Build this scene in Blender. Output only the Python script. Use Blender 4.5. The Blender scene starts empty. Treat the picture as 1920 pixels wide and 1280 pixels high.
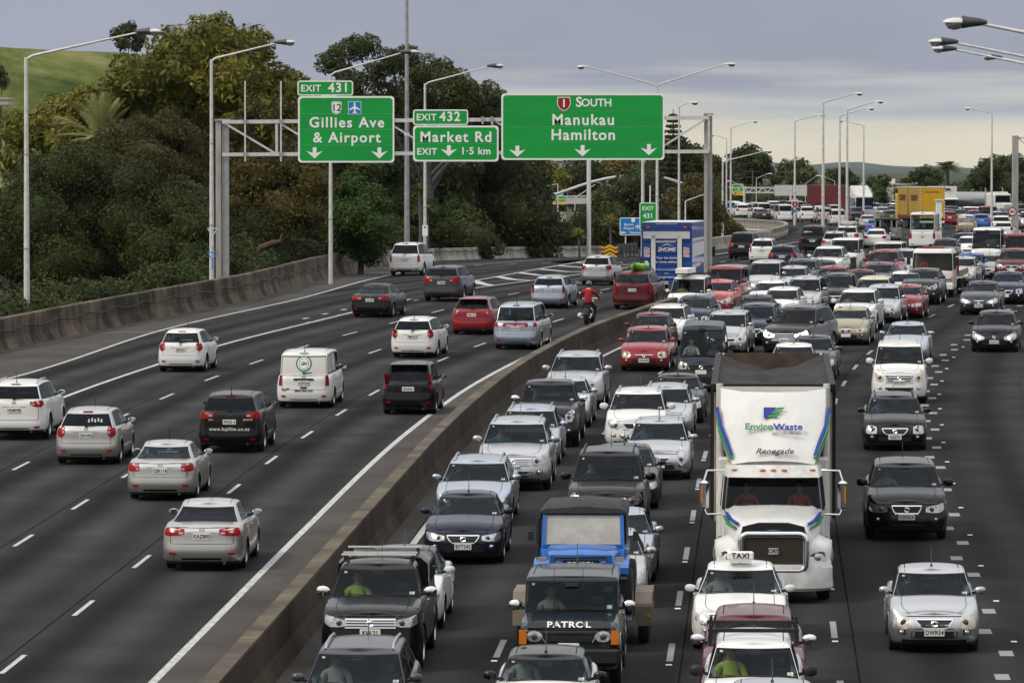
import bpy,bmesh,math,random
import numpy as np
from mathutils import Vector,Matrix
from mathutils.bvhtree import BVHTree
R=math.radians
scene=bpy.context.scene
COL=scene.collection
random.seed(7)
RNG=np.random.default_rng(11)
# ------------------------------------------------------------------ camera, sky, sun, exposure
FPX=10000.0
CAMZ=10.8
PITCH=math.atan(330.0/FPX)
cd=bpy.data.cameras.new('camera')
cam=bpy.data.objects.new('camera',cd);COL.objects.link(cam)
cam.location=(0,0,CAMZ)
cam.rotation_euler=(math.pi/2-PITCH,0,0)
cd.sensor_width=36.0;cd.lens=FPX/1920*36.0
cd.clip_start=1.0;cd.clip_end=60000.0
scene.camera=cam
scene.view_settings.view_transform='Standard'
scene.view_settings.look='None'
scene.view_settings.exposure=0.30
scene.view_settings.gamma=1.0
scene.view_settings.use_curve_mapping=False
scene.cycles.max_bounces=8
scene.cycles.transparent_max_bounces=12
scene.cycles.diffuse_bounces=3
scene.cycles.glossy_bounces=3
scene.cycles.caustics_reflective=False
scene.cycles.caustics_refractive=False
scene.cycles.sample_clamp_indirect=6.0
SUN_EL,SUN_AZ=R(43),R(240)
world=bpy.data.worlds.new('World');scene.world=world;world.use_nodes=True
wn,wl=world.node_tree.nodes,world.node_tree.links
wn.clear()
def N(tree_nodes,typ,**kw):
	n=tree_nodes.new(typ)
	for k,v in kw.items():setattr(n,k,v)
	return n
def build_world():
	out=N(wn,'ShaderNodeOutputWorld')
	sky=N(wn,'ShaderNodeTexSky',sky_type='NISHITA',sun_disc=False,sun_elevation=SUN_EL,sun_rotation=SUN_AZ)
	sky.air_density=1.4;sky.dust_density=3.0
	b1=N(wn,'ShaderNodeBackground');b1.inputs[1].default_value=0.08
	wl.new(sky.outputs[0],b1.inputs[0])
	tc=N(wn,'ShaderNodeTexCoord')
	sep=N(wn,'ShaderNodeSeparateXYZ');wl.new(tc.outputs['Generated'],sep.inputs[0])
	mp=N(wn,'ShaderNodeMapping');mp.inputs['Scale'].default_value=(9,9,160)
	wl.new(tc.outputs['Generated'],mp.inputs[0])
	nz=N(wn,'ShaderNodeTexNoise');nz.inputs['Scale'].default_value=1.0;nz.inputs['Detail'].default_value=5
	nz.inputs['Roughness'].default_value=0.52
	wl.new(mp.outputs[0],nz.inputs['Vector'])
	mp2=N(wn,'ShaderNodeMapping');mp2.inputs['Scale'].default_value=(14,14,28);mp2.inputs['Location'].default_value=(3.1,0.4,0)
	wl.new(tc.outputs['Generated'],mp2.inputs[0])
	nz2=N(wn,'ShaderNodeTexNoise');nz2.inputs['Scale'].default_value=1.0;nz2.inputs['Detail'].default_value=6
	wl.new(mp2.outputs[0],nz2.inputs['Vector'])
	a=N(wn,'ShaderNodeMath',operation='MULTIPLY_ADD');a.inputs[1].default_value=0.022;a.inputs[2].default_value=-0.011
	wl.new(nz.outputs[0],a.inputs[0])
	a2=N(wn,'ShaderNodeMath',operation='MULTIPLY_ADD');a2.inputs[1].default_value=0.012;a2.inputs[2].default_value=-0.006
	wl.new(nz2.outputs[0],a2.inputs[0])
	s1=N(wn,'ShaderNodeMath',operation='ADD');wl.new(a.outputs[0],s1.inputs[0]);wl.new(a2.outputs[0],s1.inputs[1])
	s2=N(wn,'ShaderNodeMath',operation='ADD');wl.new(s1.outputs[0],s2.inputs[0]);wl.new(sep.outputs[2],s2.inputs[1])
	rmp=N(wn,'ShaderNodeMapRange');rmp.inputs[1].default_value=-0.02;rmp.inputs[2].default_value=0.06
	wl.new(s2.outputs[0],rmp.inputs[0])
	cr=N(wn,'ShaderNodeValToRGB');wl.new(rmp.outputs[0],cr.inputs[0])
	e=cr.color_ramp.elements
	e[0].position=0.0;e[0].color=(0.86,0.76,0.53,1)
	e[1].position=1.0;e[1].color=(0.405,0.405,0.415,1)
	for p,c in((0.30,(0.82,0.74,0.54,1)),(0.37,(0.68,0.64,0.52,1)),(0.42,(0.50,0.51,0.51,1)),(0.47,(0.31,0.335,0.41,1)),(0.68,(0.305,0.332,0.415,1))):
		x=e.new(p);x.color=c
	up=N(wn,'ShaderNodeMath',operation='MAXIMUM');up.inputs[1].default_value=0.0;wl.new(sep.outputs[2],up.inputs[0])
	dm=N(wn,'ShaderNodeMath',operation='MULTIPLY_ADD');dm.inputs[1].default_value=2.0;dm.inputs[2].default_value=.92
	wl.new(up.outputs[0],dm.inputs[0])
	cl=N(wn,'ShaderNodeMapRange');cl.inputs[1].default_value=.3;cl.inputs[2].default_value=.7;cl.inputs[3].default_value=.90;cl.inputs[4].default_value=1.08
	wl.new(nz2.outputs[0],cl.inputs[0]);vm=N(wn,'ShaderNodeVectorMath',operation='SCALE');wl.new(cr.outputs[0],vm.inputs[0]);wl.new(cl.outputs[0],vm.inputs['Scale'])
	b2=N(wn,'ShaderNodeBackground');wl.new(vm.outputs[0],b2.inputs[0]);wl.new(dm.outputs[0],b2.inputs[1])
	mx=N(wn,'ShaderNodeMixShader');mx.inputs[0].default_value=0.90
	wl.new(b1.outputs[0],mx.inputs[1]);wl.new(b2.outputs[0],mx.inputs[2])
	wl.new(mx.outputs[0],out.inputs[0])
build_world()
sd=bpy.data.lights.new('sun','SUN');sd.energy=1.5;sd.angle=R(12);sd.color=(1.0,0.92,0.78)
sun=bpy.data.objects.new('sun',sd);COL.objects.link(sun)
_d=Vector((math.sin(SUN_AZ)*math.cos(SUN_EL),math.cos(SUN_AZ)*math.cos(SUN_EL),math.sin(SUN_EL)))
sun.rotation_euler=(-_d).to_track_quat('-Z','Y').to_euler()
sun.location=(0,0,60)
# ------------------------------------------------------------------ materials
MATS={}
def mat(name,color=(.5,.5,.5),rough=.6,metal=0.,coat=0.,coat_rough=.05,emit=None,emit_s=1.,spec=.5,noise=0.,nscale=8.,bump=0.,bscale=40.,dark=None,stretch=(1,1,1),ramp=(.35,.65),alpha=None,coord='Object',ior=1.45):
	if name in MATS:return MATS[name]
	m=bpy.data.materials.new(name);m.use_nodes=True
	t=m.node_tree;p=t.nodes['Principled BSDF']
	p.inputs['Base Color'].default_value=(*color,1)
	p.inputs['Roughness'].default_value=rough;p.inputs['Metallic'].default_value=metal
	p.inputs['Coat Weight'].default_value=coat;p.inputs['Coat Roughness'].default_value=coat_rough
	p.inputs['Specular IOR Level'].default_value=spec;p.inputs['IOR'].default_value=ior
	if emit:
		p.inputs['Emission Color'].default_value=(*emit,1);p.inputs['Emission Strength'].default_value=emit_s
	if noise or bump:
		tc=t.nodes.new('ShaderNodeTexCoord');mp=t.nodes.new('ShaderNodeMapping');mp.inputs['Scale'].default_value=stretch
		t.links.new(tc.outputs[coord],mp.inputs[0])
	if noise:
		nz=t.nodes.new('ShaderNodeTexNoise');nz.inputs['Scale'].default_value=nscale;nz.inputs['Detail'].default_value=7
		nz.inputs['Roughness'].default_value=.62
		t.links.new(mp.outputs[0],nz.inputs['Vector'])
		cr=t.nodes.new('ShaderNodeValToRGB');t.links.new(nz.outputs[0],cr.inputs[0])
		d=dark or tuple(c*(1-noise)for c in color)
		cr.color_ramp.elements[0].position=ramp[0];cr.color_ramp.elements[0].color=(*d,1)
		cr.color_ramp.elements[1].position=ramp[1];cr.color_ramp.elements[1].color=(*color,1)
		t.links.new(cr.outputs[0],p.inputs['Base Color'])
	if bump:
		nb=t.nodes.new('ShaderNodeTexNoise');nb.inputs['Scale'].default_value=bscale;nb.inputs['Detail'].default_value=4
		t.links.new(mp.outputs[0],nb.inputs['Vector'])
		bp=t.nodes.new('ShaderNodeBump');bp.inputs['Strength'].default_value=bump;bp.inputs['Distance'].default_value=.02
		t.links.new(nb.outputs[0],bp.inputs['Height']);t.links.new(bp.outputs[0],p.inputs['Normal'])
	MATS[name]=m
	return m
def asphalt(name,base,stripe,grain=1.0,tint=(1,1,1)):
	"""dark asphalt with aggregate grain, patches, and worn wheel tracks that run along the lanes (attribute 'lat' = metres from the median)."""
	m=bpy.data.materials.new(name);m.use_nodes=True;t=m.node_tree;p=t.nodes['Principled BSDF']
	L=t.links.new
	tc=t.nodes.new('ShaderNodeTexCoord')
	at=t.nodes.new('ShaderNodeAttribute');at.attribute_name='lat'
	big=t.nodes.new('ShaderNodeTexNoise');big.inputs['Scale'].default_value=.05;big.inputs['Detail'].default_value=4
	L(tc.outputs['Object'],big.inputs['Vector'])
	wob=t.nodes.new('ShaderNodeMath');wob.operation='MULTIPLY_ADD';wob.inputs[1].default_value=.9
	L(big.outputs[0],wob.inputs[0]);L(at.outputs['Fac'],wob.inputs[2])
	fr=t.nodes.new('ShaderNodeMath');fr.operation='MULTIPLY';fr.inputs[1].default_value=2*math.pi/1.63
	L(wob.outputs[0],fr.inputs[0])
	sn=t.nodes.new('ShaderNodeMath');sn.operation='SINE';L(fr.outputs[0],sn.inputs[0])
	fr2=t.nodes.new('ShaderNodeMath');fr2.operation='MULTIPLY';fr2.inputs[1].default_value=2*math.pi/3.26
	L(wob.outputs[0],fr2.inputs[0])
	sn2=t.nodes.new('ShaderNodeMath');sn2.operation='SINE';L(fr2.outputs[0],sn2.inputs[0])
	ad=t.nodes.new('ShaderNodeMath');ad.operation='MULTIPLY_ADD';ad.inputs[1].default_value=.8
	L(sn2.outputs[0],ad.inputs[0]);L(sn.outputs[0],ad.inputs[2])
	g=t.nodes.new('ShaderNodeTexNoise');g.inputs['Scale'].default_value=22;g.inputs['Detail'].default_value=8;g.inputs['Roughness'].default_value=.75
	L(tc.outputs['Object'],g.inputs['Vector'])
	pt=t.nodes.new('ShaderNodeTexNoise');pt.inputs['Scale'].default_value=.35;pt.inputs['Detail'].default_value=6
	L(tc.outputs['Object'],pt.inputs['Vector'])
	v1=t.nodes.new('ShaderNodeMath');v1.operation='MULTIPLY_ADD';v1.inputs[1].default_value=stripe;v1.inputs[2].default_value=1.0
	L(ad.outputs[0],v1.inputs[0])
	v2=t.nodes.new('ShaderNodeMapRange');v2.inputs[1].default_value=.3;v2.inputs[2].default_value=.7
	v2.inputs[3].default_value=1-.28*grain;v2.inputs[4].default_value=1+.28*grain
	L(g.outputs[0],v2.inputs[0])
	v3=t.nodes.new('ShaderNodeMapRange');v3.inputs[1].default_value=.3;v3.inputs[2].default_value=.7
	v3.inputs[3].default_value=.74;v3.inputs[4].default_value=1.22
	L(pt.outputs[0],v3.inputs[0])
	m1=t.nodes.new('ShaderNodeMath');m1.operation='MULTIPLY';L(v1.outputs[0],m1.inputs[0]);L(v2.outputs[0],m1.inputs[1])
	m2=t.nodes.new('ShaderNodeMath');m2.operation='MULTIPLY';L(m1.outputs[0],m2.inputs[0]);L(v3.outputs[0],m2.inputs[1])
	m3=t.nodes.new('ShaderNodeMath');m3.operation='MULTIPLY';m3.inputs[1].default_value=base;L(m2.outputs[0],m3.inputs[0])
	cc=t.nodes.new('ShaderNodeCombineColor')
	for i in range(3):
		q=t.nodes.new('ShaderNodeMath');q.operation='MULTIPLY';q.inputs[1].default_value=tint[i]
		L(m3.outputs[0],q.inputs[0]);L(q.outputs[0],cc.inputs[i])
	L(cc.outputs[0],p.inputs['Base Color'])
	p.inputs['Roughness'].default_value=.95;p.inputs['Specular IOR Level'].default_value=.06
	bp=t.nodes.new('ShaderNodeBump');bp.inputs['Strength'].default_value=.35;bp.inputs['Distance'].default_value=.01
	L(g.outputs[0],bp.inputs['Height']);L(bp.outputs[0],p.inputs['Normal'])
	MATS[name]=m
	return m
def concrete(name,light,dark,streak=3.0,ramp=(.38,.62),top_moss=None):
	"""stained concrete: vertical run-off streaks plus blotches."""
	m=bpy.data.materials.new(name);m.use_nodes=True;t=m.node_tree;p=t.nodes['Principled BSDF'];L=t.links.new
	tc=t.nodes.new('ShaderNodeTexCoord')
	mp=t.nodes.new('ShaderNodeMapping');mp.inputs['Scale'].default_value=(streak,streak,streak*.12);L(tc.outputs['Object'],mp.inputs[0])
	a=t.nodes.new('ShaderNodeTexNoise');a.inputs['Scale'].default_value=1.;a.inputs['Detail'].default_value=8;a.inputs['Roughness'].default_value=.65
	L(mp.outputs[0],a.inputs['Vector'])
	b=t.nodes.new('ShaderNodeTexNoise');b.inputs['Scale'].default_value=.55;b.inputs['Detail'].default_value=9;b.inputs['Roughness'].default_value=.6
	L(tc.outputs['Object'],b.inputs['Vector'])
	mx=t.nodes.new('ShaderNodeMath');mx.operation='MULTIPLY_ADD';mx.inputs[1].default_value=.30
	L(a.outputs[0],mx.inputs[0])
	hb=t.nodes.new('ShaderNodeMath');hb.operation='MULTIPLY';hb.inputs[1].default_value=.70;L(b.outputs[0],hb.inputs[0])
	L(hb.outputs[0],mx.inputs[2])
	cr=t.nodes.new('ShaderNodeValToRGB');L(mx.outputs[0],cr.inputs[0])
	cr.color_ramp.elements[0].position=ramp[0];cr.color_ramp.elements[0].color=(*dark,1)
	cr.color_ramp.elements[1].position=ramp[1];cr.color_ramp.elements[1].color=(*light,1)
	L(cr.outputs[0],p.inputs['Base Color']);p.inputs['Roughness'].default_value=.9;p.inputs['Specular IOR Level'].default_value=.25
	f=t.nodes.new('ShaderNodeTexNoise');f.inputs['Scale'].default_value=30;f.inputs['Detail'].default_value=5;L(tc.outputs['Object'],f.inputs['Vector'])
	bp=t.nodes.new('ShaderNodeBump');bp.inputs['Strength'].default_value=.3;bp.inputs['Distance'].default_value=.02
	L(f.outputs[0],bp.inputs['Height']);L(bp.outputs[0],p.inputs['Normal'])
	MATS[name]=m
	return m
def paint(name,color,flake=.0,rough=.32,coat=.5):
	"""car paint: coloured base with a clear coat, road film along the flanks."""
	if name in MATS:return MATS[name]
	m=mat(name,color,rough=rough,metal=flake,coat=coat if max(color)<.1 else coat+.3,coat_rough=.04,spec=.2)
	t=m.node_tree;p=t.nodes['Principled BSDF'];L=t.links.new
	tc=t.nodes.new('ShaderNodeTexCoord')
	nz=t.nodes.new('ShaderNodeTexNoise');nz.inputs['Scale'].default_value=2.2;nz.inputs['Detail'].default_value=6
	L(tc.outputs['Object'],nz.inputs['Vector'])
	sp=t.nodes.new('ShaderNodeSeparateXYZ');L(tc.outputs['Object'],sp.inputs[0])
	mr=t.nodes.new('ShaderNodeMapRange');mr.inputs[1].default_value=.15;mr.inputs[2].default_value=.75;mr.inputs[3].default_value=.30 if max(color)>.06 else .06;mr.inputs[4].default_value=.0
	L(sp.outputs[2],mr.inputs[0])
	mu=t.nodes.new('ShaderNodeMath');mu.operation='MULTIPLY';L(mr.outputs[0],mu.inputs[0]);L(nz.outputs[0],mu.inputs[1])
	mxx=t.nodes.new('ShaderNodeMix');mxx.data_type='RGBA'
	mxx.inputs[6].default_value=(*color,1);mxx.inputs[7].default_value=(.10,.09,.08,1)
	L(mu.outputs[0],mxx.inputs[0]);L(mxx.outputs[2],p.inputs['Base Color'])
	rr=t.nodes.new('ShaderNodeMapRange');rr.inputs[1].default_value=.35;rr.inputs[2].default_value=.7;rr.inputs[3].default_value=.03;rr.inputs[4].default_value=.14
	L(nz.outputs[0],rr.inputs[0]);L(rr.outputs[0],p.inputs['Coat Roughness'])
	return m
def glass(name,tint,reflect_rough=.02,ior=1.5):
	if name in MATS:return MATS[name]
	m=bpy.data.materials.new(name);m.use_nodes=True;t=m.node_tree;t.nodes.clear();L=t.links.new
	o=t.nodes.new('ShaderNodeOutputMaterial');tr=t.nodes.new('ShaderNodeBsdfTransparent');tr.inputs[0].default_value=(*tint,1)
	gl=t.nodes.new('ShaderNodeBsdfGlossy');gl.inputs['Roughness'].default_value=reflect_rough
	gl.inputs[0].default_value=(.80,.90,1,1)
	fr=t.nodes.new('ShaderNodeFresnel');fr.inputs[0].default_value=ior
	sc=t.nodes.new('ShaderNodeMath');sc.operation='MULTIPLY_ADD';sc.inputs[1].default_value=.40;sc.inputs[2].default_value=.0;sc.use_clamp=True
	L(fr.outputs[0],sc.inputs[0])
	mx=t.nodes.new('ShaderNodeMixShader');L(sc.outputs[0],mx.inputs[0]);L(tr.outputs[0],mx.inputs[1]);L(gl.outputs[0],mx.inputs[2]);L(mx.outputs[0],o.inputs[0])
	MATS[name]=m
	return m
asphalt('asphalt_main',.030,.34,tint=(1.01,1.0,1.02))
asphalt('asphalt_oncoming',.024,.26,tint=(1.01,1.0,1.02))
asphalt('asphalt_shoulder',.072,.02,tint=(1.06,1.0,.92))
mat('road_paint',(.54,.54,.52),rough=.75,noise=.65,nscale=9,ramp=(.32,.56))
mat('road_paint_worn',(.36,.36,.345),rough=.8,noise=.7,nscale=40,ramp=(.4,.56))
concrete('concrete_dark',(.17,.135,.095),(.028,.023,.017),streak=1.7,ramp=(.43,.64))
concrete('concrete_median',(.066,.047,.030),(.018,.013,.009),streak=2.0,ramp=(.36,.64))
concrete('concrete_cap',(.155,.128,.092),(.05,.04,.03),streak=1.2,ramp=(.38,.62))
concrete('concrete_light',(.38,.36,.31),(.13,.12,.10),streak=1.5,ramp=(.36,.6))
concrete('concrete_white',(.56,.56,.54),(.38,.38,.37),streak=.8,ramp=(.3,.55))
mat('galv',(.44,.45,.46),rough=.5,metal=.55,noise=.35,nscale=3,ramp=(.3,.7))
mat('galv_light',(.68,.68,.66),rough=.55,metal=.1,noise=.25,nscale=4)
mat('galv_warm',(.48,.46,.42),rough=.6,metal=.3,noise=.4,nscale=3,stretch=(1,1,.15))
mat('steel_dark',(.09,.09,.095),rough=.5,metal=.6)
mat('sign_green',(.000,.34,.05),rough=.42,noise=.14,nscale=.9,ramp=(.35,.6),stretch=(.2,1,1.2))
mat('sign_green_edge',(.006,.13,.035),rough=.45)
mat('sign_white',(.88,.88,.86),rough=.45)
mat('sign_blue',(.01,.20,.56),rough=.42)
mat('sign_red',(.30,.008,.012),rough=.42)
mat('sign_yellow',(.78,.43,.008),rough=.42)
mat('sign_black',(.012,.012,.012),rough=.5)
mat('white_paint',(.74,.74,.72),rough=.5)
mat('black_rubber',(.016,.016,.017),rough=.85,noise=.4,nscale=14)
mat('black_plastic',(.016,.016,.017),rough=.48,spec=.4)
mat('grey_plastic',(.10,.10,.10),rough=.6)
mat('underbody',(.009,.009,.009),rough=.95,spec=.1)
mat('seam',(.006,.006,.006),rough=.9,spec=.1)
mat('chrome',(.80,.81,.82),rough=.12,metal=1.)
mat('alloy',(.50,.51,.52),rough=.3,metal=.8)
mat('steel_rim',(.12,.12,.125),rough=.5,metal=.4)
mat('interior',(.045,.045,.046),rough=.9,spec=.2)
mat('seat_grey',(.11,.105,.10),rough=.95,spec=.15)
mat('lamp_clear',(.60,.61,.61),rough=.12,metal=.75,coat=1.,noise=.5,nscale=10,ramp=(.35,.6))
mat('lamp_clear_warm',(.62,.57,.43),rough=.16,metal=.6,coat=1.,noise=.4,nscale=8,ramp=(.35,.6))
mat('lamp_dark',(.10,.10,.105),rough=.1,metal=.5,coat=1.)
mat('lamp_lit',(.9,.88,.8),rough=.2,emit=(1.,.93,.78),emit_s=3.2)
mat('lens_red',(.30,.003,.005),rough=.35,spec=.25)
mat('lens_red_dark',(.20,.005,.009),rough=.15,coat=1.)
mat('lens_red_lit',(.45,.01,.01),rough=.2,coat=1.,emit=(1.,.03,.02),emit_s=.9)
mat('lens_orange',(.62,.17,.01),rough=.15,coat=1.)
mat('plate_white',(.76,.76,.70),rough=.45)
mat('mirror_glass',(.5,.55,.58),rough=.03,metal=1.)
glass('glass_screen',(.66,.74,.72))
glass('glass_clear',(.78,.83,.80))
glass('glass_side',(.40,.45,.45))
glass('glass_dark',(.045,.05,.052))
mat('glass_frit',(.005,.005,.006),rough=.4,spec=.15)
# ------------------------------------------------------------------ mesh helpers
def link(o):
	COL.objects.link(o);return o
def tag(o,label=None,cat=None,group=None,kind=None):
	if label:o['label']=label
	if cat:o['category']=cat
	if group:o['group']=group
	if kind:o['kind']=kind
	return o
def empty(name,loc=(0,0,0),rz=0.,label=None,cat=None,group=None,rx=0.):
	o=bpy.data.objects.new(name,None);link(o);o.location=loc;o.rotation_euler=(rx,0,rz)
	o.empty_display_size=.2
	return tag(o,label,cat,group)
def obj(name,me,parent=None,loc=None,rot=None,mats=None):
	o=bpy.data.objects.new(name,me);link(o)
	if parent:o.parent=parent
	if loc is not None:o.location=loc
	if rot is not None:o.rotation_euler=rot
	if mats:
		for i,m in enumerate(mats):
			o.material_slots[i].link='OBJECT';o.material_slots[i].material=MATS[m]if isinstance(m,str)else m
	return o
class MB:
	"""collects geometry for one mesh."""
	def __init__(s):s.v=[];s.f=[];s.m=[]
	def add(s,vs,fs,m=0):
		b=len(s.v);s.v.extend([tuple(map(float,q))for q in vs])
		for f in fs:s.f.append(tuple(int(i)+b for i in f));s.m.append(m)
		return s
	def box(s,c,d,m=0,rz=0.,bevel=0.):
		x,y,z=d[0]/2,d[1]/2,d[2]/2
		if bevel:
			b=min(bevel,x*.9,y*.9,z*.9)
			vs=[]
			for sz in(-1,1):
				for k,(zz,ins)in enumerate(((z,b),(z-b,0))if sz>0 else((z-b,0),(z,b))):
					zz=zz*sz
					xx,yy=x-ins,y-ins
					cc=b if ins==0 else b*.4
					vs+=[(xx-cc,-yy,zz),(xx,-yy+cc,zz),(xx,yy-cc,zz),(xx-cc,yy,zz),(-xx+cc,yy,zz),(-xx,yy-cc,zz),(-xx,-yy+cc,zz),(-xx+cc,-yy,zz)]
			r0,r1,r2,r3=vs[8:16],vs[0:8],vs[24:32],vs[16:24]
			if r0[0][2]>r1[0][2]:r0,r1=r1,r0
			if r2[0][2]>r3[0][2]:r2,r3=r3,r2
			vs=list(r0)+list(r1)+list(r2)+list(r3)
			fs=[tuple(range(7,-1,-1)),tuple(range(24,32))]
			for k in range(3):
				for i in range(8):fs.append((k*8+i,k*8+(i+1)%8,(k+1)*8+(i+1)%8,(k+1)*8+i))
		else:
			vs=[(-x,-y,-z),(x,-y,-z),(x,y,-z),(-x,y,-z),(-x,-y,z),(x,-y,z),(x,y,z),(-x,y,z)]
			fs=[(3,2,1,0),(4,5,6,7),(0,1,5,4),(1,2,6,5),(2,3,7,6),(3,0,4,7)]
		ca,sa=math.cos(rz),math.sin(rz)
		vs=[(c[0]+p[0]*ca-p[1]*sa,c[1]+p[0]*sa+p[1]*ca,c[2]+p[2])for p in vs]
		return s.add(vs,fs,m)
	def tube(s,pts,r,n=8,m=0,caps=True):
		pts=[Vector(p)for p in pts];k=len(pts)
		rs=r if isinstance(r,(list,tuple))else[r]*k
		vs=[];up0=None
		for i,p in enumerate(pts):
			d=(pts[min(i+1,k-1)]-pts[max(i-1,0)]).normalized()
			ref=Vector((0,0,1))if abs(d.z)<.9 else Vector((1,0,0))
			if up0 is None:a=d.cross(ref).normalized()
			else:
				a=(up0-d*up0.dot(d));a=a.normalized()if a.length>1e-6 else d.cross(ref).normalized()
			up0=a;b=d.cross(a)
			for j in range(n):
				t=2*math.pi*j/n
				vs.append(p+(a*math.cos(t)+b*math.sin(t))*rs[i])
		fs=[]
		for i in range(k-1):
			for j in range(n):
				fs.append((i*n+j,i*n+(j+1)%n,(i+1)*n+(j+1)%n,(i+1)*n+j))
		if caps:fs+=[tuple(range(n-1,-1,-1)),tuple(range((k-1)*n,k*n))]
		return s.add(vs,fs,m)
	def bar(s,a,b,w,h,m=0):
		"""square bar between two points"""
		a,b=Vector(a),Vector(b);d=(b-a).normalized()
		ref=Vector((0,0,1))if abs(d.z)<.95 else Vector((1,0,0))
		x=d.cross(ref).normalized()*(w/2);y=x.normalized().cross(d)*(h/2)
		vs=[a-x-y,a+x-y,a+x+y,a-x+y,b-x-y,b+x-y,b+x+y,b-x+y]
		return s.add(vs,[(3,2,1,0),(4,5,6,7),(0,1,5,4),(1,2,6,5),(2,3,7,6),(3,0,4,7)],m)
	def lathe(s,prof,n=24,axis='x',m=0,c=(0,0,0),closed=False):
		vs=[];k=len(prof)
		for(a,r)in prof:
			for j in range(n):
				t=2*math.pi*j/n;u,w=r*math.cos(t),r*math.sin(t)
				vs.append((c[0]+a,c[1]+u,c[2]+w)if axis=='x' else(c[0]+u,c[1]+w,c[2]+a)if axis=='z' else(c[0]+u,c[1]+a,c[2]+w))
		fs=[]
		for i in range(k-1+(1 if closed else 0)):
			i2=(i+1)%k
			for j in range(n):fs.append((i*n+j,i2*n+j,i2*n+(j+1)%n,i*n+(j+1)%n))
		return s.add(vs,fs,m)
	def prism(s,poly,a0,a1,axis='y',m=0):
		"""polygon (list of 2D) extruded along an axis; 2D = the other two axes in order"""
		n=len(poly)
		def P(q,a):return(a,q[0],q[1])if axis=='x' else(q[0],a,q[1])if axis=='y' else(q[0],q[1],a)
		vs=[P(q,a0)for q in poly]+[P(q,a1)for q in poly]
		fs=[tuple(range(n)),tuple(range(2*n-1,n-1,-1))]+[(i,n+i,n+(i+1)%n,(i+1)%n)for i in range(n)]
		return s.add(vs,fs,m)
	def ellipsoid(s,c,r,n=12,k=8,m=0):
		vs=[];fs=[]
		for i in range(k+1):
			ph=math.pi*i/k
			for j in range(n):
				t=2*math.pi*j/n
				vs.append((c[0]+r[0]*math.sin(ph)*math.cos(t),c[1]+r[1]*math.sin(ph)*math.sin(t),c[2]+r[2]*math.cos(ph)))
		for i in range(k):
			for j in range(n):fs.append((i*n+j,(i+1)*n+j,(i+1)*n+(j+1)%n,i*n+(j+1)%n))
		return s.add(vs,fs,m)
	def mesh(s,name,mats,smooth=None):
		me=bpy.data.meshes.new(name);me.from_pydata(s.v,[],s.f)
		for m in(mats if isinstance(mats,(list,tuple))else[mats]):me.materials.append(MATS[m]if isinstance(m,str)else m)
		if any(s.m):me.polygons.foreach_set('material_index',s.m)
		finish(me,smooth)
		return me
	def build(s,name,mats,parent=None,smooth=None,loc=None,rot=None,**kw):
		return tag(obj(name,s.mesh(name,mats,smooth),parent,loc,rot),**kw)
def finish(me,smooth):
	bm=bmesh.new();bm.from_mesh(me);bmesh.ops.recalc_face_normals(bm,faces=bm.faces);bm.to_mesh(me);bm.free()
	if smooth is not None:
		me.polygons.foreach_set('use_smooth',[True]*len(me.polygons))
		if smooth<180:me.set_sharp_from_angle(angle=R(smooth))
	me.update()
def sheet(name,verts,faces,m,lat=None,smooth=False):
	me=bpy.data.meshes.new(name);me.from_pydata([tuple(v)for v in verts],[],faces)
	me.materials.append(MATS[m]if isinstance(m,str)else m)
	if lat is not None:
		a=me.attributes.new('lat','FLOAT','POINT');a.data.foreach_set('value',np.asarray(lat,dtype=np.float32))
	if smooth:me.polygons.foreach_set('use_smooth',[True]*len(me.polygons))
	me.update()
	return me
def copy_tree(o,parent=None):
	c=o.copy();link(c);c.parent=parent
	for ch in o.children:copy_tree(ch,c)
	return c
_fontcache={}
def text_mesh(s,size=1.,bold=.0,ex=.0,spacing=1.,align='CENTER',shear=0.,wscale=1.,mname='sign_white'):
	key=(s,size,bold,ex,spacing,align,shear,wscale,mname)
	if key in _fontcache:return _fontcache[key]
	cu=bpy.data.curves.new('lettering','FONT');cu.body=s;cu.size=size;cu.offset=bold*size;cu.extrude=ex
	cu.space_character=spacing;cu.align_x=align;cu.align_y='CENTER';cu.shear=shear;cu.resolution_u=3
	o=bpy.data.objects.new('lettering',cu)
	me=bpy.data.meshes.new_from_object(o);me.name='lettering'
	bpy.data.objects.remove(o);bpy.data.curves.remove(cu)
	for v in me.vertices:v.co=(v.co.x*wscale,-v.co.z,v.co.y)
	me.materials.clear();me.materials.append(MATS[mname])
	_fontcache[key]=me
	return me
def letter(parent,s,loc,size,bold=.012,mname='sign_white',rot=None,name='lettering',**kw):
	return obj(name,text_mesh(s,size,bold,.004,mname=mname,**kw),parent,loc,rot)
	# ------------------------------------------------------------------ the lie of the road
def pchip(pts):
	xs=np.array([p[0]for p in pts],float);ys=np.array([p[1]for p in pts],float)
	h=np.diff(xs);d=np.diff(ys)/h;m=np.zeros(len(xs))
	m[1:-1]=(d[:-1]*h[1:]+d[1:]*h[:-1])/(h[1:]+h[:-1]);m[0]=d[0];m[-1]=d[-1]
	def f(x,der=False):
		x=float(x)
		if x<=xs[0]:return m[0]if der else ys[0]+m[0]*(x-xs[0])
		if x>=xs[-1]:return m[-1]if der else ys[-1]+m[-1]*(x-xs[-1])
		i=int(np.searchsorted(xs,x)-1);t=(x-xs[i])/h[i]
		if der:
			return((6*t*t-6*t)*ys[i]+(3*t*t-4*t+1)*h[i]*m[i]+(-6*t*t+6*t)*ys[i+1]+(3*t*t-2*t)*h[i]*m[i+1])/h[i]
		return(2*t**3-3*t*t+1)*ys[i]+(t**3-2*t*t+t)*h[i]*m[i]+(-2*t**3+3*t*t)*ys[i+1]+(t**3-t*t)*h[i]*m[i+1]
	return f
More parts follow.
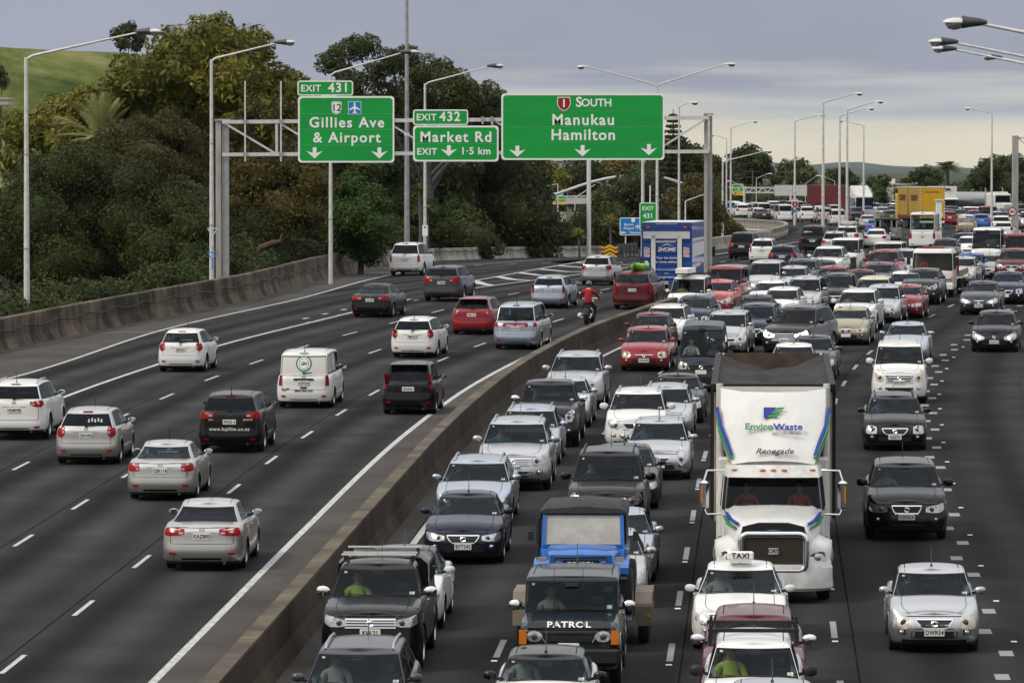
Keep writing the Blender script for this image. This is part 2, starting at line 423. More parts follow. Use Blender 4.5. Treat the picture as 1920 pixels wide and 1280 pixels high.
medX=pchip([(40,-7.1),(60,-6.1),(85,-4.9),(104,-4.0),(123,-3.1),(157,-1.3),(183,.7),(207,3.5),(222,5.9),(262,12.6),(283,16.4),(330,23.8),(400,34.2),(470,43.6),(520,48),(560,48.6),(600,46.6),(650,41),(700,33),(760,20.5),(820,5),(900,-19),(980,-45)])
def zr(Y):
	p=.0186*Y;k=.14
	q=(4.75-p)/k
	sp=k*(q+math.log1p(math.exp(-q))if q>0 else math.log1p(math.exp(q)))
	t=min(max((Y-380)/280.,0),1)
	return 4.75-sp-.35*t*t*(3-2*t)
def head(Y):
	return math.atan(medX(Y,True))
def at(Y,off,dz=0.):
	a=head(Y);y=Y-off*math.sin(a)
	return Vector((medX(Y)+off*math.cos(a),y,zr(y)+dz))
def ray_xy(px,py,dist):
	u=(px-960)/FPX;v=(640-py)/FPX
	c,s=math.cos(PITCH),math.sin(PITCH)
	d=Vector((u,c+v*s,-s+v*c))
	return Vector((0,0,CAMZ))+d*(dist/d.y)
def on_road(px,py):
	lo,hi=50.,1200.
	for _ in range(60):
		mid=(lo+hi)/2;p=ray_xy(px,py,mid)
		if p.z>zr(mid):lo=mid
		else:hi=mid
	p=ray_xy(px,py,lo);p.z=zr(lo)
	return p
	# ------------------------------------------------------------------ ground, hill
mat('grass_ground',(.040,.050,.018),rough=1.,noise=.6,nscale=.15,spec=.1)
vedge=pchip([(425,20.),(460,23.4),(490,25.4),(515,25.9),(549,22.9),(590,15.5),(640,4),(700,-12),(800,-44),(990,-105)])
def ground_z(x,y):
	z=zr(min(max(y,0),1000))-.55
	if y>420:
		e=vedge(min(y,980))-1.5
		t=min(max((e-x)/5.,0),1)*min(max((y-420)/20.,0),1)
		z-=5.5*t*t*(3-2*t)
	if 322<y<480:
		xm=-2.1+(y-279)*.113 if y<346 else 5.5+(y-346)*.16
		z-=(.012*(y-322)+.7)*min(max((xm+4-x)/6.,0),1)*min((y-322)/10.,1)
	if y>1000:z-=min((y-1000)/300.,1)*14
	return z
def build_ground():
	ys=list(np.arange(-40,1000,10.))+[1000*1.09**k for k in range(0,38)]
	xs=sorted(set(list(np.arange(-160,161,8.))+[160*1.16**k for k in range(1,34)]+[-160*1.16**k for k in range(1,34)]))
	vs=[(x,y,ground_z(x,y))for y in ys for x in xs];nx=len(xs)
	fs=[(j*nx+i,j*nx+i+1,(j+1)*nx+i+1,(j+1)*nx+i)for j in range(len(ys)-1)for i in range(nx-1)]
	tag(obj('ground',sheet('ground',vs,fs,'grass_ground',smooth=True)),kind='structure')
build_ground()
def grass_mat():
	m=bpy.data.materials.new('hill_grass');m.use_nodes=True;t=m.node_tree;p=t.nodes['Principled BSDF'];L=t.links.new
	tc=t.nodes.new('ShaderNodeTexCoord')
	a=t.nodes.new('ShaderNodeTexNoise');a.inputs['Scale'].default_value=.06;a.inputs['Detail'].default_value=12;a.inputs['Roughness'].default_value=.66
	mp=t.nodes.new('ShaderNodeMapping');mp.inputs['Scale'].default_value=(1,1,2.6);L(tc.outputs['Object'],mp.inputs[0]);L(mp.outputs[0],a.inputs['Vector'])
	cr=t.nodes.new('ShaderNodeValToRGB');L(a.outputs[0],cr.inputs[0])
	e=cr.color_ramp.elements;e[0].position=.33;e[0].color=(.05,.07,.018,1);e[1].position=.64;e[1].color=(.27,.25,.12,1)
	x=e.new(.46);x.color=(.115,.145,.035,1);x=e.new(.56);x.color=(.19,.20,.065,1)
	L(cr.outputs[0],p.inputs['Base Color']);p.inputs['Roughness'].default_value=1.;p.inputs['Specular IOR Level'].default_value=.1
	b=t.nodes.new('ShaderNodeTexNoise');b.inputs['Scale'].default_value=1.1;b.inputs['Detail'].default_value=8;b.inputs['Roughness'].default_value=.7;L(tc.outputs['Object'],b.inputs['Vector'])
	bp=t.nodes.new('ShaderNodeBump');bp.inputs['Strength'].default_value=1.;bp.inputs['Distance'].default_value=.6
	L(b.outputs[0],bp.inputs['Height']);L(bp.outputs[0],p.inputs['Normal'])
	MATS['hill_grass']=m
grass_mat()
def build_hill():
	cx,cy=-128.,985.
	vs=[];nr,na=56,120
	rng=np.random.default_rng(3)
	ph=rng.uniform(0,6.28,8)
	for i in range(nr+1):
		r=150.*i/nr
		for j in range(na):
			a=2*math.pi*j/na
			rim=50+7*math.sin(2*a+ph[0])+3*math.sin(5*a+ph[1])
			top=32.2+.7*math.sin(3*a+ph[2])
			s=max(r-rim,0)
			z=top-.62*s*(s/(s+9))if r>rim else top-.8*(1-r/rim)
			z+=.5*math.sin(r*.21+3*a+ph[3])*min(s/12,1)+.35*math.sin(r*.5+7*a+ph[4])*min(s/12,1)
			z+=.8*math.exp(-((s-20)/5)**2)
			vs.append((cx+r*math.cos(a),cy+r*math.sin(a),max(z,-16)))
	fs=[(i*na+j,i*na+(j+1)%na,(i+1)*na+(j+1)%na,(i+1)*na+j)for i in range(nr)for j in range(na)]
	tag(obj('hill',sheet('hill',vs,fs,'hill_grass',smooth=True)),kind='structure')
build_hill()
mat('far_forest',(.055,.075,.045),rough=1.,noise=.5,nscale=.01,spec=.05)
def build_far_hills():
	rng=np.random.default_rng(5)
	for k,(dist,h,x0,x1)in enumerate(((16000.,40.,-5500.,5500.),(20000.,54.,-6500.,6500.))):
		n=150;vs=[];ph=rng.uniform(0,6.28,9)
		for i in range(n+1):
			x=x0+(x1-x0)*i/n;u=x/560.
			prof=.45+.22*math.sin(u*.9+ph[0])+.14*math.sin(u*2.3+ph[1])+.07*math.sin(u*5.1+ph[2])+.04*math.sin(u*11+ph[3])+.02*math.sin(u*23+ph[4])
			top=-20+h*max(prof,.05)
			for q,(dy,f)in enumerate(((-1400,0),(-800,.35),(-300,.8),(0,1),(500,.5),(1200,0))):
				vs.append((x,dist+dy,-30+(top+30)*f+(6*math.sin(u*9+q*2)if 0<q<5 else 0)))
		fs=[(i*6+q,(i+1)*6+q,(i+1)*6+q+1,i*6+q+1)for i in range(n)for q in range(5)]
		tag(obj('hills',sheet('hills',vs,fs,'far_forest',smooth=True)),kind='structure')
build_far_hills()
# ------------------------------------------------------------------ plan of the edges
leftB=pchip([(60,-40),(150,-27.5),(200,-20),(222,-16.6),(246,-12.6),(285,-10.2),(323,-8.0),(368,-5.8),(408,0.),(430,4.6),(450,9.6),(470,14.2),(490,17.5),(540,19)])
def goreL(Y):return-2.1+(Y-279)*(6.9/61.)
def ramp_drop(Y):return .012*max(Y-322,0)if Y<460 else 1.66
ROWS=list(np.arange(60,990,3.))
def strip(name,xa,xb,rows,m,nx=8,dz=0.,drop=None,kind='structure'):
	vs=[];lat=[];fs=[]
	for Y in rows:
		a,b=xa(Y),xb(Y);ca=math.cos(head(Y));mx=medX(Y)
		for i in range(nx+1):
			x=a+(b-a)*i/nx
			vs.append((x,Y,zr(Y)+dz-(drop(Y)if drop else 0)));lat.append((x-mx)*ca)
	w=nx+1
	fs=[(j*w+i,j*w+i+1,(j+1)*w+i+1,(j+1)*w+i)for j in range(len(rows)-1)for i in range(nx)]
	return tag(obj(name,sheet(name,vs,fs,m,lat)),kind=kind)
def main_left(Y):
	if Y<322:return leftB(Y)-.3
	if Y<346:return goreL(Y)
	if Y>425:return vedge(Y)
	t=min((Y-346)/12.,1)
	return(1-t)*goreL(346)+t*0+(medX(Y)-17.0/math.cos(head(Y))-0)*t if t<1 else medX(Y)-17.0/math.cos(head(Y))
road_away=strip('road',main_left,lambda Y:medX(Y)-.05,ROWS,'asphalt_main',14)
road_on=strip('road',lambda Y:medX(Y)+.05,lambda Y:medX(Y)+19.5/math.cos(head(Y)),ROWS,'asphalt_oncoming',10)
ramp=strip('ramp',lambda Y:leftB(Y)-.3,lambda Y:goreL(Y)+.05 if Y<346 else min(leftB(Y)+9,goreL(346)+(Y-346)*.16),list(np.arange(322,540,3.)),'asphalt_main',6,drop=ramp_drop)
def line_strip(name,pts,w,m='road_paint',parent=None,dz=.006):
	vs=[];n=len(pts)
	for i,p in enumerate(pts):
		a=pts[max(i-1,0)];b=pts[min(i+1,n-1)]
		d=Vector((b[0]-a[0],b[1]-a[1])).normalized();nx,ny=d.y,-d.x
		z=p[2]+dz
		vs+=[(p[0]-nx*w/2,p[1]-ny*w/2,z),(p[0]+nx*w/2,p[1]+ny*w/2,z)]
	fs=[(2*i,2*i+1,2*i+3,2*i+2)for i in range(n-1)]
	return obj(name,sheet(name,vs,fs,m),parent)
def off_line(off,y0,y1,step=3.):
	f=off if callable(off)else(lambda Y:off)
	return[at(Y,f(Y))for Y in np.arange(y0,y1+.1,step)]
edgeL=pchip([(60,-33),(150,-22.7),(187,-17.1),(218.6,-14.3),(250,-9.8),(285,-7.4),(320,-4.6),(345,-1.5),(400,3.5),(452,11)])
strip('shoulder',lambda Y:leftB(Y)-.2,lambda Y:edgeL(Y)-.1,list(np.arange(60,322,3.)),'asphalt_shoulder',4,dz=.004)
strip('shoulder',lambda Y:medX(Y)-1.75,lambda Y:medX(Y)-.1,list(np.arange(60,300,3.)),'asphalt_shoulder',2,dz=.004)
strip('shoulder',lambda Y:medX(Y)+.1,lambda Y:medX(Y)+.85,list(np.arange(60,300,3.)),'asphalt_shoulder',2,dz=.004)
line_strip('edge_line',off_line(-1.8,62,560),.16,parent=road_away)
line_strip('edge_line',off_line(.98,62,600),.16,parent=road_on)
line_strip('edge_line',[Vector((edgeL(Y),Y,zr(Y)-ramp_drop(Y)))for Y in np.arange(62,450,3.)],.15,parent=road_away)
divX=lambda Y:-14.5 if Y<190 else-14.5-.3*min((Y-190)/60.,1)
line_strip('divider_line',off_line(divX,150,246),.17,parent=road_away)
line_strip('edge_line',off_line(-14.7,262,440),.16,parent=road_away)
line_strip('gore_line',[Vector((goreL(Y),Y,zr(Y)))for Y in np.arange(279,342,3.)],.16,parent=road_away)
line_strip('edge_line',off_line(16.9,150,700),.18,parent=road_on)
mat('tar_joint',(.019,.019,.019),rough=1.,spec=0.,noise=.5,nscale=.6)
for o_ in(4.3,7.42,10.6):line_strip('tar_joint',off_line(o_,62,240),.032,'tar_joint',road_on,.003)
for o_ in(-4.9,-8.2,-11.5):line_strip('tar_joint',off_line(o_,62,240),.03,'tar_joint',road_away,.003)
for k in range(6):
	y0=279+k*10.5;xl=goreL(y0)
	pr=at(y0-12+k*.3,-14.7)
	a=Vector((xl+.1,y0+1,zr(y0+1)));b=Vector((pr.x-.1,pr.y,zr(pr.y)))
	c=a.lerp(b,.5);c.y-=2.6 if k else 1.6;c.z=zr(c.y)
	line_strip('hatch_bar',[a,c,b],.55,parent=road_away)
a,b=on_road(152,626),on_road(310,621)
line_strip('shoulder_line',[a,a.lerp(b,.5),b],.09,parent=road_away,dz=.012)
dash_me=sheet('lane_dash',[(-.05,-1.5,0),(.05,-1.5,0),(.05,1.5,0),(-.05,1.5,0)],[(0,1,2,3)],'road_paint')
dash_worn=sheet('lane_dash',[(-.06,-1.5,0),(.06,-1.5,0),(.06,1.5,0),(-.06,1.5,0)],[(0,1,2,3)],'road_paint_worn')
short_me=sheet('guide_block',[(-.13,-.45,0),(.13,-.45,0),(.13,.45,0),(-.13,.45,0)],[(0,1,2,3)],'road_paint_worn')
short_w=sheet('guide_block',[(-.1,-.5,0),(.1,-.5,0),(.1,.5,0),(-.1,.5,0)],[(0,1,2,3)],'road_paint')
studb=MB();studb.box((0,0,.012),(.12,.1,.024),bevel=.008);stud_me=studb.mesh('reflector_stud','sign_white')
def put_flat(me,name,Y,off,parent,dz=.006):
	p=at(Y,off,dz);a=head(Y)
	sl=(zr(Y+1)-zr(Y-1))/2
	obj(name,me,parent,p,(math.atan(sl),0,-a))
def dashes(off,y0,y1,me,parent,period=10.,phase=0.,name='lane_dash',stud=True):
	f=off if callable(off)else(lambda Y:off)
	Y=y0+phase
	while Y<y1:
		put_flat(me,name,Y,f(Y),parent)
		if stud and Y<170:put_flat(stud_me,'reflector_stud',Y-2.2,f(Y),parent,.004)
		Y+=period
dashes(-4.65,70,520,dash_me,road_away,phase=6.,stud=False)
dashes(-7.95,70,520,dash_me,road_away,phase=1.,stud=False)
dashes(-11.2,70,520,dash_me,road_away,phase=3.5,stud=False)
dashes(4.02,70,400,dash_worn,road_on,phase=9.)
dashes(7.2,70,400,dash_worn,road_on,phase=8.5)
dashes(lambda Y:10.25+.45*min(max((Y-103)/76.,0),1),70,400,dash_worn,road_on,phase=2.6)
dashes(-15.6+0.,226,244,short_w,road_away,period=4.2,name='guide_block',stud=False)
for k in range(5):
	p=on_road((517,550,581,611,639)[k],(620,612,604,597,590)[k]);p.z+=.006
	obj('guide_block',short_w,road_away,p,(0,0,-head(p.y)))
for k in range(3):
	p=on_road((755,780,1050)[k]if k<2 else 755,(568,563,563)[k]if k<2 else 568);p.z+=.006
	if k<2:obj('guide_block',short_w,road_away,p,(0,0,-head(p.y)))
Y=72.
i=0
while Y<330:
	o4=13.25+.4*min(max((Y-116)/45.,0),1)
	put_flat(short_me,'guide_block',Y,o4+(.12 if i%2 else-.12),road_on)
	if Y<240 and i%2:put_flat(stud_me,'reflector_stud',Y+1.9,o4+.35,road_on,.004)
	Y+=3.8;i+=1
for k in range(3):
	for(px,py)in((730,516),(822,506),(895,497),(960,494),(1025,491))[k*2:k*2+2]:
		p=on_road(px,py);p.z+=.006-ramp_drop(p.y)*.4
		obj('lane_dash',dash_me,ramp,p,(0,0,-head(p.y)-.05))
		# ------------------------------------------------------------------ concrete barriers, panel by panel
def barrier(name,path,ys,prof,mats,label,panel=6.,cap_from=None,drop=None,gap=.02,jit=0.):
	"""prof: list of (offset, height, material index of the face that starts here)"""
	root=empty(name,(path(ys[0]),ys[0],zr(ys[0])),label=label,cat='barrier')
	o=Vector(root.location)
	Y=ys[0]
	rng=np.random.default_rng(9)
	while Y<ys[1]:
		Y1=min(Y+panel,ys[1]);mb=MB();n=len(prof)
		stops=[Y+gap/2,(Y+Y1)/2,Y1-gap/2]
		j=rng.uniform(-jit,jit)
		vs=[]
		for yy in stops:
			a=math.atan(path(yy,True));c=Vector((path(yy),yy,zr(yy)-(drop(yy)if drop else 0)))
			for(off,h,_)in prof:
				vs.append((c.x+off*math.cos(a)-o.x,c.y-off*math.sin(a)-o.y,c.z+h+(j if h>.6 else 0)-o.z))
		for k in range(2):
			for i in range(n-1):
				mb.add([vs[k*n+i],vs[k*n+i+1],vs[(k+1)*n+i+1],vs[(k+1)*n+i]],[(0,1,2,3)],prof[i][2])
		for k in(0,2):mb.add([vs[k*n+i]for i in range(n)],[tuple(range(n))],0)
		mb.build('panel',mats,root)
		Y=Y1
	return root
med_prof=[(-.36,0,0),(-.30,.10,0),(-.20,.30,0),(-.175,.88,0),(-.155,.91,1),(.155,.91,0),(.175,.88,0),(.20,.30,0),(.30,.10,0),(.36,0,0)]
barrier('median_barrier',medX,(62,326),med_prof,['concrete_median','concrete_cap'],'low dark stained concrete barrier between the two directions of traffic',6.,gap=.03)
barrier('median_barrier',medX,(420,900),med_prof,['concrete_light','concrete_light'],'far grey concrete median barrier behind the round 80 speed sign',20.)
lprof=[(.30,0,0),(.22,.12,0),(.10,.42,0),(.06,1.16,0),(.0,1.2,1),(-.18,1.2,0),(-.22,1.1,0),(-.22,0,0)]
bl=barrier('roadside_barrier',leftB,(150,327),lprof,['concrete_dark','concrete_cap'],'tall stained concrete roadside barrier with a cable slung along its face',6.,jit=.01)
lprof2=[(.30,0,0),(.22,.1,0),(.10,.32,0),(.06,.82,0),(.0,.86,1),(-.18,.86,0),(-.22,.8,0),(-.22,0,0)]
br=barrier('roadside_barrier',leftB,(327.1,540),lprof2,['concrete_light','concrete_light'],'paler lower concrete barrier curving round the exit ramp under the trees',6.,drop=ramp_drop)
def slung_cable():
	pts=[]
	for k in range(0,430):
		Y=152+k*.7;h=.62+.14*(abs(math.sin((Y-152)*math.pi/5.0))*-1+.5)
		if Y>460:break
		if Y>327:h=.62+.1*(abs(math.sin((Y-152)*math.pi/5.0))*-1+.5)
		a=math.atan(leftB(Y,True));r=.095+(0 if Y<327 else .0)
		pts.append((leftB(Y)+r*math.cos(a)-bl.location.x,Y-r*math.sin(a)-bl.location.y,zr(Y)-(ramp_drop(Y))+h+(.12 if Y<327 else 0)-bl.location.z))
	MB().tube(pts,.022,5).build('slung_cable','sign_black',bl,60)
slung_cable()
mat('litter',(.085,.075,.055),rough=1.,noise=.75,nscale=3.5,dark=(.04,.038,.034))
strip('verge_grit',lambda Y:leftB(Y)+.25,lambda Y:leftB(Y)+.75+.2*math.sin(Y*.37),list(np.arange(150,322,1.5)),'litter',1,dz=.009,kind='stuff')
mainL=lambda Y,der=False:(medX(Y,True)if der else medX(Y)-17.2/math.cos(head(Y)))
barrier('roadside_barrier',mainL,(352,428),lprof2,['concrete_light','concrete_light'],'grey concrete barrier beside the black cars past the blue truck',8.)
def viaduct():
	root=empty('viaduct',(vedge(428),428,zr(428)),label='white concrete viaduct girder with slotted parapet carrying far traffic',cat='viaduct')
	o=Vector(root.location)
	ys=np.arange(428,760,3.5)
	mats=['concrete_white','concrete_light','underbody']
	vs=[];n=6
	for Y in ys:
		a=math.atan(vedge(Y,True));c,s=math.cos(a),math.sin(a)
		for(off,h)in((-.05,-.05),(-.45,-.05),(-.45,-.25),(.35,-1.75),(1.3,-1.8),(1.3,-.3)):
			vs.append((vedge(Y)+off*c-o.x,Y-off*s-o.y,zr(Y)+h-o.z))
	mb=MB()
	for k in range(len(ys)-1):
		for i in range(n-1):mb.add([vs[k*n+i],vs[k*n+i+1],vs[(k+1)*n+i+1],vs[(k+1)*n+i]],[(0,1,2,3)],0)
	mb.build('girder',mats,root)
	mb=MB();vs=[]
	for Y in ys:
		a=math.atan(vedge(Y,True));c,s=math.cos(a),math.sin(a)
		for(off,h)in((1.5,-1.3),(1.7,-2.9),(10,-2.9),(10,-1.3)):vs.append((vedge(Y)+off*c-o.x,Y-off*s-o.y,zr(Y)+h-o.z))
	for k in range(len(ys)-1):
		for i in range(3):mb.add([vs[k*4+i],vs[k*4+i+1],vs[(k+1)*4+i+1],vs[(k+1)*4+i]],[(0,1,2,3)],0)
	mb.build('box_beam',['concrete_light'],root)
	top=MB();low=MB();pts=[];pts2=[]
	for Y in ys:
		a=math.atan(vedge(Y,True));c,s=math.cos(a),math.sin(a)
		pts.append((vedge(Y)-.2*c-o.x,Y+.2*s-o.y,zr(Y)+.78-o.z));pts2.append((vedge(Y)-.2*c-o.x,Y+.2*s-o.y,zr(Y)+.12-o.z))
	for i in range(len(pts)-1):
		top.bar(pts[i],pts[i+1],.3,.16);low.bar(pts2[i],pts2[i+1],.32,.24)
	top.build('parapet_rail','concrete_light',root);low.build('parapet_kerb','concrete_light',root)
	pb=MB();pb.box((0,0,0),(.26,.9,.46));pm=pb.mesh('parapet_post','concrete_light')
	Y=430.
	while Y<640:
		a=math.atan(vedge(Y,True));c,s=math.cos(a),math.sin(a)
		obj('parapet_post',pm,root,(vedge(Y)-.2*c-o.x,Y+.2*s-o.y,zr(Y)+.46-o.z),(0,0,-a));Y+=1.9
	for Y in(470,510,550,600):
		a=math.atan(vedge(Y,True));p=(vedge(Y)+6-o.x,Y-o.y,zr(Y)-6.2-o.z)
		q=MB();q.box(p,(1.6,1.6,7.0),bevel=.2);q.build('pier','concrete_light',root)
viaduct()
# ------------------------------------------------------------------ sign gantry
GD=255.0
def gx(px,d=GD):return(px-960)/FPX*d
def gz(py,d=GD):return CAMZ+(310-py)/FPX*d
def rrect(w,h,r,n=5):
	pts=[]
	for cx,cy,a0 in((w/2-r,-h/2+r,-90),(w/2-r,h/2-r,0),(-w/2+r,h/2-r,90),(-w/2+r,-h/2+r,180)):
		for i in range(n+1):
			a=R(a0+90*i/n);pts.append((cx+r*math.cos(a),cy+r*math.sin(a)))
	return pts
def flat_poly(poly,m,parent,name,y=0.,t=.004,loc=(0,0,0)):
	mb=MB();mb.prism(poly,y-t,y,'y');return mb.build(name,m,parent,loc=loc)
ARROW=[(-.10,.29),(.10,.29),(.10,.0),(.43,.10),(0,-.29),(-.43,.10),(-.10,.0)]
PLANE=[(0,.5),(.06,.44),(.075,.25),(.075,.12),(.48,-.12),(.48,-.2),(.075,-.07),(.06,-.3),(.2,-.42),(.2,-.48),(0,-.42),(-.2,-.48),(-.2,-.42),(-.06,-.3),(-.075,-.07),(-.48,-.2),(-.48,-.12),(-.075,.12),(-.075,.25),(-.06,.44)]
def shield(w,h):
	pts=[(-.5,.5),(.5,.5)]
	pts=[(-.46,.46),(-.2,.5),(.2,.5),(.46,.46),(.5,.15),(.45,-.15),(.3,-.36),(0,-.52),(-.3,-.36),(-.45,-.15),(-.5,.15)]
	return[(p[0]*w,p[1]*h)for p in pts]
SHIELD1=lambda w,h:[(p[0]*w,p[1]*h)for p in[(-.44,.5),(.44,.5),(.5,.2),(.47,-.05),(.34,-.3),(.0,-.5),(-.34,-.3),(-.47,-.05),(-.5,.2)]]
SHIELD12=lambda w,h:[(p[0]*w,p[1]*h)for p in[(-.44,.46),(-.2,.5),(.2,.5),(.44,.46),(.5,.3),(.46,.1),(.48,-.2),(.38,-.36),(.0,-.52),(-.38,-.36),(-.48,-.2),(-.46,.1),(-.5,.3)]]
def board(px0,py0,px1,py1,label,d=GD,dy=-.55,mname='sign_green',r=.16,border=.085,ang=0.,cat='sign',name='direction_sign',panels=1):
	x0,x1,z1,z0=gx(px0,d),gx(px1,d),gz(py0,d),gz(py1,d)
	w,h=x1-x0,z1-z0
	root=empty(name,((x0+x1)/2,d+dy,(z0+z1)/2),ang,label,cat)
	flat_poly(rrect(w,h,r),'sign_white',root,'border',0,.03)
	iw,ih=w-2*border,h-2*border
	if panels>1:
		ph=ih/panels
		for k in range(panels):
			poly=[(-iw/2,-ih/2+k*ph+.004),(iw/2,-ih/2+k*ph+.004),(iw/2,-ih/2+(k+1)*ph-.004),(-iw/2,-ih/2+(k+1)*ph-.004)]
			if k==0:poly=[(-iw/2+.1,-ih/2),(iw/2-.1,-ih/2),(iw/2,-ih/2+.1),(iw/2,-ih/2+ph-.004),(-iw/2,-ih/2+ph-.004),(-iw/2,-ih/2+.1)]
			if k==panels-1:poly=[(-iw/2,-ih/2+k*ph+.004),(iw/2,-ih/2+k*ph+.004),(iw/2,ih/2-.1),(iw/2-.1,ih/2),(-iw/2+.1,ih/2),(-iw/2,ih/2-.1)]
			flat_poly(poly,mname,root,'face_panel',-.032,.004+.003*(k%2))
	else:
		flat_poly(rrect(iw,ih,max(r-border,.02)),mname,root,'face',-.032,.004)
	b=MB()
	for xx in(-w*.3,w*.3):b.box((xx,.06,0),(.1,.12,h*.9))
	b.box((0,.05,h*.25),(w*.94,.06,.08));b.box((0,.05,-h*.25),(w*.94,.06,.08))
	b.build('bracket','galv',root)
	def P(px,py):return((px-(px0+px1)/2)/FPX*d,-.046,((py0+py1)/2-py)/FPX*d)
	def T(s,px,py,hpx,bold=.022,m='sign_white',**kw):
		return letter(root,s,P(px,py),hpx/FPX*d/.70,bold,m,**kw)
	def arrow(px,py,s=1.):flat_poly([(p[0]*s,p[1]*s)for p in ARROW],'sign_white',root,'arrow',0,.004,P(px,py))
	return root,P,T,arrow
def build_gantry():
	root=empty('sign_gantry',(0,GD,zr(GD)),label='grey steel truss gantry carrying green signs over the away lanes',cat='gantry')
	zb=zr(GD)
	xl,xr=gx(418),gx(1328)
	for nm,x,px0,px1,top in(('leg',xl,405,431,226),('leg',xr,1320,1336,215)):
		mb=MB();w=gx(px1)-gx(px0);h=gz(top)-zb+.4
		mb.box((x-w*.29,0,h/2-.4),(w*.40,.55,h),bevel=.02)
		mb.box((x+w*.20,0,h/2-.4-.02),(w*.48,.34,h-.1),1)
		mb.box((x,0,h-.38),(w*1.15,.7,.08));mb.box((x,0,.0),(w*1.7,.9,.1))
		mb.build(nm,['galv_warm','galv'],root)
	zt,zl=gz(229)-zb,gz(290)-zb
	zt2,zl2=gz(221)-zb,gz(284)-zb
	def Z(x,top):u=(x-xl)/(xr-xl);return(zt+(zt2-zt)*u)if top else(zl+(zl2-zl)*u)
	for yy in(-.45,.45):
		for top in(True,False):
			MB().bar((xl,yy,Z(xl,top)),(xr,yy,Z(xr,top)),.15,.17).build('chord','galv_light',root)
	n=9;seg=(xr-xl)/n
	for k in range(n):
		xa,xb=xl+k*seg,xl+(k+1)*seg
		for yy in(-.45,.45):
			MB().bar((xb,yy,Z(xb,True)),(xb,yy,Z(xb,False)),.09,.09).build('upright','galv_light',root)
			a,b=((xa,yy,Z(xa,True)),(xb,yy,Z(xb,False)))if k<n-2 else((xa,yy,Z(xa,False)),(xb,yy,Z(xb,True)))
			MB().bar(a,b,.08,.08).build('diagonal','galv_light',root)
		for top in(True,False):MB().bar((xb,-.45,Z(xb,top)),(xb,.45,Z(xb,top)),.07,.07).build('cross_brace','galv',root)
	for px in(461,528,905,922):
		x=gx(px)
		MB().bar((x,-.56,gz(153 if px<600 else 219)-zb),(x,-.56,gz(303 if px<600 else 233)-zb),.075,.075).build('hanger','galv_light',root)
		for zz in(Z(x,True),Z(x,False))[:2 if px<600 else 1]:
			q=MB();q.box((x,-.53,zz),(.2,.16,.2));q.build('clamp','galv',root)
build_gantry()
r,P,T,A=board(560,181,740,305,'green overhead sign reading Gillies Ave and Airport with two arrows',panels=4)
T('Gillies Ave',651,231,19,spacing=1.17);T('& Airport',651,259,19,spacing=1.17);A(591,287,.92);A(712,287,.92)
flat_poly(SHIELD12(.5,.62),'sign_white',r,'route_shield',0,.004,P(632,203));flat_poly(SHIELD12(.44,.56),'sign_black',r,'shield_outline',0,.005,P(632,203));flat_poly(SHIELD12(.41,.53),'sign_white',r,'shield_face',0,.006,P(632,203))
o=T('12',632,203,13,.01,'sign_black');o.location.y-=.008
flat_poly([(-.31,-.31),(.31,-.31),(.31,.31),(-.31,.31)],'sign_white',r,'airport_panel',0,.003,P(666,203));flat_poly([(-.29,-.29),(.29,-.29),(.29,.29),(-.29,.29)],'sign_blue',r,'airport_face',0,.005,P(666,203))
flat_poly([(p[0]*.56,p[1]*.56)for p in PLANE],'sign_white',r,'airplane_symbol',0,.007,P(666,203))
T('12345',732,302,2.2,.0)if False else None
r,P,T,A=board(559,152,663,180,'small green sign reading EXIT 431 above the airport sign',r=.12,border=.06)
T('EXIT',584,167,12,spacing=1.1);T('431',636,166,17,spacing=1.12)
r,P,T,A=board(775,236,935,303,'green overhead sign reading Market Rd exit 1.5 km',panels=2)
T('Market Rd',855,258,19,spacing=1.17);T('EXIT',801,285,12,spacing=1.1);A(842,283,.9);T('1·5 km',892,284,13,spacing=1.1)
r,P,T,A=board(775,206,878,235,'small green sign reading EXIT 432 above the market sign',r=.12,border=.06)
T('EXIT',800,221,12,spacing=1.1);T('432',844,220,17,spacing=1.12)
r,P,T,A=board(940,176,1245,300,'large green overhead sign reading South Manukau Hamilton with three arrows',panels=4)
T('S',1085,193,18);T('OUTH',1118,194,14,spacing=1.0);T('Manukau',1093,226,20,spacing=1.17);T('Hamilton',1093,254,20,spacing=1.14)
for px,py in((970,284),(1092,283),(1216,281)):A(px,py,.92)
flat_poly(SHIELD1(.66,.68),'sign_white',r,'route_shield',0,.004,P(1057,196));flat_poly(SHIELD1(.59,.61),'sign_red',r,'shield_face',0,.006,P(1057,196))
o=T('1',1057,195,14,.03);o.location.y-=.008
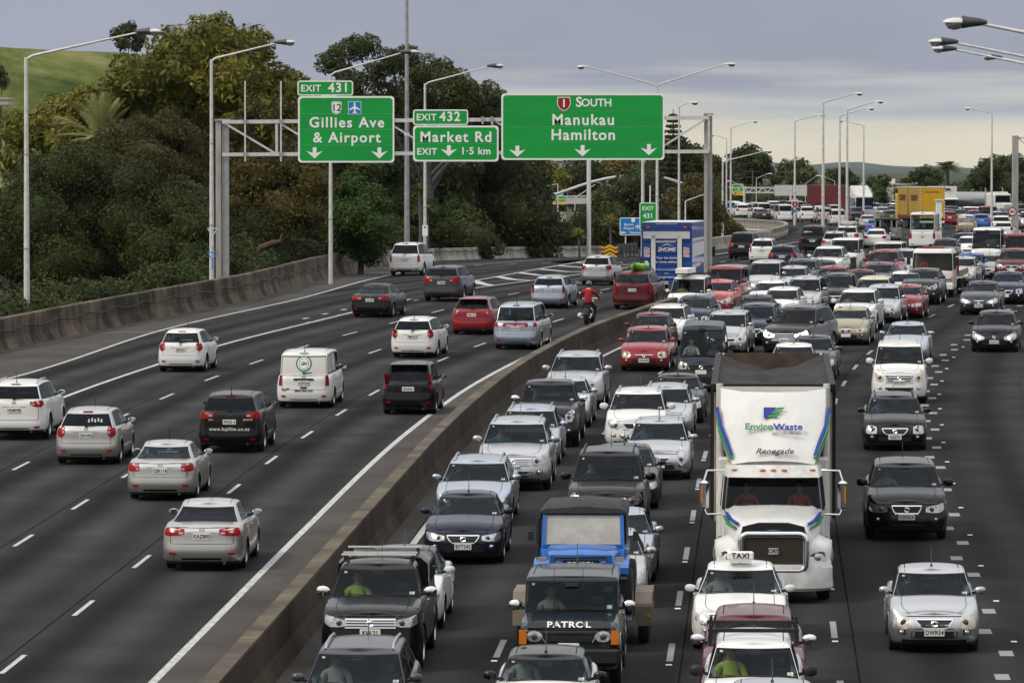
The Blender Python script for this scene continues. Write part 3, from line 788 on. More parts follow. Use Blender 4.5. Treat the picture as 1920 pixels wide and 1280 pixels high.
# ------------------------------------------------------------------ lamp posts
def lamp_head(parent,p,dirx,s=1.,dark_back=True):
	"""cobra-head lantern at the arm end; dirx: unit vector outwards"""
	mb=MB();d=Vector(dirx)
	a=math.atan2(d.y,d.x)
	h=empty('lantern_mount',p)if False else None
	body=MB();prof=[(-.02,.06,.05),(.12,.10,.085),(.3,.15,.11),(.5,.165,.12),(.68,.12,.085),(.76,.05,.04)]
	vs=[];n=10
	for(x,ry,rz)in prof:
		for j in range(n):
			t=2*math.pi*j/n;vs.append((x,ry*math.cos(t),rz*max(math.sin(t),-.25)))
	fs=[(i*n+j,(i+1)*n+j,(i+1)*n+(j+1)%n,i*n+(j+1)%n)for i in range(len(prof)-1)for j in range(n)]+[tuple(range(n)),tuple(range((len(prof)-1)*n,len(prof)*n))]
	def X(v):v=Vector(v)*s;return(p[0]+v.x*math.cos(a)-v.y*math.sin(a),p[1]+v.x*math.sin(a)+v.y*math.cos(a),p[2]+v.z)
	body.add([X(v)for v in vs],fs);body.build('lantern','galv_light',parent,40)
	bowl=MB();vs=[];prof2=[(.26,.05,.03),(.34,.13,.13),(.5,.145,.16),(.64,.11,.12),(.7,.04,.02)]
	for(x,ry,rz)in prof2:
		for j in range(n):
			t=2*math.pi*j/n;vs.append((x,ry*math.cos(t),rz*min(math.sin(t),.1)-.03))
	fs=[(i*n+j,(i+1)*n+j,(i+1)*n+(j+1)%n,i*n+(j+1)%n)for i in range(len(prof2)-1)for j in range(n)]+[tuple(range(n)),tuple(range((len(prof2)-1)*n,len(prof2)*n))]
	bowl.add([X(v)for v in vs],fs);bowl.build('lamp_bowl','lamp_clear',parent,40)
	if dark_back:
		q=MB();q.tube([X((-.30,0,0)),X((-.12,0,.01)),X((.12,0,.01)),X((.30,0,.01))],[.05*s,.10*s,.13*s,.165*s],10);q.build('spigot','steel_dark',parent,40)
def lamp_post(x,y,zb,zt,arms,label,r0=.14,r1=.075,hs=1.,seg=True,name='street_lamp',group=None,mname='galv_light',dark=True):
	root=empty(name,(x,y,zb),label=label,cat='lamp post',group=group)
	h=zt-zb
	mb=MB();mb.tube([(0,0,-.5),(0,0,h*.5),(0,0,h)],[r0,(r0+r1)/2,r1],10);mb.build('pole',mname,root,50)
	if seg:
		for f in(.33,.66):
			q=MB();q.tube([(0,0,h*f-.03),(0,0,h*f+.03)],r0+(r1-r0)*f+.012,10);q.build('pole_joint','galv',root,50)
	for(dx,dy,dz)in arms:
		e=Vector((dx,dy,h+dz));s=Vector((0,0,h-.1))
		mb=MB();mb.tube([s,s+Vector((dx,dy,dz+.1))*.06+Vector((0,0,.1)),e],[r1*.9,r1*.75,r1*.5],8);mb.build('arm',mname,root,50)
		lamp_head(root,e,Vector((dx,dy,0)).normalized(),hs,dark)
	return root
def lamp_px(px,d,top_py,tip_px,tip_py,label,zb=None,fwd=0.,**kw):
	x=gx(px,d);zt=gz(top_py,d);zb=zr(d)-.3 if zb is None else zb
	return lamp_post(x,d,zb,zt,[((tip_px-px)/FPX*d,fwd,(top_py-tip_py)/FPX*d)],label,**kw)
lamp_px(50,214,108,268,60,'tall single-arm lamp post over the grassy hill',r0=.135,r1=.075,hs=1.0)
lamp_px(397,247,112,526,80,'single-arm lamp post with a blue bracket beside the gantry leg',r0=.125,r1=.07,hs=.95)
lamp_px(620,272,139,760,98,'single-arm lamp post partly hidden behind the airport sign',r0=.12,r1=.065,hs=.95)
lamp_px(797,330,157,922,124,'single-arm lamp post with a small notice behind the market sign',r0=.12,r1=.07,hs=1.)
def small_brackets():
	root=empty('cable_bracket',(gx(398,246.6),246.6,zr(247)),label='blue triangular cable bracket strapped to lamp post by gantry leg',cat='bracket')
	for py,m in((428,'galv_light'),(473,'sign_blue')):
		z=gz(py,246.6)-zr(247)
		mb=MB();mb.bar((-.2,-.2,z),(.24,-.2,z),.05,.05);mb.bar((-.2,-.2,z),(.02,-.2,z-.36),.04,.04);mb.bar((.24,-.2,z),(.02,-.2,z-.36),.04,.04)
		mb.bar((.02,-.2,z-.3),(.02,-.2,z-.8),.05,.05);mb.build('bracket_frame',m,root)
	p=gx(797,329.6);q=empty('notice',(p,329.6,gz(432,329.6)),label='small white notice on the lamp post behind the white four-wheel drive',cat='sign')
	flat_poly(rrect(.34,.66,.03),'sign_white',q,'face',-.16,.012);MB().ellipsoid((0,-.175,.2),(.06,.01,.06)).build('red_dot','sign_red',q)
small_brackets()
tm=empty('camera_mast',(gx(763,335),335,zr(335)-1),label='very tall grey mast rising out of frame behind the signs',cat='mast')
MB().tube([(0,0,0),(0,0,8),(0,0,18.5)],[.2,.15,.1],10).build('pole','galv',tm,50)
MB().tube([(0,0,8.9),(0,0,9.1)],.17,10).build('pole_joint','galv_light',tm,50)
dl=376.
lamp_post(gx(1232,dl),dl,zr(dl),gz(160,dl),[((1103-1232)/FPX*dl,0,(160-126)/FPX*dl),((1358-1232)/FPX*dl,0,(160-121)/FPX*dl)],'double-arm lamp post behind the Manukau sign',r0=.13,r1=.07,hs=1.05,dark=False)
lamp_px(1543,432,192,1600,176,'tallest of the single-arm lamp posts beside the viaduct',r0=.15,r1=.08,dark=False)
lamp_px(1588,455,206,1640,191,'single-arm lamp post right of the viaduct end, arm over the road',r0=.14,r1=.08,dark=False)
lamp_px(1574,500,217,1624,204,'shorter single-arm lamp post between two taller ones by viaduct',r0=.14,r1=.08,dark=False)
lamp_px(1490,560,227,1534,216,'single-arm lamp post above the red route shield on viaduct',r0=.14,r1=.08,dark=False)
lamp_px(1619,640,236,1584,227,'lamp post with its arm to the left behind white truck',r0=.14,r1=.08,dark=False)
lamp_px(1859,560,213,1822,204,'lone lamp post with leftward arm above the tanker',r0=.14,r1=.08,dark=False)
lamp_px(1370,610,240,1408,228,'thin single-arm lamp post at the left end of viaduct',r0=.13,r1=.07,dark=False)
lamp_px(1362,660,260,1342,254,'thin lamp post with short leftward arm beside gantry leg',r0=.13,r1=.07,dark=False)
lamp_px(1355,470,303,1432,284,'low lamp post with long arm in front of round tree',r0=.12,r1=.07,dark=False)
lamp_px(1285,430,377,1322,364,'small white lamp post behind the blue truck roof',r0=.08,r1=.05,hs=.7,dark=False,mname='white_paint')
lamp_px(1273,380,200,1290,193,'lamp arm showing over the edge of the Manukau sign',r0=.11,r1=.06,dark=False)
lamp_px(1205,384,190,1190,186,'thick lamp post below the Manukau sign',r0=.14,r1=.09,dark=False)
for k,(hx,hy,d,sl,lab)in enumerate(((1826,43,122,30,'largest lantern on an arm reaching in from the right'),(1780,79,178,34,'upper lantern of the close pair reaching in from the right'),(1780,92,214,36,'lower lantern of the close pair reaching in from the right'),(1868,108,276,36,'smallest lantern reaching in from the right'))):
	zt=gz(hy,d);x=gx(hx,d);xp=at(d,21.5).x
	lamp_post(xp,d,zr(d)-.2,zt-(xp-x)*.20,[(x-xp,0,(xp-x)*.20)],lab,r0=.14,r1=.075,hs=.95)
thin=[(1046,345,1016,350,560),(1064,352,1016,343,640),(1078,356,1046,342,700),(1145,348,1118,342,650),(1288,340,1270,336,640),(1418,335,1438,326,760),(1460,345,1436,338,820),(1510,345,1530,330,760),(1565,340,1548,332,780),(1395,350,1372,340,700)]
for px,tp,tx,ty,d in thin:
	lamp_px(px,d,tp,tx,ty,'thin pale street lamp among the distant trees',zb=-1.,r0=.1,r1=.05,seg=False,group='thin street lamps behind the motorway',dark=False)
gr=empty('sign_gantry',(gx(1903,455),455,zr(455)),label='grey gantry column and truss arm beside the 80 speed sign',cat='gantry')
q=MB();q.box((0,0,4.1),(.52,.5,9.1),bevel=.03);q.build('leg','galv_warm',gr)
for z0,z1 in((8.45,8.3),(6.85,6.7)):
	MB().bar((.2,0,z0),(9,0,z1),.14,.14).build('chord','galv_light',gr)
for k in range(5):
	MB().bar((.3+k*1.7,0,8.4 if k%2==0 else 6.8),(2.+k*1.7,0,6.8 if k%2==0 else 8.4),.09,.09).build('diagonal','galv_light',gr)
sp=empty('speed_sign',(gx(1898,448),448,gz(397,448)),label='round red and white speed sign reading 80',cat='sign')
def disc(r,n=24):return[(r*math.cos(2*math.pi*i/n),r*math.sin(2*math.pi*i/n))for i in range(n)]
flat_poly(disc(.37),'sign_red',sp,'red_ring',0,.02);flat_poly(disc(.27),'sign_white',sp,'face',-.022,.004)
letter(sp,'80',(0,-.032,0),.40,.02,'sign_black');MB().bar((0,.05,.3),(0,.05,-2.2),.07,.07).build('post','galv',sp)
# ------------------------------------------------------------------ exit nose: chevron, guard rail, exit signs
NY=349.
ch=empty('chevron_marker',(gx(1143,NY-2),NY-2,gz(470,NY-2)),label='yellow and black chevron hazard board at the exit nose',cat='sign')
flat_poly(rrect(1.0,.86,.05),'sign_black',ch,'backing',0,.03)
for k in range(3):
	zz=-.36+k*.26
	for s in(-1,1):
		flat_poly([(0,zz+.14),(0,zz+.30),(s*.47,zz+.03),(s*.47,zz-.10)]if k<2 else[(0,zz+.10),(0,zz+.26),(s*.47,zz),(s*.47,zz-.12)],'sign_yellow',ch,'chevron_stroke',-.032,.005)
for s in(-1,1):
	q=MB();q.ellipsoid((s*.44,.02,.18),(.12,.1,.12));q.ellipsoid((s*.46,.02,-.1),(.1,.1,.12));q.build('orange_lamp','lens_orange',ch,60)
MB().bar((0,.05,-.3),(0,.05,-1.0),.08,.08).build('post','galv',ch)
gd=empty('guard_rail',(gx(1158,NY),NY,zr(NY)),label='ribbed steel crash cushion behind the chevron board',cat='guard rail')
for k in range(4):
	pts=[(0,0,.3+k*.17),(1.35,6,.3+k*.17)]
	MB().bar(*pts,.09,.12).build('rail','steel_dark' if k==0 else 'grey_plastic',gd)
for k in range(4):MB().bar((.3+.3*k,1.5*k+.6,-.1),(.3+.3*k,1.5*k+.6,.95),.1,.12).build('post','steel_dark',gd)
D1=362.
r,P,T,A=board(1199,380,1231,432,'tall green sign reading EXIT 431 with arrow behind the blue truck',d=D1,dy=0,r=.1,border=.05,name='exit_sign')
T('EXIT',1215,391,7.5,.016);T('431',1215,405,9,.018)
flat_poly([(-.02,-.02),(.26,.25),(.10,.25),(.1,.31),(.42,.31),(.42,.0),(.34,.0),(.34,.14),(.06,-.12)],'sign_white',r,'arrow',0,.004,(-.22,-.046,-.62))
MB().bar((.14,.1,-3.0),(.14,.1,2.1),.09,.09).build('post','white_paint',r)
r,P,T,A=board(1162,408,1222,441,'blue sign reading Epsom Airport Newmarket by the exit',d=D1+6,dy=0,mname='sign_blue',r=.1,border=.05,name='service_sign')
T('Epsom',1179,421,4.6,.014);T('Airport',1179,428,4.6,.014);T('Newmarket',1196,436,4.6,.014)
flat_poly([(-.2,0),(-.06,.12),(-.06,.04),(.18,.04),(.18,-.04),(-.06,-.04),(-.06,-.12)],'sign_white',r,'arrow',0,.004,P(1169,436))
flat_poly(SHIELD12(.26,.3),'sign_white',r,'route_shield',0,.004,P(1187,413))
flat_poly([(p[1]*.4,p[0]*.4)for p in PLANE],'sign_white',r,'airplane_symbol',0,.004,P(1196,425))
MB().bar((-.7,.1,-2.4),(-.7,.1,.5),.09,.09).build('post','white_paint',r)
rs=empty('route_marker',(gx(1490,559),558.6,gz(384,559)),label='red route shield marked 1 on the viaduct lamp post',cat='sign')
flat_poly(SHIELD1(.72,.8),'sign_white',rs,'border',0,.02);flat_poly(SHIELD1(.62,.7),'sign_red',rs,'face',-.022,.004);letter(rs,'1',(0,-.03,.02),.5,.03)
flat_poly([(-.3,.42),(.3,.42),(.3,.62),(-.3,.62)],'sign_white',rs,'top_plate',0,.02);letter(rs,'SOUTH',(0,-.024,.52),.16,.01,'sign_red')
flat_poly([(-.15,-.8),(.15,-.8),(.15,-.5),(-.15,-.5)],'sign_blue',rs,'lower_plate',0,.02)
def far_gantry(px0,px1,py0,py1,d,lab):
	g=empty('sign_gantry',(gx(px0,d),d,gz(py1,d)),label=lab,cat='gantry');w=gx(px1,d)-gx(px0,d);h=gz(py0,d)-gz(py1,d)
	for z in(0,h):MB().bar((0,0,z),(w,0,z),.2,.2).build('chord','galv_light',g)
	n=10
	for k in range(n):MB().bar((w*k/n,0,0 if k%2 else h),(w*(k+1)/n,0,h if k%2 else 0),.14,.14).build('diagonal','galv_light',g)
	for x in(0,w):MB().bar((x,0,h),(x,0,-7),.3,.3).build('leg','galv_light',g)
	return g
far_gantry(1395,1482,352,361,740,'pale truss gantry spanning in front of distant bushes')
def far_sign(px0,py0,px1,py1,d,lab,lines,name='direction_sign'):
	r,P,T,A=board(px0,py0,px1,py1,lab,d=d,dy=-1,r=.15,border=.07,name=name)
	h=py1-py0
	w=gx(px1,d)-gx(px0,d);hh=gz(py0,d)-gz(py1,d)
	flat_poly([(-w/2+.07,-hh/2+.07),(w/2-.07,-hh/2+.07),(w/2-.07,-hh/2+hh*.36),(-w/2+.07,-hh/2+hh*.36)],'sign_yellow',r,'exit_panel',-.037,.006)
	for s,fy in lines:T(s,(px0+px1)/2,py0+h*fy,h*.17,.02)
	flat_poly([(p[0]*.5,p[1]*.5)for p in ARROW],'sign_black',r,'arrow',0,.004,(-w*.2,-.05,-hh/2+hh*.16))
	return r
far_sign(1036,367,1063,383,600,'tiny green and yellow sign reading Market Rd by the footbridge',[('Market Rd',.38)])
r,P,T,A=board(1037,361,1055,367,'tiny green plate reading EXIT 432 by the footbridge',d=600,dy=-1,r=.05,border=.04);T('EXIT 432',1046,364,3.6,.01)
far_sign(1372,345,1393,366,735,'distant green and yellow sign reading Green Lane East',[('Green Lane East',.3),('1 km',.5)])
bb=empty('overhead_sign',(gx(1502,745),745,gz(357,745)),label='grey back of a large sign over the distant road',cat='sign')
for k in range(3):
	q=MB();q.box((-2.5+2.5*k,0,0),(2.44,.08,1.5));q.build('back_panel','galv_light',bb)
q=MB();q.box((0,.15,.5),(7.6,.1,.1));q.box((0,.15,-.5),(7.6,.1,.1));q.build('stiffener','galv',bb)
def footbridge():
	d=474.;root=empty('footbridge',(gx(1110,d),d,gz(378,d)),label='white tied-arch footbridge behind the dark trees',cat='bridge')
	def L(px,py):return(gx(px,d)-root.location.x,0,gz(py,d)-root.location.z)
	arch=[(1040,365),(1060,358),(1085,349),(1110,341),(1135,335),(1160,331),(1185,328.5),(1205,328),(1230,330),(1255,336),(1280,344)]
	for dy in(-1.4,1.4):
		MB().tube([(L(*p)[0],dy,L(*p)[2])for p in arch],.11,8).build('arch_rib','concrete_white',root,60)
	q=MB();a,b=L(1060,377),L(1290,374);q.bar(a,b,3.0,.5);q.build('deck','concrete_white',root)
	for dy in(-1.4,1.4):
		q=MB();a,b=L(1060,368),L(1290,365);q.bar((a[0],dy,a[2]),(b[0],dy,b[2]),.08,.08);q.build('handrail','galv_light',root)
	for k in range(24):
		px=1062+k*9.5
		MB().bar((L(px,0)[0],-1.4,L(0,368)[2]),(L(px,0)[0],-1.4,L(0,376)[2]),.05,.05).build('baluster','galv_light',root)
	for px,py in((1085,349),(1110,341),(1135,335),(1160,331),(1185,328.5)):
		a,b=L(px+30,py-3),L(px-12,374)
		MB().tube([(a[0],-1.4,a[2]),(b[0],-1.4,b[2])],.035,4).build('hanger','galv_light',root)
	for px in(1068,1105,1190):MB().bar(L(px,378),L(px,440),.5,.5).build('pier','concrete_light',root)
footbridge()
wp=empty('utility_column',(gx(1104,420),420,3),label='thick white peeling column standing under the Manukau sign',cat='column')
MB().tube([(0,0,-2),(0,0,8.6)],[.19,.17],10).build('pole','white_paint',wp,50)
# ------------------------------------------------------------------ vehicles: shape
def lerp(a,b,t):return a+(b-a)*t
def interp(pts,x):return float(np.interp(x,[p[0]for p in pts],[p[1]for p in pts]))
BASE=dict(L=4.3,W=1.75,H=1.48,gc=.17,wb=2.6,wr=.31,fo=.86,zf=.70,zc=.97,yc=1.05,yA=1.9,yR=3.8,yD=4.18,zt=1.04,ztail=None,w0=.945,w1=.64,bow=.13,rbow=.07,nose=.10,rc=.36,rrc=.32,fprof=None,rprof=None,doors=4,qwin=False,sidewin=True,rwin=True,bed=False,hroof=0.,rearlow=.10,crown=.045,tuck=.05,roofcurve=.05,gtrim=True,bumperstep=.0)
TYPES=dict(hatch=dict(),sedan=dict(L=4.6,W=1.77,H=1.43,wb=2.68,yc=1.2,yA=2.02,yR=3.12,yD=3.88,zt=1.01,ztail=.955,w1=.61,rearlow=.06),wagon=dict(L=4.65,W=1.76,H=1.48,wb=2.68,yc=1.15,yA=1.95,yR=4.22,yD=4.55,qwin=True,w1=.64),suv=dict(L=4.6,W=1.84,H=1.70,gc=.24,wr=.36,wb=2.68,fo=.9,zf=.90,zc=1.14,yc=1.15,yA=1.9,yR=4.15,yD=4.5,zt=1.18,w1=.66,qwin=True,rc=.4),mpv=dict(L=4.6,W=1.74,H=1.72,wb=2.75,fo=.86,zf=.74,zc=1.06,yc=.72,yA=1.55,yR=4.25,yD=4.5,zt=1.06,w1=.71,qwin=True),van=dict(L=4.7,W=1.70,H=1.98,wb=2.57,fo=1.1,zf=.98,zc=1.12,yc=.30,yA=.92,yR=4.5,yD=4.64,zt=1.14,w0=.97,w1=.84,qwin=True,bow=.10,nose=.07,rc=.3,rrc=.18,roofcurve=.03),ute=dict(L=5.2,W=1.85,H=1.80,gc=.30,wr=.39,wb=3.2,fo=.92,zf=1.02,zc=1.22,yc=1.3,yA=1.95,yR=3.15,yD=3.42,zt=1.24,ztail=1.16,w1=.67,bed=True,rc=.36,rrc=.16,doors=4),)
def shape_params(kind,**kw):
	p=dict(BASE);p.update(TYPES[kind]);p.update(kw);p['kind']=kind
	if kw.get('L'):
		s=p['L']/(TYPES[kind].get('L',BASE['L']))
		for k in('yc','yA','yR','yD','wb','fo'):
			if k not in kw:p[k]=p[k]*s
	if p['ztail']is None:p['ztail']=p['zt']
	return p
def build_shape(p):
	"""returns {part: (verts, faces, matidx)} for the shell; y forward, z up, origin on the ground at the middle."""
	L,W=p['L'],p['W'];h2=L/2;hw=W/2
	ya=h2-p['fo'];yb=ya-p['wb'];wr=p['wr'];ar=wr+.055;zw=wr
	Y=lambda d:h2-d
	yc,yD=Y(p['yc']),Y(p['yD'])
	top=[(-h2-.1,p['ztail']-.06),(-h2+.12,p['ztail']),(yD if p['ztail']==p['zt']else yD-.25 if p['bed']else yD-.06,p['ztail']if p['bed']or p['ztail']==p['zt']else lerp(p['ztail'],p['zt'],.8)),(yD+.05,p['zt']),(yc-.15,p['zc']),(yc+.1,p['zc']),(lerp(yc,h2,.62),lerp(p['zc'],p['zf'],.42)),(h2-.10,p['zf']+.03),(h2+.1,p['zf'])]
	top.sort()
	f=p['fprof']or[(0,.14),(p['gc'],.09),(p['gc']+.10,.02),(.40,.0),(.52,.0),(.58,.025),(p['zf']-.04,.025+p['nose']*.6),(p['zf']+.04,p['nose']+.06),(2,p['nose']+.1)]
	r=p['rprof']or[(0,.12),(p['gc'],.08),(p['gc']+.10,.02),(.40,0),(.56,.0),(.60,.035+p['bumperstep']),(p['ztail']-.08,.05+p['bumperstep']),(p['ztail']+.05,.11+p['bumperstep']),(2,.12)]
	sd=[(0,.10),(p['gc'],.07),(p['gc']+.14,.015),(.48,0.),(.66,.005),(.80,.02),(p['zt'],.05+p['tuck']*.3),(2,.06)]
	st=[]
	rc,rr=p['rc'],p['rrc'];gc=p['gc']
	for k in(0,.3,.6,.85):st.append([(hw-rc)*k,h2-.06*((hw-rc)*k/hw)**2,0,1,gc,None])
	for a in(10,28,46,64,82):st.append([hw-rc+rc*math.sin(R(a)),h2-.05-rc+rc*math.cos(R(a)),math.sin(R(a)),math.cos(R(a)),gc,None])
	ys=[]
	doors=[]
	if p['doors']:
		d0=min(yc-.12,ya-ar-.10);dB=Y(lerp(p['yA'],p['yR'],.42 if p['kind']!='ute' else .48));d1=max(yb+ar*.55,yD+.15 if p['bed']else-9)
		if p['doors']==2:doors=[(d0,dB-.25)]
		else:doors=[(d0,dB),(dB-.014,d1)]
	seams=[]
	for a,b in doors:seams+=[a,a-.014,b,b-.014]
	ys=[(y,gc,None)for y in seams]
	for yw in(ya,yb):
		ys.append((yw+ar+.001,gc,None));ys.append((yw-ar-.001,gc,None))
		for k in range(0,13):
			a=math.pi*k/12;ys.append((yw+ar*math.cos(a)*.9995,max(gc,zw+ar*math.sin(a)),'arch'))
	for y in np.linspace(h2-.5,-h2+.42,9):
		if all(abs(y-yw)>ar+.03 for yw in(ya,yb))and all(abs(y-s)>.04 for s in seams):ys.append((float(y),gc,None))
	ys=[q for q in ys if-h2+rr+.02<q[0]<h2-rc-.08]
	ys.sort(key=lambda q:-q[0])
	for(y,zb,fl)in ys:
		for yw in(ya,yb):
			if abs(y-yw)<ar-.002 and fl is None:zb=max(gc,zw+math.sqrt(max(ar*ar-(y-yw)**2,0)))
		st.append([hw,y,1,0,zb,fl])
	for a in(8,26,44,62,80):st.append([hw-rr+rr*math.cos(R(a)),-h2+.03+rr-rr*math.sin(R(a)),math.cos(R(a)),-math.sin(R(a)),gc,None])
	for k in(.9,.6,.3,0):st.append([(hw-rr)*k,-h2+.03*((hw-rr)*k/hw)**2,0,-1,gc,None])
	S=len(st)
	cs=[0,.08,.18,.3,.42,.55,.68,.80,.90,.965,1.]
	C=len(cs)
	V=[]
	def taper(y):return 1-.05*max(y/h2,0)**3-.035*max(-y/h2,0)**4
	for(x,y,nx,ny,zb,fl)in st:
		zt=interp(top,y)
		for c in cs:
			z=zb+c*(zt-zb)
			ins=nx*nx*interp(sd,z)+(ny*ny)*(interp(f,z)if ny>0 else interp(r,z))
			if c>.86:t=(c-.86)/.14;ins+=.042*(1-math.sqrt(max(1-t*t,0)))
			lip=.012 if fl=='arch' and c<.1 else 0
			V.append(((x-nx*(ins-lip))*taper(y),y-ny*ins,z))
	nR=S*C
	V2=V+[(-v[0],v[1],v[2])for v in V]
	bs=[-.92,-.80,-.785,-.5,-.25,0,.25,.5,.785,.80,.92]
	capi={}
	for k in range(S):
		x,y,z=V[k*C+C-1]
		for j,b in enumerate(bs):
			capi[(k,j)]=len(V2)
			V2.append((x*b,y,z+p['crown']*(1-b*b)*(.55 if y<yc else 1.)))
	parts={}
	def put(part,face,m=0):parts.setdefault(part,([],[]))[0].append(face);parts[part][1].append(m)
	seampairs=set()
	for k in range(S-1):
		ymid=(st[k][1]+st[k+1][1])/2;dy=abs(st[k][1]-st[k+1][1]);side=st[k][2]==1 and st[k+1][2]==1
		isseam=side and dy<.02 and any(abs(ymid-(s-.007))<.006 for s in seams[::2])and doors
		indoor=None
		if side:
			for di,(a,b)in enumerate(doors):
				if b<=ymid<=a-.014:indoor=di
		for s,base in((1,0),(-1,nR)):
			for c in range(C-1):
				q=(base+k*C+c,base+(k+1)*C+c,base+(k+1)*C+c+1,base+k*C+c+1)
				if s<0:q=q[::-1]
				zc_=(V[k*C+c][2]+V[k*C+c+1][2])/2
				if isseam and c>=1:put('body',q,1)
				elif indoor is not None and c>=1:put('door_%d_%d'%(indoor,s),q)
				elif c==0 and(side or st[k][3]):put('body',q,2 if p.get('sill',True)and not p.get('plainsill')else 0)
				else:put('body',q)
	y_open0,y_open1=yc+.04,yD-.02
	for k in range(S-1):
		y0,y1=V[k*C+C-1][1],V[(k+1)*C+C-1][1];ym=(y0+y1)/2
		cols=[k*C+C-1+0]
		for j in range(-1,len(bs)):
			a0=nR+k*C+C-1 if j==-1 else capi[(k,j)]
			a1=nR+(k+1)*C+C-1 if j==-1 else capi[(k+1,j)]
			b0=k*C+C-1 if j==len(bs)-1 else capi[(k,j+1)]
			b1=(k+1)*C+C-1 if j==len(bs)-1 else capi[(k+1,j+1)]
			bm=-1 if j==-1 else 1 if j==len(bs)-1 else(bs[j]+bs[j+1])/2
			if y_open1<ym<y_open0-.10 and abs(bm)<.86:continue
			if p['bed']and-h2+.12<ym<yD-.08 and abs(bm)<.90:continue
			face=(a0,b0,b1,a1)
			if ym>yc-.02 and ym<h2-.16:
				if abs(abs(bm)-.7925)<.01:put('body',face,1)
				elif abs(bm)<.79:put('bonnet',face)
				else:put('body',face)
			elif p['ztail']!=p['zt']and not p['bed']and ym<yD-.05 and ym>-h2+.1 and abs(bm)<.79:put('boot_lid',face)
			else:put('body',face)
			# ---------------- greenhouse
	G=[];glass_faces={}
	w0=hw*p['w0']-.045;w1=hw*p['w1']*(1.0)+(hw*.06)
	zroof=p['H']-p['crown']*.6-.012
	ts=[0,.06,.12,.30,.50,.70,.86,.91,.955,.985,1.]
	T=len(ts)
	xf=[0,.22,.44,.64,.82,.945,.972]
	sB=.44 if p['kind']not in('ute','van','mpv')else(.50 if p['kind']=='ute' else .36)
	if p['doors']==2:sB=.60
	sC=.965 if not p['qwin']else .70
	if p['kind']=='hatch':sC=.86
	if p['kind']=='sedan':sC=.84
	if p['kind']=='ute':sC=.92
	sides=[0,.025,.05,.2,sB-.1,sB-.025,sB+.025,(sB+sC)/2,sC-.02,sC+.02]
	if p['qwin']:sides+=[(sC+.94)/2,.925,.955]
	sides+=[.985,1.]
	sides=sorted(set(round(s,4)for s in sides))
	xr=[.972,.945,.80,.55,.28,0]
	cols=[('f',x)for x in xf]+[('s',s)for s in sides]+[('r',x)for x in xr]
	K=len(cols)
	yA0,yA1,yR1,yD0=yc,Y(p['yA']),Y(p['yR']),yD
	def zb(y):return interp(top,y)-.03
	def gpt(col,t):
		w=lerp(w0,w1,t**1.1)-(.045*((t-.9)/.1)**2 if t>.9 else 0)
		bw=p['bow']*(1-.3*t);rb=p['rbow']
		tt=t;e=0.035*((t-.9)/.1)**2 if t>.9 else 0
		tF=t-.035*math.sin(math.pi*t)
		yF=lerp(yA0,yA1,tF)-e;yR_=lerp(yD0,yR1,t+(.10*math.sin(math.pi*t)if p['kind']in('hatch','wagon','suv','mpv','van')else-.03*math.sin(math.pi*t)))+e
		if p['kind']in('hatch','wagon','suv','mpv','van'):yR_=lerp(yD0,yR1,t**1.35)+e
		if col[0]=='f':x=w*col[1];y=yF-bw*col[1]**2.2
		elif col[0]=='r':x=w*(1-p.get('rtaper',.07))*col[1];y=yR_+rb*col[1]**2.2
		else:
			s=col[1];x=w*(1-p.get('rtaper',.07)*s**2.2-.015*(1-s)**3);y=lerp(yF-bw,yR_+rb,s)
		u=(y-(yA1+yR1)/2)/max((yA1-yR1)/2,.1)
		zt=zroof-p['roofcurve']*min(abs(u),1.4)**2*(1.0 if u>0 else 1.3)
		b=zb(y)
		return(x,y,b+t*(zt-b))
	for col in cols:
		for t in ts:G.append(gpt(col,t))
	nG=len(G);G2=G+[(-v[0],v[1],v[2])for v in G]
	tm=[(ts[i]+ts[i+1])/2 for i in range(T-1)]
	gp={}
	def putg(part,face,m=0):gp.setdefault(part,([],[]))[0].append(face);gp[part][1].append(m)
	for k in range(K-1):
		c0,c1=cols[k],cols[k+1]
		for s,base in((1,0),(-1,nG)):
			sfx='_%d'%s
			for i in range(T-1):
				q=(base+k*T+i,base+(k+1)*T+i,base+(k+1)*T+i+1,base+k*T+i+1)
				if s<0:q=q[::-1]
				t=tm[i];part,m='roof',0
				if c0[0]=='f' and c1[0]=='f':
					if .06<t<.91:part='windscreen';m=1 if(t<.12 or t>.86 or c1[1]>.95)else 0
					elif t<.06:part,m='roof',1
				elif c0[0]=='r' and c1[0]=='r':
					if p['rwin']and p['rearlow']<t<.86 and c0[1]<.975:part='rear_window';m=1 if(c0[1]>.95 or(p['rearlow']<.1 and t<.12))else 0
					elif p['rwin']and t>.86 and t<.91 and c0[1]<.975:part,m='roof',1
				elif c0[0]=='s' and c1[0]=='s':
					sm=(c0[1]+c1[1])/2
					if p['sidewin']and .06<t<.91 and .025<sm:
						inwin=.12<t<.86
						if sm<.05:m=1
						elif sm<sB-.025:part,m=('side_window_0'+sfx,0)if inwin else('roof',1)
						elif sm<sB+.025:m=1
						elif sm<sC-.02:part,m=('side_window_1'+sfx,0)if(inwin and p.get('rearside',True))else('roof',1 if p.get('rearside',True)else 0)
						elif sm<sC+.02:m=1 if p['qwin']else 0
						elif p['qwin']and sm<.925:part,m=('side_window_2'+sfx,0)if(inwin and p.get('rearside',True))else('roof',1 if p.get('rearside',True)else 0)
						elif p['qwin']and sm<.955:m=1 if p.get('rearside',True)else 0
				if part.startswith('side_window')and p.get('cargo')and not part.startswith('side_window_0'):part,m='roof',0
				putg(part,q,m)
	rcap={}
	rb=[-.85,-.6,-.3,0,.3,.6,.85]
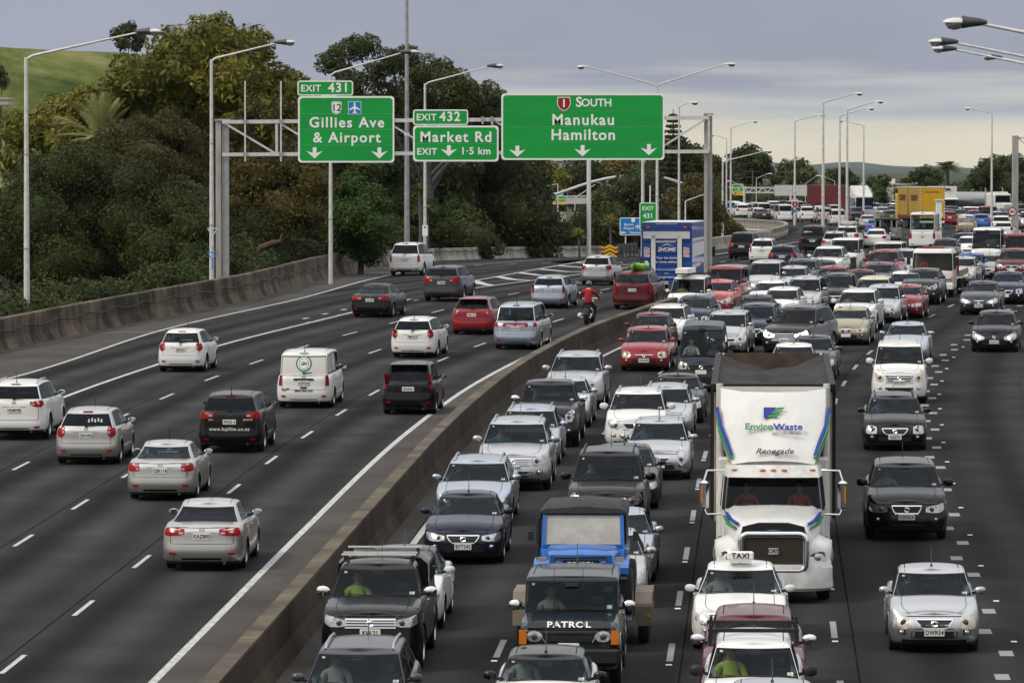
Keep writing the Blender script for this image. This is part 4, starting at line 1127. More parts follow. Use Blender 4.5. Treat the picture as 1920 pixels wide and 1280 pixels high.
	for k in range(K):
		x,y,z=G[k*T+T-1]
		for j,b in enumerate(rb):
			rcap[(k,j)]=len(G2);G2.append((x*b,y,z+p['crown']*.9*(1-abs(b)**2.4)))
	for k in range(K-1):
		for j in range(-1,len(rb)):
			a0=nG+k*T+T-1 if j==-1 else rcap[(k,j)];a1=nG+(k+1)*T+T-1 if j==-1 else rcap[(k+1,j)]
			b0=k*T+T-1 if j==len(rb)-1 else rcap[(k,j+1)];b1=(k+1)*T+T-1 if j==len(rb)-1 else rcap[(k+1,j+1)]
			putg('roof',(a0,b0,b1,a1))
	out={}
	def pack(verts,faces,mi):
		used={};vs=[];fs=[]
		for fc in faces:
			g=[]
			for i in fc:
				if i not in used:used[i]=len(vs);vs.append(verts[i])
				if not g or used[i]!=g[-1]:g.append(used[i])
			fs.append(tuple(g))
		return vs,fs,mi
	for k,(fs,mi)in parts.items():out[k]=pack(V2,fs,mi)
	for k,(fs,mi)in gp.items():out[k]=pack(G2,fs,mi)
	info=dict(ya=ya,yb=yb,gpt=gpt,yc=yc,yD=yD,top=top,doors=doors,yA1=yA1,yR1=yR1,zroof=zroof,sB=sB)
	return out,info
SHAPES={}
def weld_mesh(name,vs,fs,mi,slots,angle=38):
	me=bpy.data.meshes.new(name);me.from_pydata(vs,[],fs)
	for m in slots:me.materials.append(MATS[m])
	me.polygons.foreach_set('material_index',mi)
	bm=bmesh.new();bm.from_mesh(me);bmesh.ops.remove_doubles(bm,verts=bm.verts,dist=.0008);bmesh.ops.recalc_face_normals(bm,faces=bm.faces);bm.to_mesh(me);bm.free()
	me.polygons.foreach_set('use_smooth',[True]*len(me.polygons));me.set_sharp_from_angle(angle=R(angle));me.update()
	return me
def shape(kind,**kw):
	key=(kind,)+tuple(sorted((k,str(v))for k,v in kw.items()))
	if key in SHAPES:return SHAPES[key]
	p=shape_params(kind,**kw);parts,info=build_shape(p)
	meshes={}
	for nm,(vs,fs,mi)in parts.items():
		if nm.startswith(('wind','rear_window','side')):slots=['glass_screen','glass_frit']
		else:slots=['white_paint','seam' if not nm=='roof' else 'glass_frit','black_plastic']
		meshes[nm]=weld_mesh(nm.split('_')[0]if nm.startswith('door')else nm,vs,fs,mi,slots,50)
	vs=[];fs=[]
	for nm,(v,f_,mi)in parts.items():
		b=len(vs);vs+=[Vector(q)for q in v];fs+=[tuple(i+b for i in q)for q in f_ if len(set(q))>2]
	bvh=BVHTree.FromPolygons(vs,fs)
	SHAPES[key]=(p,meshes,info,bvh,{})
	return SHAPES[key]
	# ------------------------------------------------------------------ vehicles: details laid on the shell
def cast(bvh,o,d):
	h=bvh.ray_cast(Vector(o),Vector(d).normalized())
	return h[0]
def lay(sh,end,cols,rows=3,off=.012,mirror=0,deep=.03):
	"""a lens/panel that follows the shell. end: 'f' or 'r'. cols: (x, ztop, zbot) seen square-on or ('a', degrees, ztop, zbot) round the corner."""
	p,_,info,bvh,_=sh;h2,hw=p['L']/2,p['W']/2;sg=1 if end=='f' else-1
	cx,cy=hw-.30,sg*(h2-.34)
	grid=[]
	for c in cols:
		line=[]
		for i in range(rows):
			t=i/(rows-1)
			if c[0]=='a':
				a=R(c[1]);z=lerp(c[2],c[3],t);d=Vector((math.sin(a),sg*math.cos(a),0));o=Vector((cx,cy,z))+d*3
			else:
				z=lerp(c[1],c[2],t);d=Vector((0,sg,0));o=Vector((c[0],sg*(h2+2),z))
			h=cast(bvh,o,-d)
			if h is None or(h-o).length>4.5:h=Vector((o.x,o.y,o.z))-d*(2.0 if c[0]!='a' else 2.72)
			line.append((h+d*off,h-d*deep))
		grid.append(line)
	vs=[];fs=[];nc=len(cols)
	for ln in grid:
		for(a,b)in ln:vs+=[a,b]
	I=lambda c,r,k:(c*rows+r)*2+k
	for c in range(nc-1):
		for r in range(rows-1):fs.append((I(c,r,0),I(c+1,r,0),I(c+1,r+1,0),I(c,r+1,0)))
		fs.append((I(c,0,0),I(c,0,1),I(c+1,0,1),I(c+1,0,0)));fs.append((I(c,rows-1,0),I(c+1,rows-1,0),I(c+1,rows-1,1),I(c,rows-1,1)))
	for c in(0,nc-1):
		for r in range(rows-1):fs.append((I(c,r,0),I(c,r+1,0),I(c,r+1,1),I(c,r,1)))
	if mirror<0:vs=[Vector((-v.x,v.y,v.z))for v in vs]
	return MB().add(vs,fs)
_wheels={}
def wheel_meshes(r,style='spoke',w=.205):
	k=(round(r,3),style)
	if k in _wheels:return _wheels[k]
	rr=r*.66
	t=MB();t.lathe([(-w/2,rr),(-w/2-.006,r*.82),(-w*.42,r*.965),(-w*.2,r),(w*.2,r),(w*.42,r*.965),(w/2+.006,r*.82),(w/2,rr),(w*.3,rr*.95),(-w*.3,rr*.95)],22,closed=True)
	tm=t.mesh('wheel','black_rubber',40)
	m=MB();face=w/2-.02
	m.lathe([(face+.012,rr*1.0),(face-.02,rr*.93),(face-.09,rr*.9),(face-.1,.0001)],22,m=1)
	m.lathe([(face+.013,rr*1.01),(face+.016,rr*.95),(face-.02,rr*.92)],22,m=0)
	n={'spoke':5,'multi':10,'steel':8,'six':6}[style]
	for i in range(n):
		a=2*math.pi*i/n;da=.32 if n==5 else .26 if n==6 else .15
		if style=='steel':da=.30
		vs=[]
		for(rad,hw_,x)in((rr*.12,da*1.5,face+.004),(rr*.5,da*.62,face+.002),(rr*.95,da*.62,face-.004)):
			for sg in(-1,1):
				aa=a+sg*hw_*(.5 if rad>rr*.3 else .5)
				vs.append((x,rad*math.cos(aa),rad*math.sin(aa)))
		vs+=[(v[0]-.04,v[1],v[2])for v in vs]
		m.add(vs,[(0,1,3,2),(2,3,5,4),(0,2,8,6),(2,4,10,8),(1,7,9,3),(3,9,11,5)],0)
	m.lathe([(face+.008,rr*.2),(face+.014,rr*.12),(face+.014,.0001)],10,m=0)
	rm=m.mesh('rim',['alloy' if style!='steel' else 'steel_rim','steel_dark'],40)
	_wheels[k]=(tm,rm)
	return _wheels[k]
_misc={}
def mirror_mesh(style):
	if('mir',style)in _misc:return _misc[('mir',style)]
	s={'std':(.86,.95),'big':(1.,1.25),'tall':(.9,1.6)}[style]
	m=MB();vs=[];n=10
	for(x,sc,dy)in((.0,.35,-.01),(.05,.8,0),(.12,1.,.005),(.19,.92,0),(.235,.6,-.015),(.245,.2,-.02)):
		for j in range(n):
			t=2*math.pi*j/n;cy,cz=math.cos(t),math.sin(t)
			k=1/max(abs(cy)**3+abs(cz)**3,1e-3)**(1/3)
			vs.append((x*s[0],dy+cy*k*.052*sc,.0+cz*k*.075*sc*s[1]))
	fs=[(i*n+j,(i+1)*n+j,(i+1)*n+(j+1)%n,i*n+(j+1)%n)for i in range(5)for j in range(n)]+[tuple(range(n-1,-1,-1)),tuple(range(5*n,6*n))]
	m.add(vs,fs,0);m.bar((-.12,.02,-.07),(.06,.0,-.035),.05,.05,1)
	m.box((.12*s[0],-.058,0),(.17*s[0],.006,.11*s[1]),2)
	_misc[('mir',style)]=m.mesh('door_mirror',['white_paint','black_plastic','mirror_glass'],45)
	return _misc[('mir',style)]
def flip_x(me,key):
	if key in _misc:return _misc[key]
	c=me.copy()
	for v in c.vertices:v.co.x=-v.co.x
	c.flip_normals();_misc[key]=c
	return c
def seat_mesh():
	if 'seat' in _misc:return _misc['seat']
	m=MB();m.box((0,.02,0),(.48,.5,.14),bevel=.05)
	m.add([(x*w,y,z)for(y,z,w)in((-.22,.02,.24),(-.30,.30,.24),(-.36,.56,.19))for x in(-1,1)]+[(x*w,y-.11,z)for(y,z,w)in((-.22,.02,.24),(-.30,.30,.24),(-.36,.56,.19))for x in(-1,1)],[(0,1,3,2),(2,3,5,4),(7,6,8,9),(9,8,10,11),(0,2,8,6),(2,4,10,8),(1,7,9,3),(3,9,11,5),(4,5,11,10)])
	m.box((0,-.42,.66),(.25,.09,.17),bevel=.035)
	_misc['seat']=m.mesh('seat','seat_grey',50)
	return _misc['seat']
def bench_mesh(w):
	k=('bench',round(w,2))
	if k in _misc:return _misc[k]
	m=MB();m.box((0,.05,0),(w,.48,.14),bevel=.05);m.box((0,-.25,.28),(w,.14,.52),bevel=.05)
	for x in(-.3,.3):m.box((x*w/1.2,-.27,.6),(.22,.08,.14),bevel=.03)
	_misc[k]=m.mesh('rear_seat','seat_grey',50)
	return _misc[k]
def wheelring():
	if 'sw' in _misc:return _misc['sw']
	m=MB();pts=[(.18*math.cos(2*math.pi*i/16),0,.18*math.sin(2*math.pi*i/16))for i in range(17)]
	m.tube(pts,.015,6,caps=False);m.bar((-.17,0,0),(.17,0,0),.05,.02);m.bar((0,0,0),(0,0,-.17),.05,.02)
	_misc['sw']=m.mesh('steering_wheel','black_plastic',60)
	return _misc['sw']
def quad_strip(cols):return cols
HEADS={'sweep':dict(cols=[(.40,-.10,-.17),(.55,-.045,-.205),(.70,.0,-.205),(.80,.025,-.19)],wrap=[(38,.05,-.17),(58,.06,-.13),(72,.06,-.08)]),'block':dict(cols=[(.56,-.02,-.20),(.66,.01,-.215),(.78,.015,-.215)],wrap=[(38,.015,-.21),(58,.01,-.19)]),'slim':dict(cols=[(.46,-.07,-.16),(.60,-.05,-.185),(.75,-.03,-.185)],wrap=[(38,-.015,-.175),(60,.0,-.15),(74,.005,-.12)]),'tall':dict(cols=[(.58,-.08,-.24),(.68,.0,-.29),(.79,.06,-.27)],wrap=[(36,.10,-.22),(56,.13,-.12),(70,.14,-.02)]),'round':dict(cols=[(.50,-.10,-.17),(.56,-.05,-.225),(.65,-.03,-.245),(.74,-.05,-.225),(.80,-.10,-.17)],wrap=[]),}
TAILS={'corner':dict(cols=[(.60,.93,.52),(.72,.96,.48),(.82,.98,.47)],wrap=[(40,1.0,.48),(60,1.0,.52),(74,.98,.58)]),'wide':dict(cols=[(.42,.90,.62),(.60,.95,.55),(.80,.98,.52)],wrap=[(40,.98,.52),(62,.96,.58)]),'thin':dict(cols=[(.50,.92,.76),(.68,.95,.68),(.82,.98,.66)],wrap=[(42,.98,.68),(66,.96,.76)]),'tall':dict(cols=[(.78,1.02,.34),(.86,1.04,.32)],wrap=[(36,1.04,.32),(52,1.02,.36)]),'pillar':dict(cols=[(.80,1.45,.55),(.86,1.5,.50)],wrap=[(40,1.3,.52),(58,1.0,.58)]),'drop':dict(cols=[(.66,.98,.60),(.76,1.06,.40),(.84,1.10,.42)],wrap=[(42,1.05,.46),(60,.95,.58)]),'band':dict(cols=[(.0,.93,.68),(.5,.94,.66),(.80,.95,.64)],wrap=[(40,.95,.64),(62,.94,.66)]),}
GRILLES={'slot':(.36,.30,-.10,-.17,'thin'),'trap':(.40,.28,-.06,-.22,'frame'),'bars':(.50,.46,-.05,-.21,'bars'),'kidney':(.24,.20,-.07,-.19,'kidney'),'wide':(.52,.46,-.07,-.20,'frame'),'mouth':(.42,.36,-.08,-.17,'none'),'spindle':(.36,.28,-.05,-.22,'frame'),'none':None,'big':(.50,.44,-.05,-.30,'bars'),}
def car(label,kind,color,pos,view,cat='car',yaw=None,plate=None,lens='lens_red',head='sweep',tail='corner',grille='trap',rails=False,glassm='glass_screen',rglass='glass_dark',sglass='glass_side',wheels='spoke',mirrors='std',mircol=None,lit=False,headm='lamp_clear',far=False,bumper=None,driver=True,group=None,name=None,roofmat=None,fog=True,emblem=True,shade=False,skirt=True,spoiler=False,wiper=True,**kw):
	"""one vehicle. pos: ground point of its near face (front for view 'f', tail for view 'r')."""
	sh=shape(kind,**kw);p,meshes,info,bvh,cache=sh
	L,W=p['L'],p['W'];h2,hw=L/2,W/2
	P=Vector(pos)
	hd=head_at(P)if yaw is None else yaw
	fx,fy=math.sin(hd),math.cos(hd)
	sg=1 if view=='r' else 1
	c=P+Vector((fx,fy,0))*h2
	rz=-hd if view=='r' else-hd+math.pi
	sl=math.atan((zr(c.y+1.3)-zr(c.y-1.3))/2.6)
	pitch=sl if view=='r' else-sl
	nm=name or{'hatch':'hatchback_car','sedan':'sedan_car','wagon':'station_wagon','suv':'suv_car','mpv':'minivan','van':'van','ute':'pickup_truck'}[kind]
	root=empty(nm,(c.x,c.y,zr(c.y)if P.z<zr(P.y)+.2 else P.z),rz,label,cat,group,rx=pitch)
	pm=MATS[color];rm=MATS[roofmat]if roofmat else pm
	low=MATS[bumper]if bumper else(MATS['black_plastic']if skirt else pm)
	def A(nm_,key,mats):return obj(nm_,meshes[key],root,mats=mats)
	A('body','body',[pm,'seam',low])
	A('roof','roof',[rm,'glass_frit','black_plastic'])
	if 'bonnet' in meshes:A('bonnet','bonnet',[pm,'seam','black_plastic'])
	if 'boot_lid' in meshes:A('boot_lid','boot_lid',[pm,'seam','black_plastic'])
	A('windscreen','windscreen',[glassm,'glass_frit'])
	if 'rear_window' in meshes:A('rear_window','rear_window',[rglass,'glass_frit'])
	for k in list(meshes):
		if k.startswith('side_window'):obj('side_window',meshes[k],root,mats=[sglass if k.startswith('side_window_0')else(rglass if rglass=='glass_dark' and kind not in('sedan',)else sglass),'glass_frit'])
	doors=[]
	for k in list(meshes):
		if k.startswith('door_')and 'mirror' not in k:
			d=obj('door',meshes[k],root,mats=[pm,'seam','black_plastic'])
			if not far:
				di,s=int(k.split('_')[1]),int(k.split('_')[2]);a,b=info['doors'][di]
				hk=('handle',di,s)
				if hk not in cache:
					yy=b+.16;zz=p['zt']-.15
					hit=cast(bvh,(s*3,yy,zz),(-s,0,0))
					x=hit.x if hit else s*hw
					mb=MB();mb.box((x+s*.012,yy,zz),(.03,.17,.028),bevel=.01);cache[hk]=mb.mesh('handle','white_paint')
				obj('handle',cache[hk],d,mats=[pm if mircol!='chrome' else 'chrome'])
	def C(key,fn):
		if key not in cache:cache[key]=fn()
		return cache[key]
	def under():
		m=MB();m.box((0,0,p['gc']+.10),(W-.44,L-.4,.28));m.box((0,(info['ya']+info['yb'])/2,p['gc']+.07),(W-.16,p['wb']-2*p['wr']-.2,.18))
		for yw in(info['ya'],info['yb']):
			m.tube([(-hw+.1,yw,p['wr']),(hw-.1,yw,p['wr'])],.05,6)
			for s in(-1,1):
				ar=p['wr']+.05;n=10;vs=[]
				for i in range(n+1):
					a=math.pi*i/n;y,z=yw+ar*math.cos(a),p['wr']+ar*math.sin(a)
					vs+=[(s*(hw-.035),y,z),(s*(hw-.30),y,z)]
				m.add(vs,[(2*i,2*i+1,2*i+3,2*i+2)for i in range(n)]+[tuple(2*i+1 for i in range(n+1))])
		return m.mesh('underbody','underbody')
	obj('underbody',C('under',under),root)
	yw1,yD=info['yc'],info['yD']
	def cabin():
		m=MB();x=hw-.12
		m.add([(-x,yw1-.1,.42),(x,yw1-.1,.42),(x,yD+.05,.42),(-x,yD+.05,.42)],[(0,1,2,3)])
		for s in(-1,1):m.add([(s*x,yw1-.1,.42),(s*x,yD+.05,.42),(s*(x-.03),yD+.05,p['zt']-.04),(s*(x-.03),yw1-.1,p['zc']-.06)],[(0,1,2,3)])
		m.add([(-x,yD+.06,.42),(x,yD+.06,.42),(x*.9,yD+.12,p['zt']-.05),(-x*.9,yD+.12,p['zt']-.05)],[(0,1,2,3)])
		yd=yw1-.30 if kind!='van' else yw1-.2
		vs=[(sx*(x-.02),y,z)for(y,z)in((yw1+.06,p['zc']-.05),(yd,p['zc']-.0),(yd-.12,p['zc']-.10),(yd-.10,.55))for sx in(-1,1)]
		m.add(vs,[(0,1,3,2),(2,3,5,4),(4,5,7,6)])
		if p['ztail']!=p['zt']or kind=='sedan':m.add([(-x+.06,yD+.02,p['zt']-.04),(x-.06,yD+.02,p['zt']-.04),(x-.06,yD+.75,p['zt']-.05),(-x+.06,yD+.75,p['zt']-.05)],[(0,1,2,3)])
		m.box((0,info['yA1']+.12,p['H']-.19),(.22,.03,.065))
		return m.mesh('cabin_lining','interior')
	obj('cabin_lining',C('cabin',cabin),root)
	sx=hw*.44;zs=max(p['zt']-.60,.36)if kind!='van' else .78
	ysd=yw1-.95 if kind!='van' else yw1-.72
	if kind in('mpv',):ysd=yw1-1.25;zs+=.06
	if kind in('hatch','sedan','wagon'):ysd=yw1-1.05
	if not far:
		for s in(-1,1):obj('seat',seat_mesh(),root,(s*sx,ysd,zs))
		if kind!='van' and yD<ysd-.7:obj('rear_seat',bench_mesh(W-.45),root,(0,max(ysd-.95,yD+.45),zs))
		obj('steering_wheel',wheelring(),root,(sx,ysd+.52,zs+.36),(R(-25),0,0))
	tm,rmh=wheel_meshes(p['wr'],wheels)
	for yw in(info['ya'],info['yb']):
		for s in(-1,1):
			w_=obj('wheel',tm,root,(s*(hw-.125),yw,p['wr']),(0,0,0 if s>0 else math.pi))
			obj('rim',rmh,w_)
	zf=p['zf'];zt=p['ztail']
	hs=HEADS[head];ts_=TAILS[tail]
	zT=lambda q:.55+(zt-.55)*q
	hh=p.get('hscale',1.)
	for s in(-1,1):
		me=C(('head',head,s),lambda:lay(sh,'f',[(x*hw,zf+a*hh,zf+b*hh)for(x,a,b)in hs['cols']]+[('a',d,zf+a*hh,zf+b*hh)for(d,a,b)in hs['wrap']],4,.010,s).mesh('headlight','lamp_clear',40))
		o=obj('headlight',me,root,mats=[headm])
		if not far:
			bx=hw*(sum(q[0]for q in hs['cols'])/len(hs['cols']));bz=zf+hh*(hs['cols'][1][1]+hs['cols'][1][2])/2
			def bulb():
				hit=cast(bvh,(bx,h2+2,bz),(0,-1,0));y=(hit.y if hit else h2)+.012
				m=MB();rr=min(.062,abs(hs['cols'][1][1]-hs['cols'][1][2])*hh*.38)
				m.ellipsoid((s*bx,y,bz),(rr,.02,rr));return m.mesh('lamp','chrome',60)
			obj('lamp',C(('bulb',head,s),bulb),o,mats=['lamp_lit' if lit else 'lamp_dark'])
		me=C(('tail',tail,s),lambda:lay(sh,'r',[(x*hw,zT(a),zT(b))for(x,a,b)in ts_['cols']]+[('a',d,zT(a),zT(b))for(d,a,b)in ts_['wrap']],4,.012,s).mesh('tail_light','lens_red',40))
		o=obj('tail_light',me,root,mats=[lens])
		if not far and view=='r' and len(ts_['cols'])>2:
			def rev():
				x0,x1=ts_['cols'][0][0],ts_['cols'][1][0];za,zb_=ts_['cols'][0][1],ts_['cols'][0][2]
				return lay(sh,'r',[(lerp(x0,x1,.15)*hw,zT(lerp(za,zb_,.55)),zT(lerp(za,zb_,.92))),(lerp(x0,x1,.8)*hw,zT(lerp(za,zb_,.55)),zT(lerp(za,zb_,.92)))],2,.018,s).mesh('reversing_lens','lamp_clear')
			obj('reversing_lens',C(('rev',tail,s),rev),o)
	g=GRILLES[grille]
	if view=='f' or not far:
		if g:
			wt,wb_,za,zb_,st=g
			gh=kw.get('gscale',1.)
			def gr():
				m=lay(sh,'f',[(x,zf+za,zf+zb_+(0 if abs(x)<wb_*hw else(abs(x)/hw-wb_)/max(wt-wb_,.01)*(za-zb_)*.9))for x in np.linspace(-wt*hw,wt*hw,9)],3,.006)
				return m.mesh('grille','black_plastic')
			go=obj('grille',C(('grille',grille),gr),root)
			def bars():
				ms=[]
				def strip_(z0,z1,hwid,k=9):return lay(sh,'f',[(x,z0,z1)for x in np.linspace(-hwid*hw,hwid*hw,k)],2,.022)
				if st=='frame':ms=[strip_(zf+za+.012,zf+za-.012,wt),strip_(zf+zb_+.012,zf+zb_-.012,wb_*.96)]
				elif st=='thin':ms=[strip_(zf+za+.008,zf+za-.012,wt)]
				elif st=='bars':ms=[strip_(zf+za-(za-zb_)*q+.014,zf+za-(za-zb_)*q-.014,wt*.98)for q in(.05,.36,.67,.97)]
				elif st=='kidney':ms=[strip_(zf+za+.012,zf+za-.01,wt),strip_(zf+zb_+.01,zf+zb_-.012,wb_)]
				return[m.mesh('grille_bar','chrome')for m in ms]
			for me in C(('bars',grille),bars):obj('grille_bar',me,go,mats=['chrome']if kw.get('gchrome',True)else[pm])
			if st=='kidney' or st=='frame':
				for s in(-1,1):
					if st=='frame' and not far:
						me=C(('gside',grille,s),lambda:lay(sh,'f',[(lerp(wb_,wt,q)*hw+dx,lerp(zf+zb_,zf+za,q)+.0,lerp(zf+zb_,zf+za,q)-.035)for q,dx in((0,-.015),(.5,0),(1.,.0))],2,.02,s).mesh('grille_bar','chrome'))
						obj('grille_bar',me,go)
			if emblem and not far:
				def emb():
					zz=zf+(za+zb_)/2;hit=cast(bvh,(0,h2+2,zz),(0,-1,0));y=(hit.y if hit else h2)+.025
					m=MB();m.tube([(.062*math.cos(a),y,zz+.045*math.sin(a))for a in np.linspace(0,2*math.pi,17)],.011,5,caps=False)
					m.tube([(.03*math.cos(a),y+.003,zz+.042*math.sin(a))for a in np.linspace(0,2*math.pi,13)],.008,5,caps=False)
					return m.mesh('emblem','chrome',60)
				obj('emblem',C(('emb',grille),emb),root)
		def intake():return lay(sh,'f',[(x,.42 if p['zf']<.85 else .52,.29 if p['zf']<.85 else .36)for x in np.linspace(-hw*.50,hw*.50,7)],2,.006).mesh('air_intake','black_plastic')
		obj('air_intake',C('intake',intake),root)
		if fog and not far:
			for s in(-1,1):
				zz=.40 if p['zf']<.85 else .50
				me=C(('fog',s),lambda:lay(sh,'f',[(hw*.62,zz+.045,zz-.05),(hw*.78,zz+.05,zz-.045)],2,.006,s).mesh('fog_recess','black_plastic'))
				fo=obj('fog_recess',me,root)
				def fl():
					hit=cast(bvh,(hw*.70,h2+2,zz),(0,-1,0));m=MB();m.ellipsoid((s*hw*.70,(hit.y if hit else h2)+.008,zz),(.045,.015,.04),10,6);return m.mesh('fog_lamp','lamp_clear',60)
				obj('fog_lamp',C(('fogl',s),fl),fo)
	for e in('f','r'):
		if far and e!=view:continue
		s=1 if e=='f' else-1
		zz=max(zf-.30,.38)if e=='f' else p.get('zplate',lerp(.55,zt,.52))
		def pl():
			ys=[cast(bvh,(x,s*(h2+2),zz+dz),(0,-s,0))for x in(-.17,.17)for dz in(-.05,.05)]
			y=max([(q.y if q else s*h2)*s for q in ys])*s
			m=MB();m.box((0,y+s*.012,zz),(.37,.02,.135),bevel=.006)
			return m.mesh('number_plate','plate_white'),y+s*.024
		me,y=C(('plate',e),pl)
		po=obj('number_plate',me,root)
		if plate and e==view:
			letter(po,plate,(0,y,zz),.118,.008,'sign_black',rot=(0,0,0 if e=='r' else math.pi),spacing=1.05,wscale=.82)
	gpt=info['gpt'];a0=gpt(('s',.08),.10)
	for s in(-1,1):
		me=mirror_mesh(mirrors)if s>0 else flip_x(mirror_mesh(mirrors),('flip',mirrors))
		obj('door_mirror',me,root,(s*(a0[0]+.045),a0[1],a0[2]+.07),mats=[MATS[mircol]if mircol else pm,'black_plastic','mirror_glass'])
	if far:return root
	if wiper and view=='f':
		for x0,x1 in((-.10,.62),(-.72,-.02)):
			def wp():
				pts=[]
				for q in(0,.5,1.):
					xx=lerp(x0,x1,q);g_=gpt(('f',min(abs(xx),.9)),.10+.035*(q if x0>-.5 else q));pts.append((math.copysign(g_[0],xx),g_[1]+.02,g_[2]+.02))
				m=MB();m.tube(pts,.011,5);return m.mesh('wiper','black_plastic')
			obj('wiper',C(('wip',x0),wp),root)
	elif view=='r' and kind in('hatch','wagon','suv','mpv')and wiper:
		def rw():
			pts=[]
			for xx,t in((0.,.12),(.16,.13),(.34,.15)):
				g_=gpt(('r',xx),t+.02);pts.append((g_[0],g_[1]-.02,g_[2]))
			m=MB();m.tube(pts,.012,5);m.box(pts[0],(.08,.04,.05));return m.mesh('rear_wiper','black_plastic')
		obj('rear_wiper',C('rwip',rw),root)
	if view=='r':
		def hl():
			y=info['yR1']-.02;hit=cast(bvh,(0,-h2-2,p['H']-.085),(0,1,0));y=hit.y if hit and hit.y<0 else y
			m=MB();m.box((0,y-.008,p['H']-.085),(.26,.02,.028));return m.mesh('brake_light','lens_red')
		if kind not in('sedan','ute'):obj('brake_light',C('hl',hl),root)
		def rr():
			return[lay(sh,'r',[(hw*.64,.42,.37),(hw*.72,.42,.37),(hw*.80,.42,.37)],2,.022,s).mesh('reflector','lens_red')for s in(-1,1)]
		for me in C('refl',rr):obj('reflector',me,root)
		def ex():
			m=MB();m.tube([(hw*.55,-h2+.25,p['gc']+.02),(hw*.55,-h2+.02,p['gc']+.02)],.03,10);return m.mesh('exhaust_pipe','steel_dark',50)
		obj('exhaust_pipe',C('ex',ex),root)
		if emblem:
			def emb2():
				zz=lerp(.55,zt,.86);hit=cast(bvh,(0,-h2-2,zz),(0,1,0));y=(hit.y if hit else-h2)-.012
				m=MB();m.tube([(.05*math.cos(a),y,zz+.036*math.sin(a))for a in np.linspace(0,2*math.pi,15)],.009,5,caps=False);return m.mesh('emblem','chrome',60)
			obj('emblem',C('emb2',emb2),root)
			def garn():
				zz=lerp(.55,zt,.70);return lay(sh,'r',[(x,zz+.018,zz-.008)for x in np.linspace(-.34,.34,5)],2,.016).mesh('plate_garnish','chrome')
			obj('plate_garnish',C('garn',garn),root,mats=[kw.get('garnish',color)]if True else None)
	def gaps():
		out=[]
		if view=='r':
			zb_=.60 if kind not in('ute',)else .66;xt=hw*.76
			cols_=[[(x,zb_+.005,zb_-.005)for x in np.linspace(-xt,xt,9)]]+[[(s*xt-.005,zt-.03,zb_),(s*xt+.005,zt-.03,zb_)]for s in(-1,1)]
			if kind=='sedan':cols_.append([(x,zT(.97)+.007,zT(.97)-.007)for x in np.linspace(-xt,xt,9)])
			cols_.append([(x,p['gc']+.13,p['gc']+.02)for x in np.linspace(-hw*.7,hw*.7,7)])
			for c_ in cols_:out.append(lay(sh,'r',c_,2 if len(c_)>2 else 9,.004,deep=.01).mesh('panel_gap','seam'))
		else:
			for z_,w_ in((zf-.012,.62),(zf-.235,.80)):out.append(lay(sh,'f',[(x,z_+.007,z_-.007)for x in np.linspace(-hw*w_,hw*w_,9)],2,.004,deep=.01).mesh('panel_gap','seam'))
			out.append(lay(sh,'f',[(x,p['gc']+.10,p['gc']+.01)for x in np.linspace(-hw*.7,hw*.7,7)],2,.005).mesh('lower_lip','black_plastic'))
		return out
	for me in C(('gaps',view),gaps):obj(me.name.split('.')[0],me,root)
	def aer():
		y=info['yA1']-.25 if p.get('aerial_front',kind in('hatch','sedan'))else info['yR1']+.2
		hit=cast(bvh,(0,y,5),(0,0,-1));z=hit.z if hit else p['H']
		m=MB();m.tube([(0,y,z-.02),(0,y-.18,z+.34)],[.012,.005],5);m.box((0,y,z+.005),(.05,.09,.03),bevel=.01);return m.mesh('aerial','black_plastic')
	obj('aerial',C('aer',aer),root)
	if not rails and kind!='van':
		for s in(-1,1):
			def ditch():
				y0,y1=info['yA1']-.04,info['yR1']+.05;pts=[]
				for q in np.linspace(0,1,8):
					y=lerp(y0,y1,q);xx=gpt(('s',.5),1.)[0]*(.90-.05*q*q);hit=cast(bvh,(xx,y,5),(0,0,-1));pts.append((s*xx,y,(hit.z if hit else p['H'])+.001))
				m=MB();m.tube(pts,.008,4);return m.mesh('roof_seam','seam')
			obj('roof_seam',C(('ditch',s),ditch),root)
	if rails:
		for s in(-1,1):
			def rl():
				y0,y1=info['yA1']-.12,info['yR1']+.22;xx=gpt(('s',.5),1.)[0]*.93
				pts=[]
				for q in(0,.06,.12,.5,.88,.94,1.):
					y=lerp(y0,y1,q);hit=cast(bvh,(xx,y,5),(0,0,-1));z=(hit.z if hit else p['H'])
					pts.append((s*xx,y,z+(0 if q in(0,1.)else .035 if q in(.06,.94)else .055)))
				m=MB();m.tube(pts,.022,6);return m.mesh('roof_rail','alloy',50)
			obj('roof_rail',C(('rail',s),rl),root,mats=['alloy' if rails is True else rails])
	if spoiler:
		def sp():
			m=MB();w=gpt(('r',.972),.9)[0];y=info['yR1'];z=p['H']-.055
			m.add([(-w,y+.08,z+.012),(w,y+.08,z+.012),(w*.97,y-.22,z-.01),(-w*.97,y-.22,z-.01),(-w,y+.08,z-.03),(w,y+.08,z-.03),(w*.97,y-.21,z-.035),(-w*.97,y-.21,z-.035)],[(0,1,2,3),(7,6,5,4),(2,3,7,6),(0,3,7,4),(1,2,6,5)])
			return m.mesh('roof_spoiler','white_paint')
		obj('roof_spoiler',C('spoil',sp),root,mats=[pm])
	if p['bed']:
		def bed():
			m=MB();x=hw*.86;y0,y1=yD-.1,-h2+.12;z0,z1=.82,p['ztail']-.02
			m.add([(-x,y0,z0),(x,y0,z0),(x,y1,z0),(-x,y1,z0),(-x,y0,z1),(x,y0,z1),(x,y1,z1),(-x,y1,z1)],[(0,1,2,3),(0,3,7,4),(1,2,6,5),(0,1,5,4),(2,3,7,6)])
			return m.mesh('tray_liner','black_plastic')
		obj('tray_liner',C('bed',bed),root)
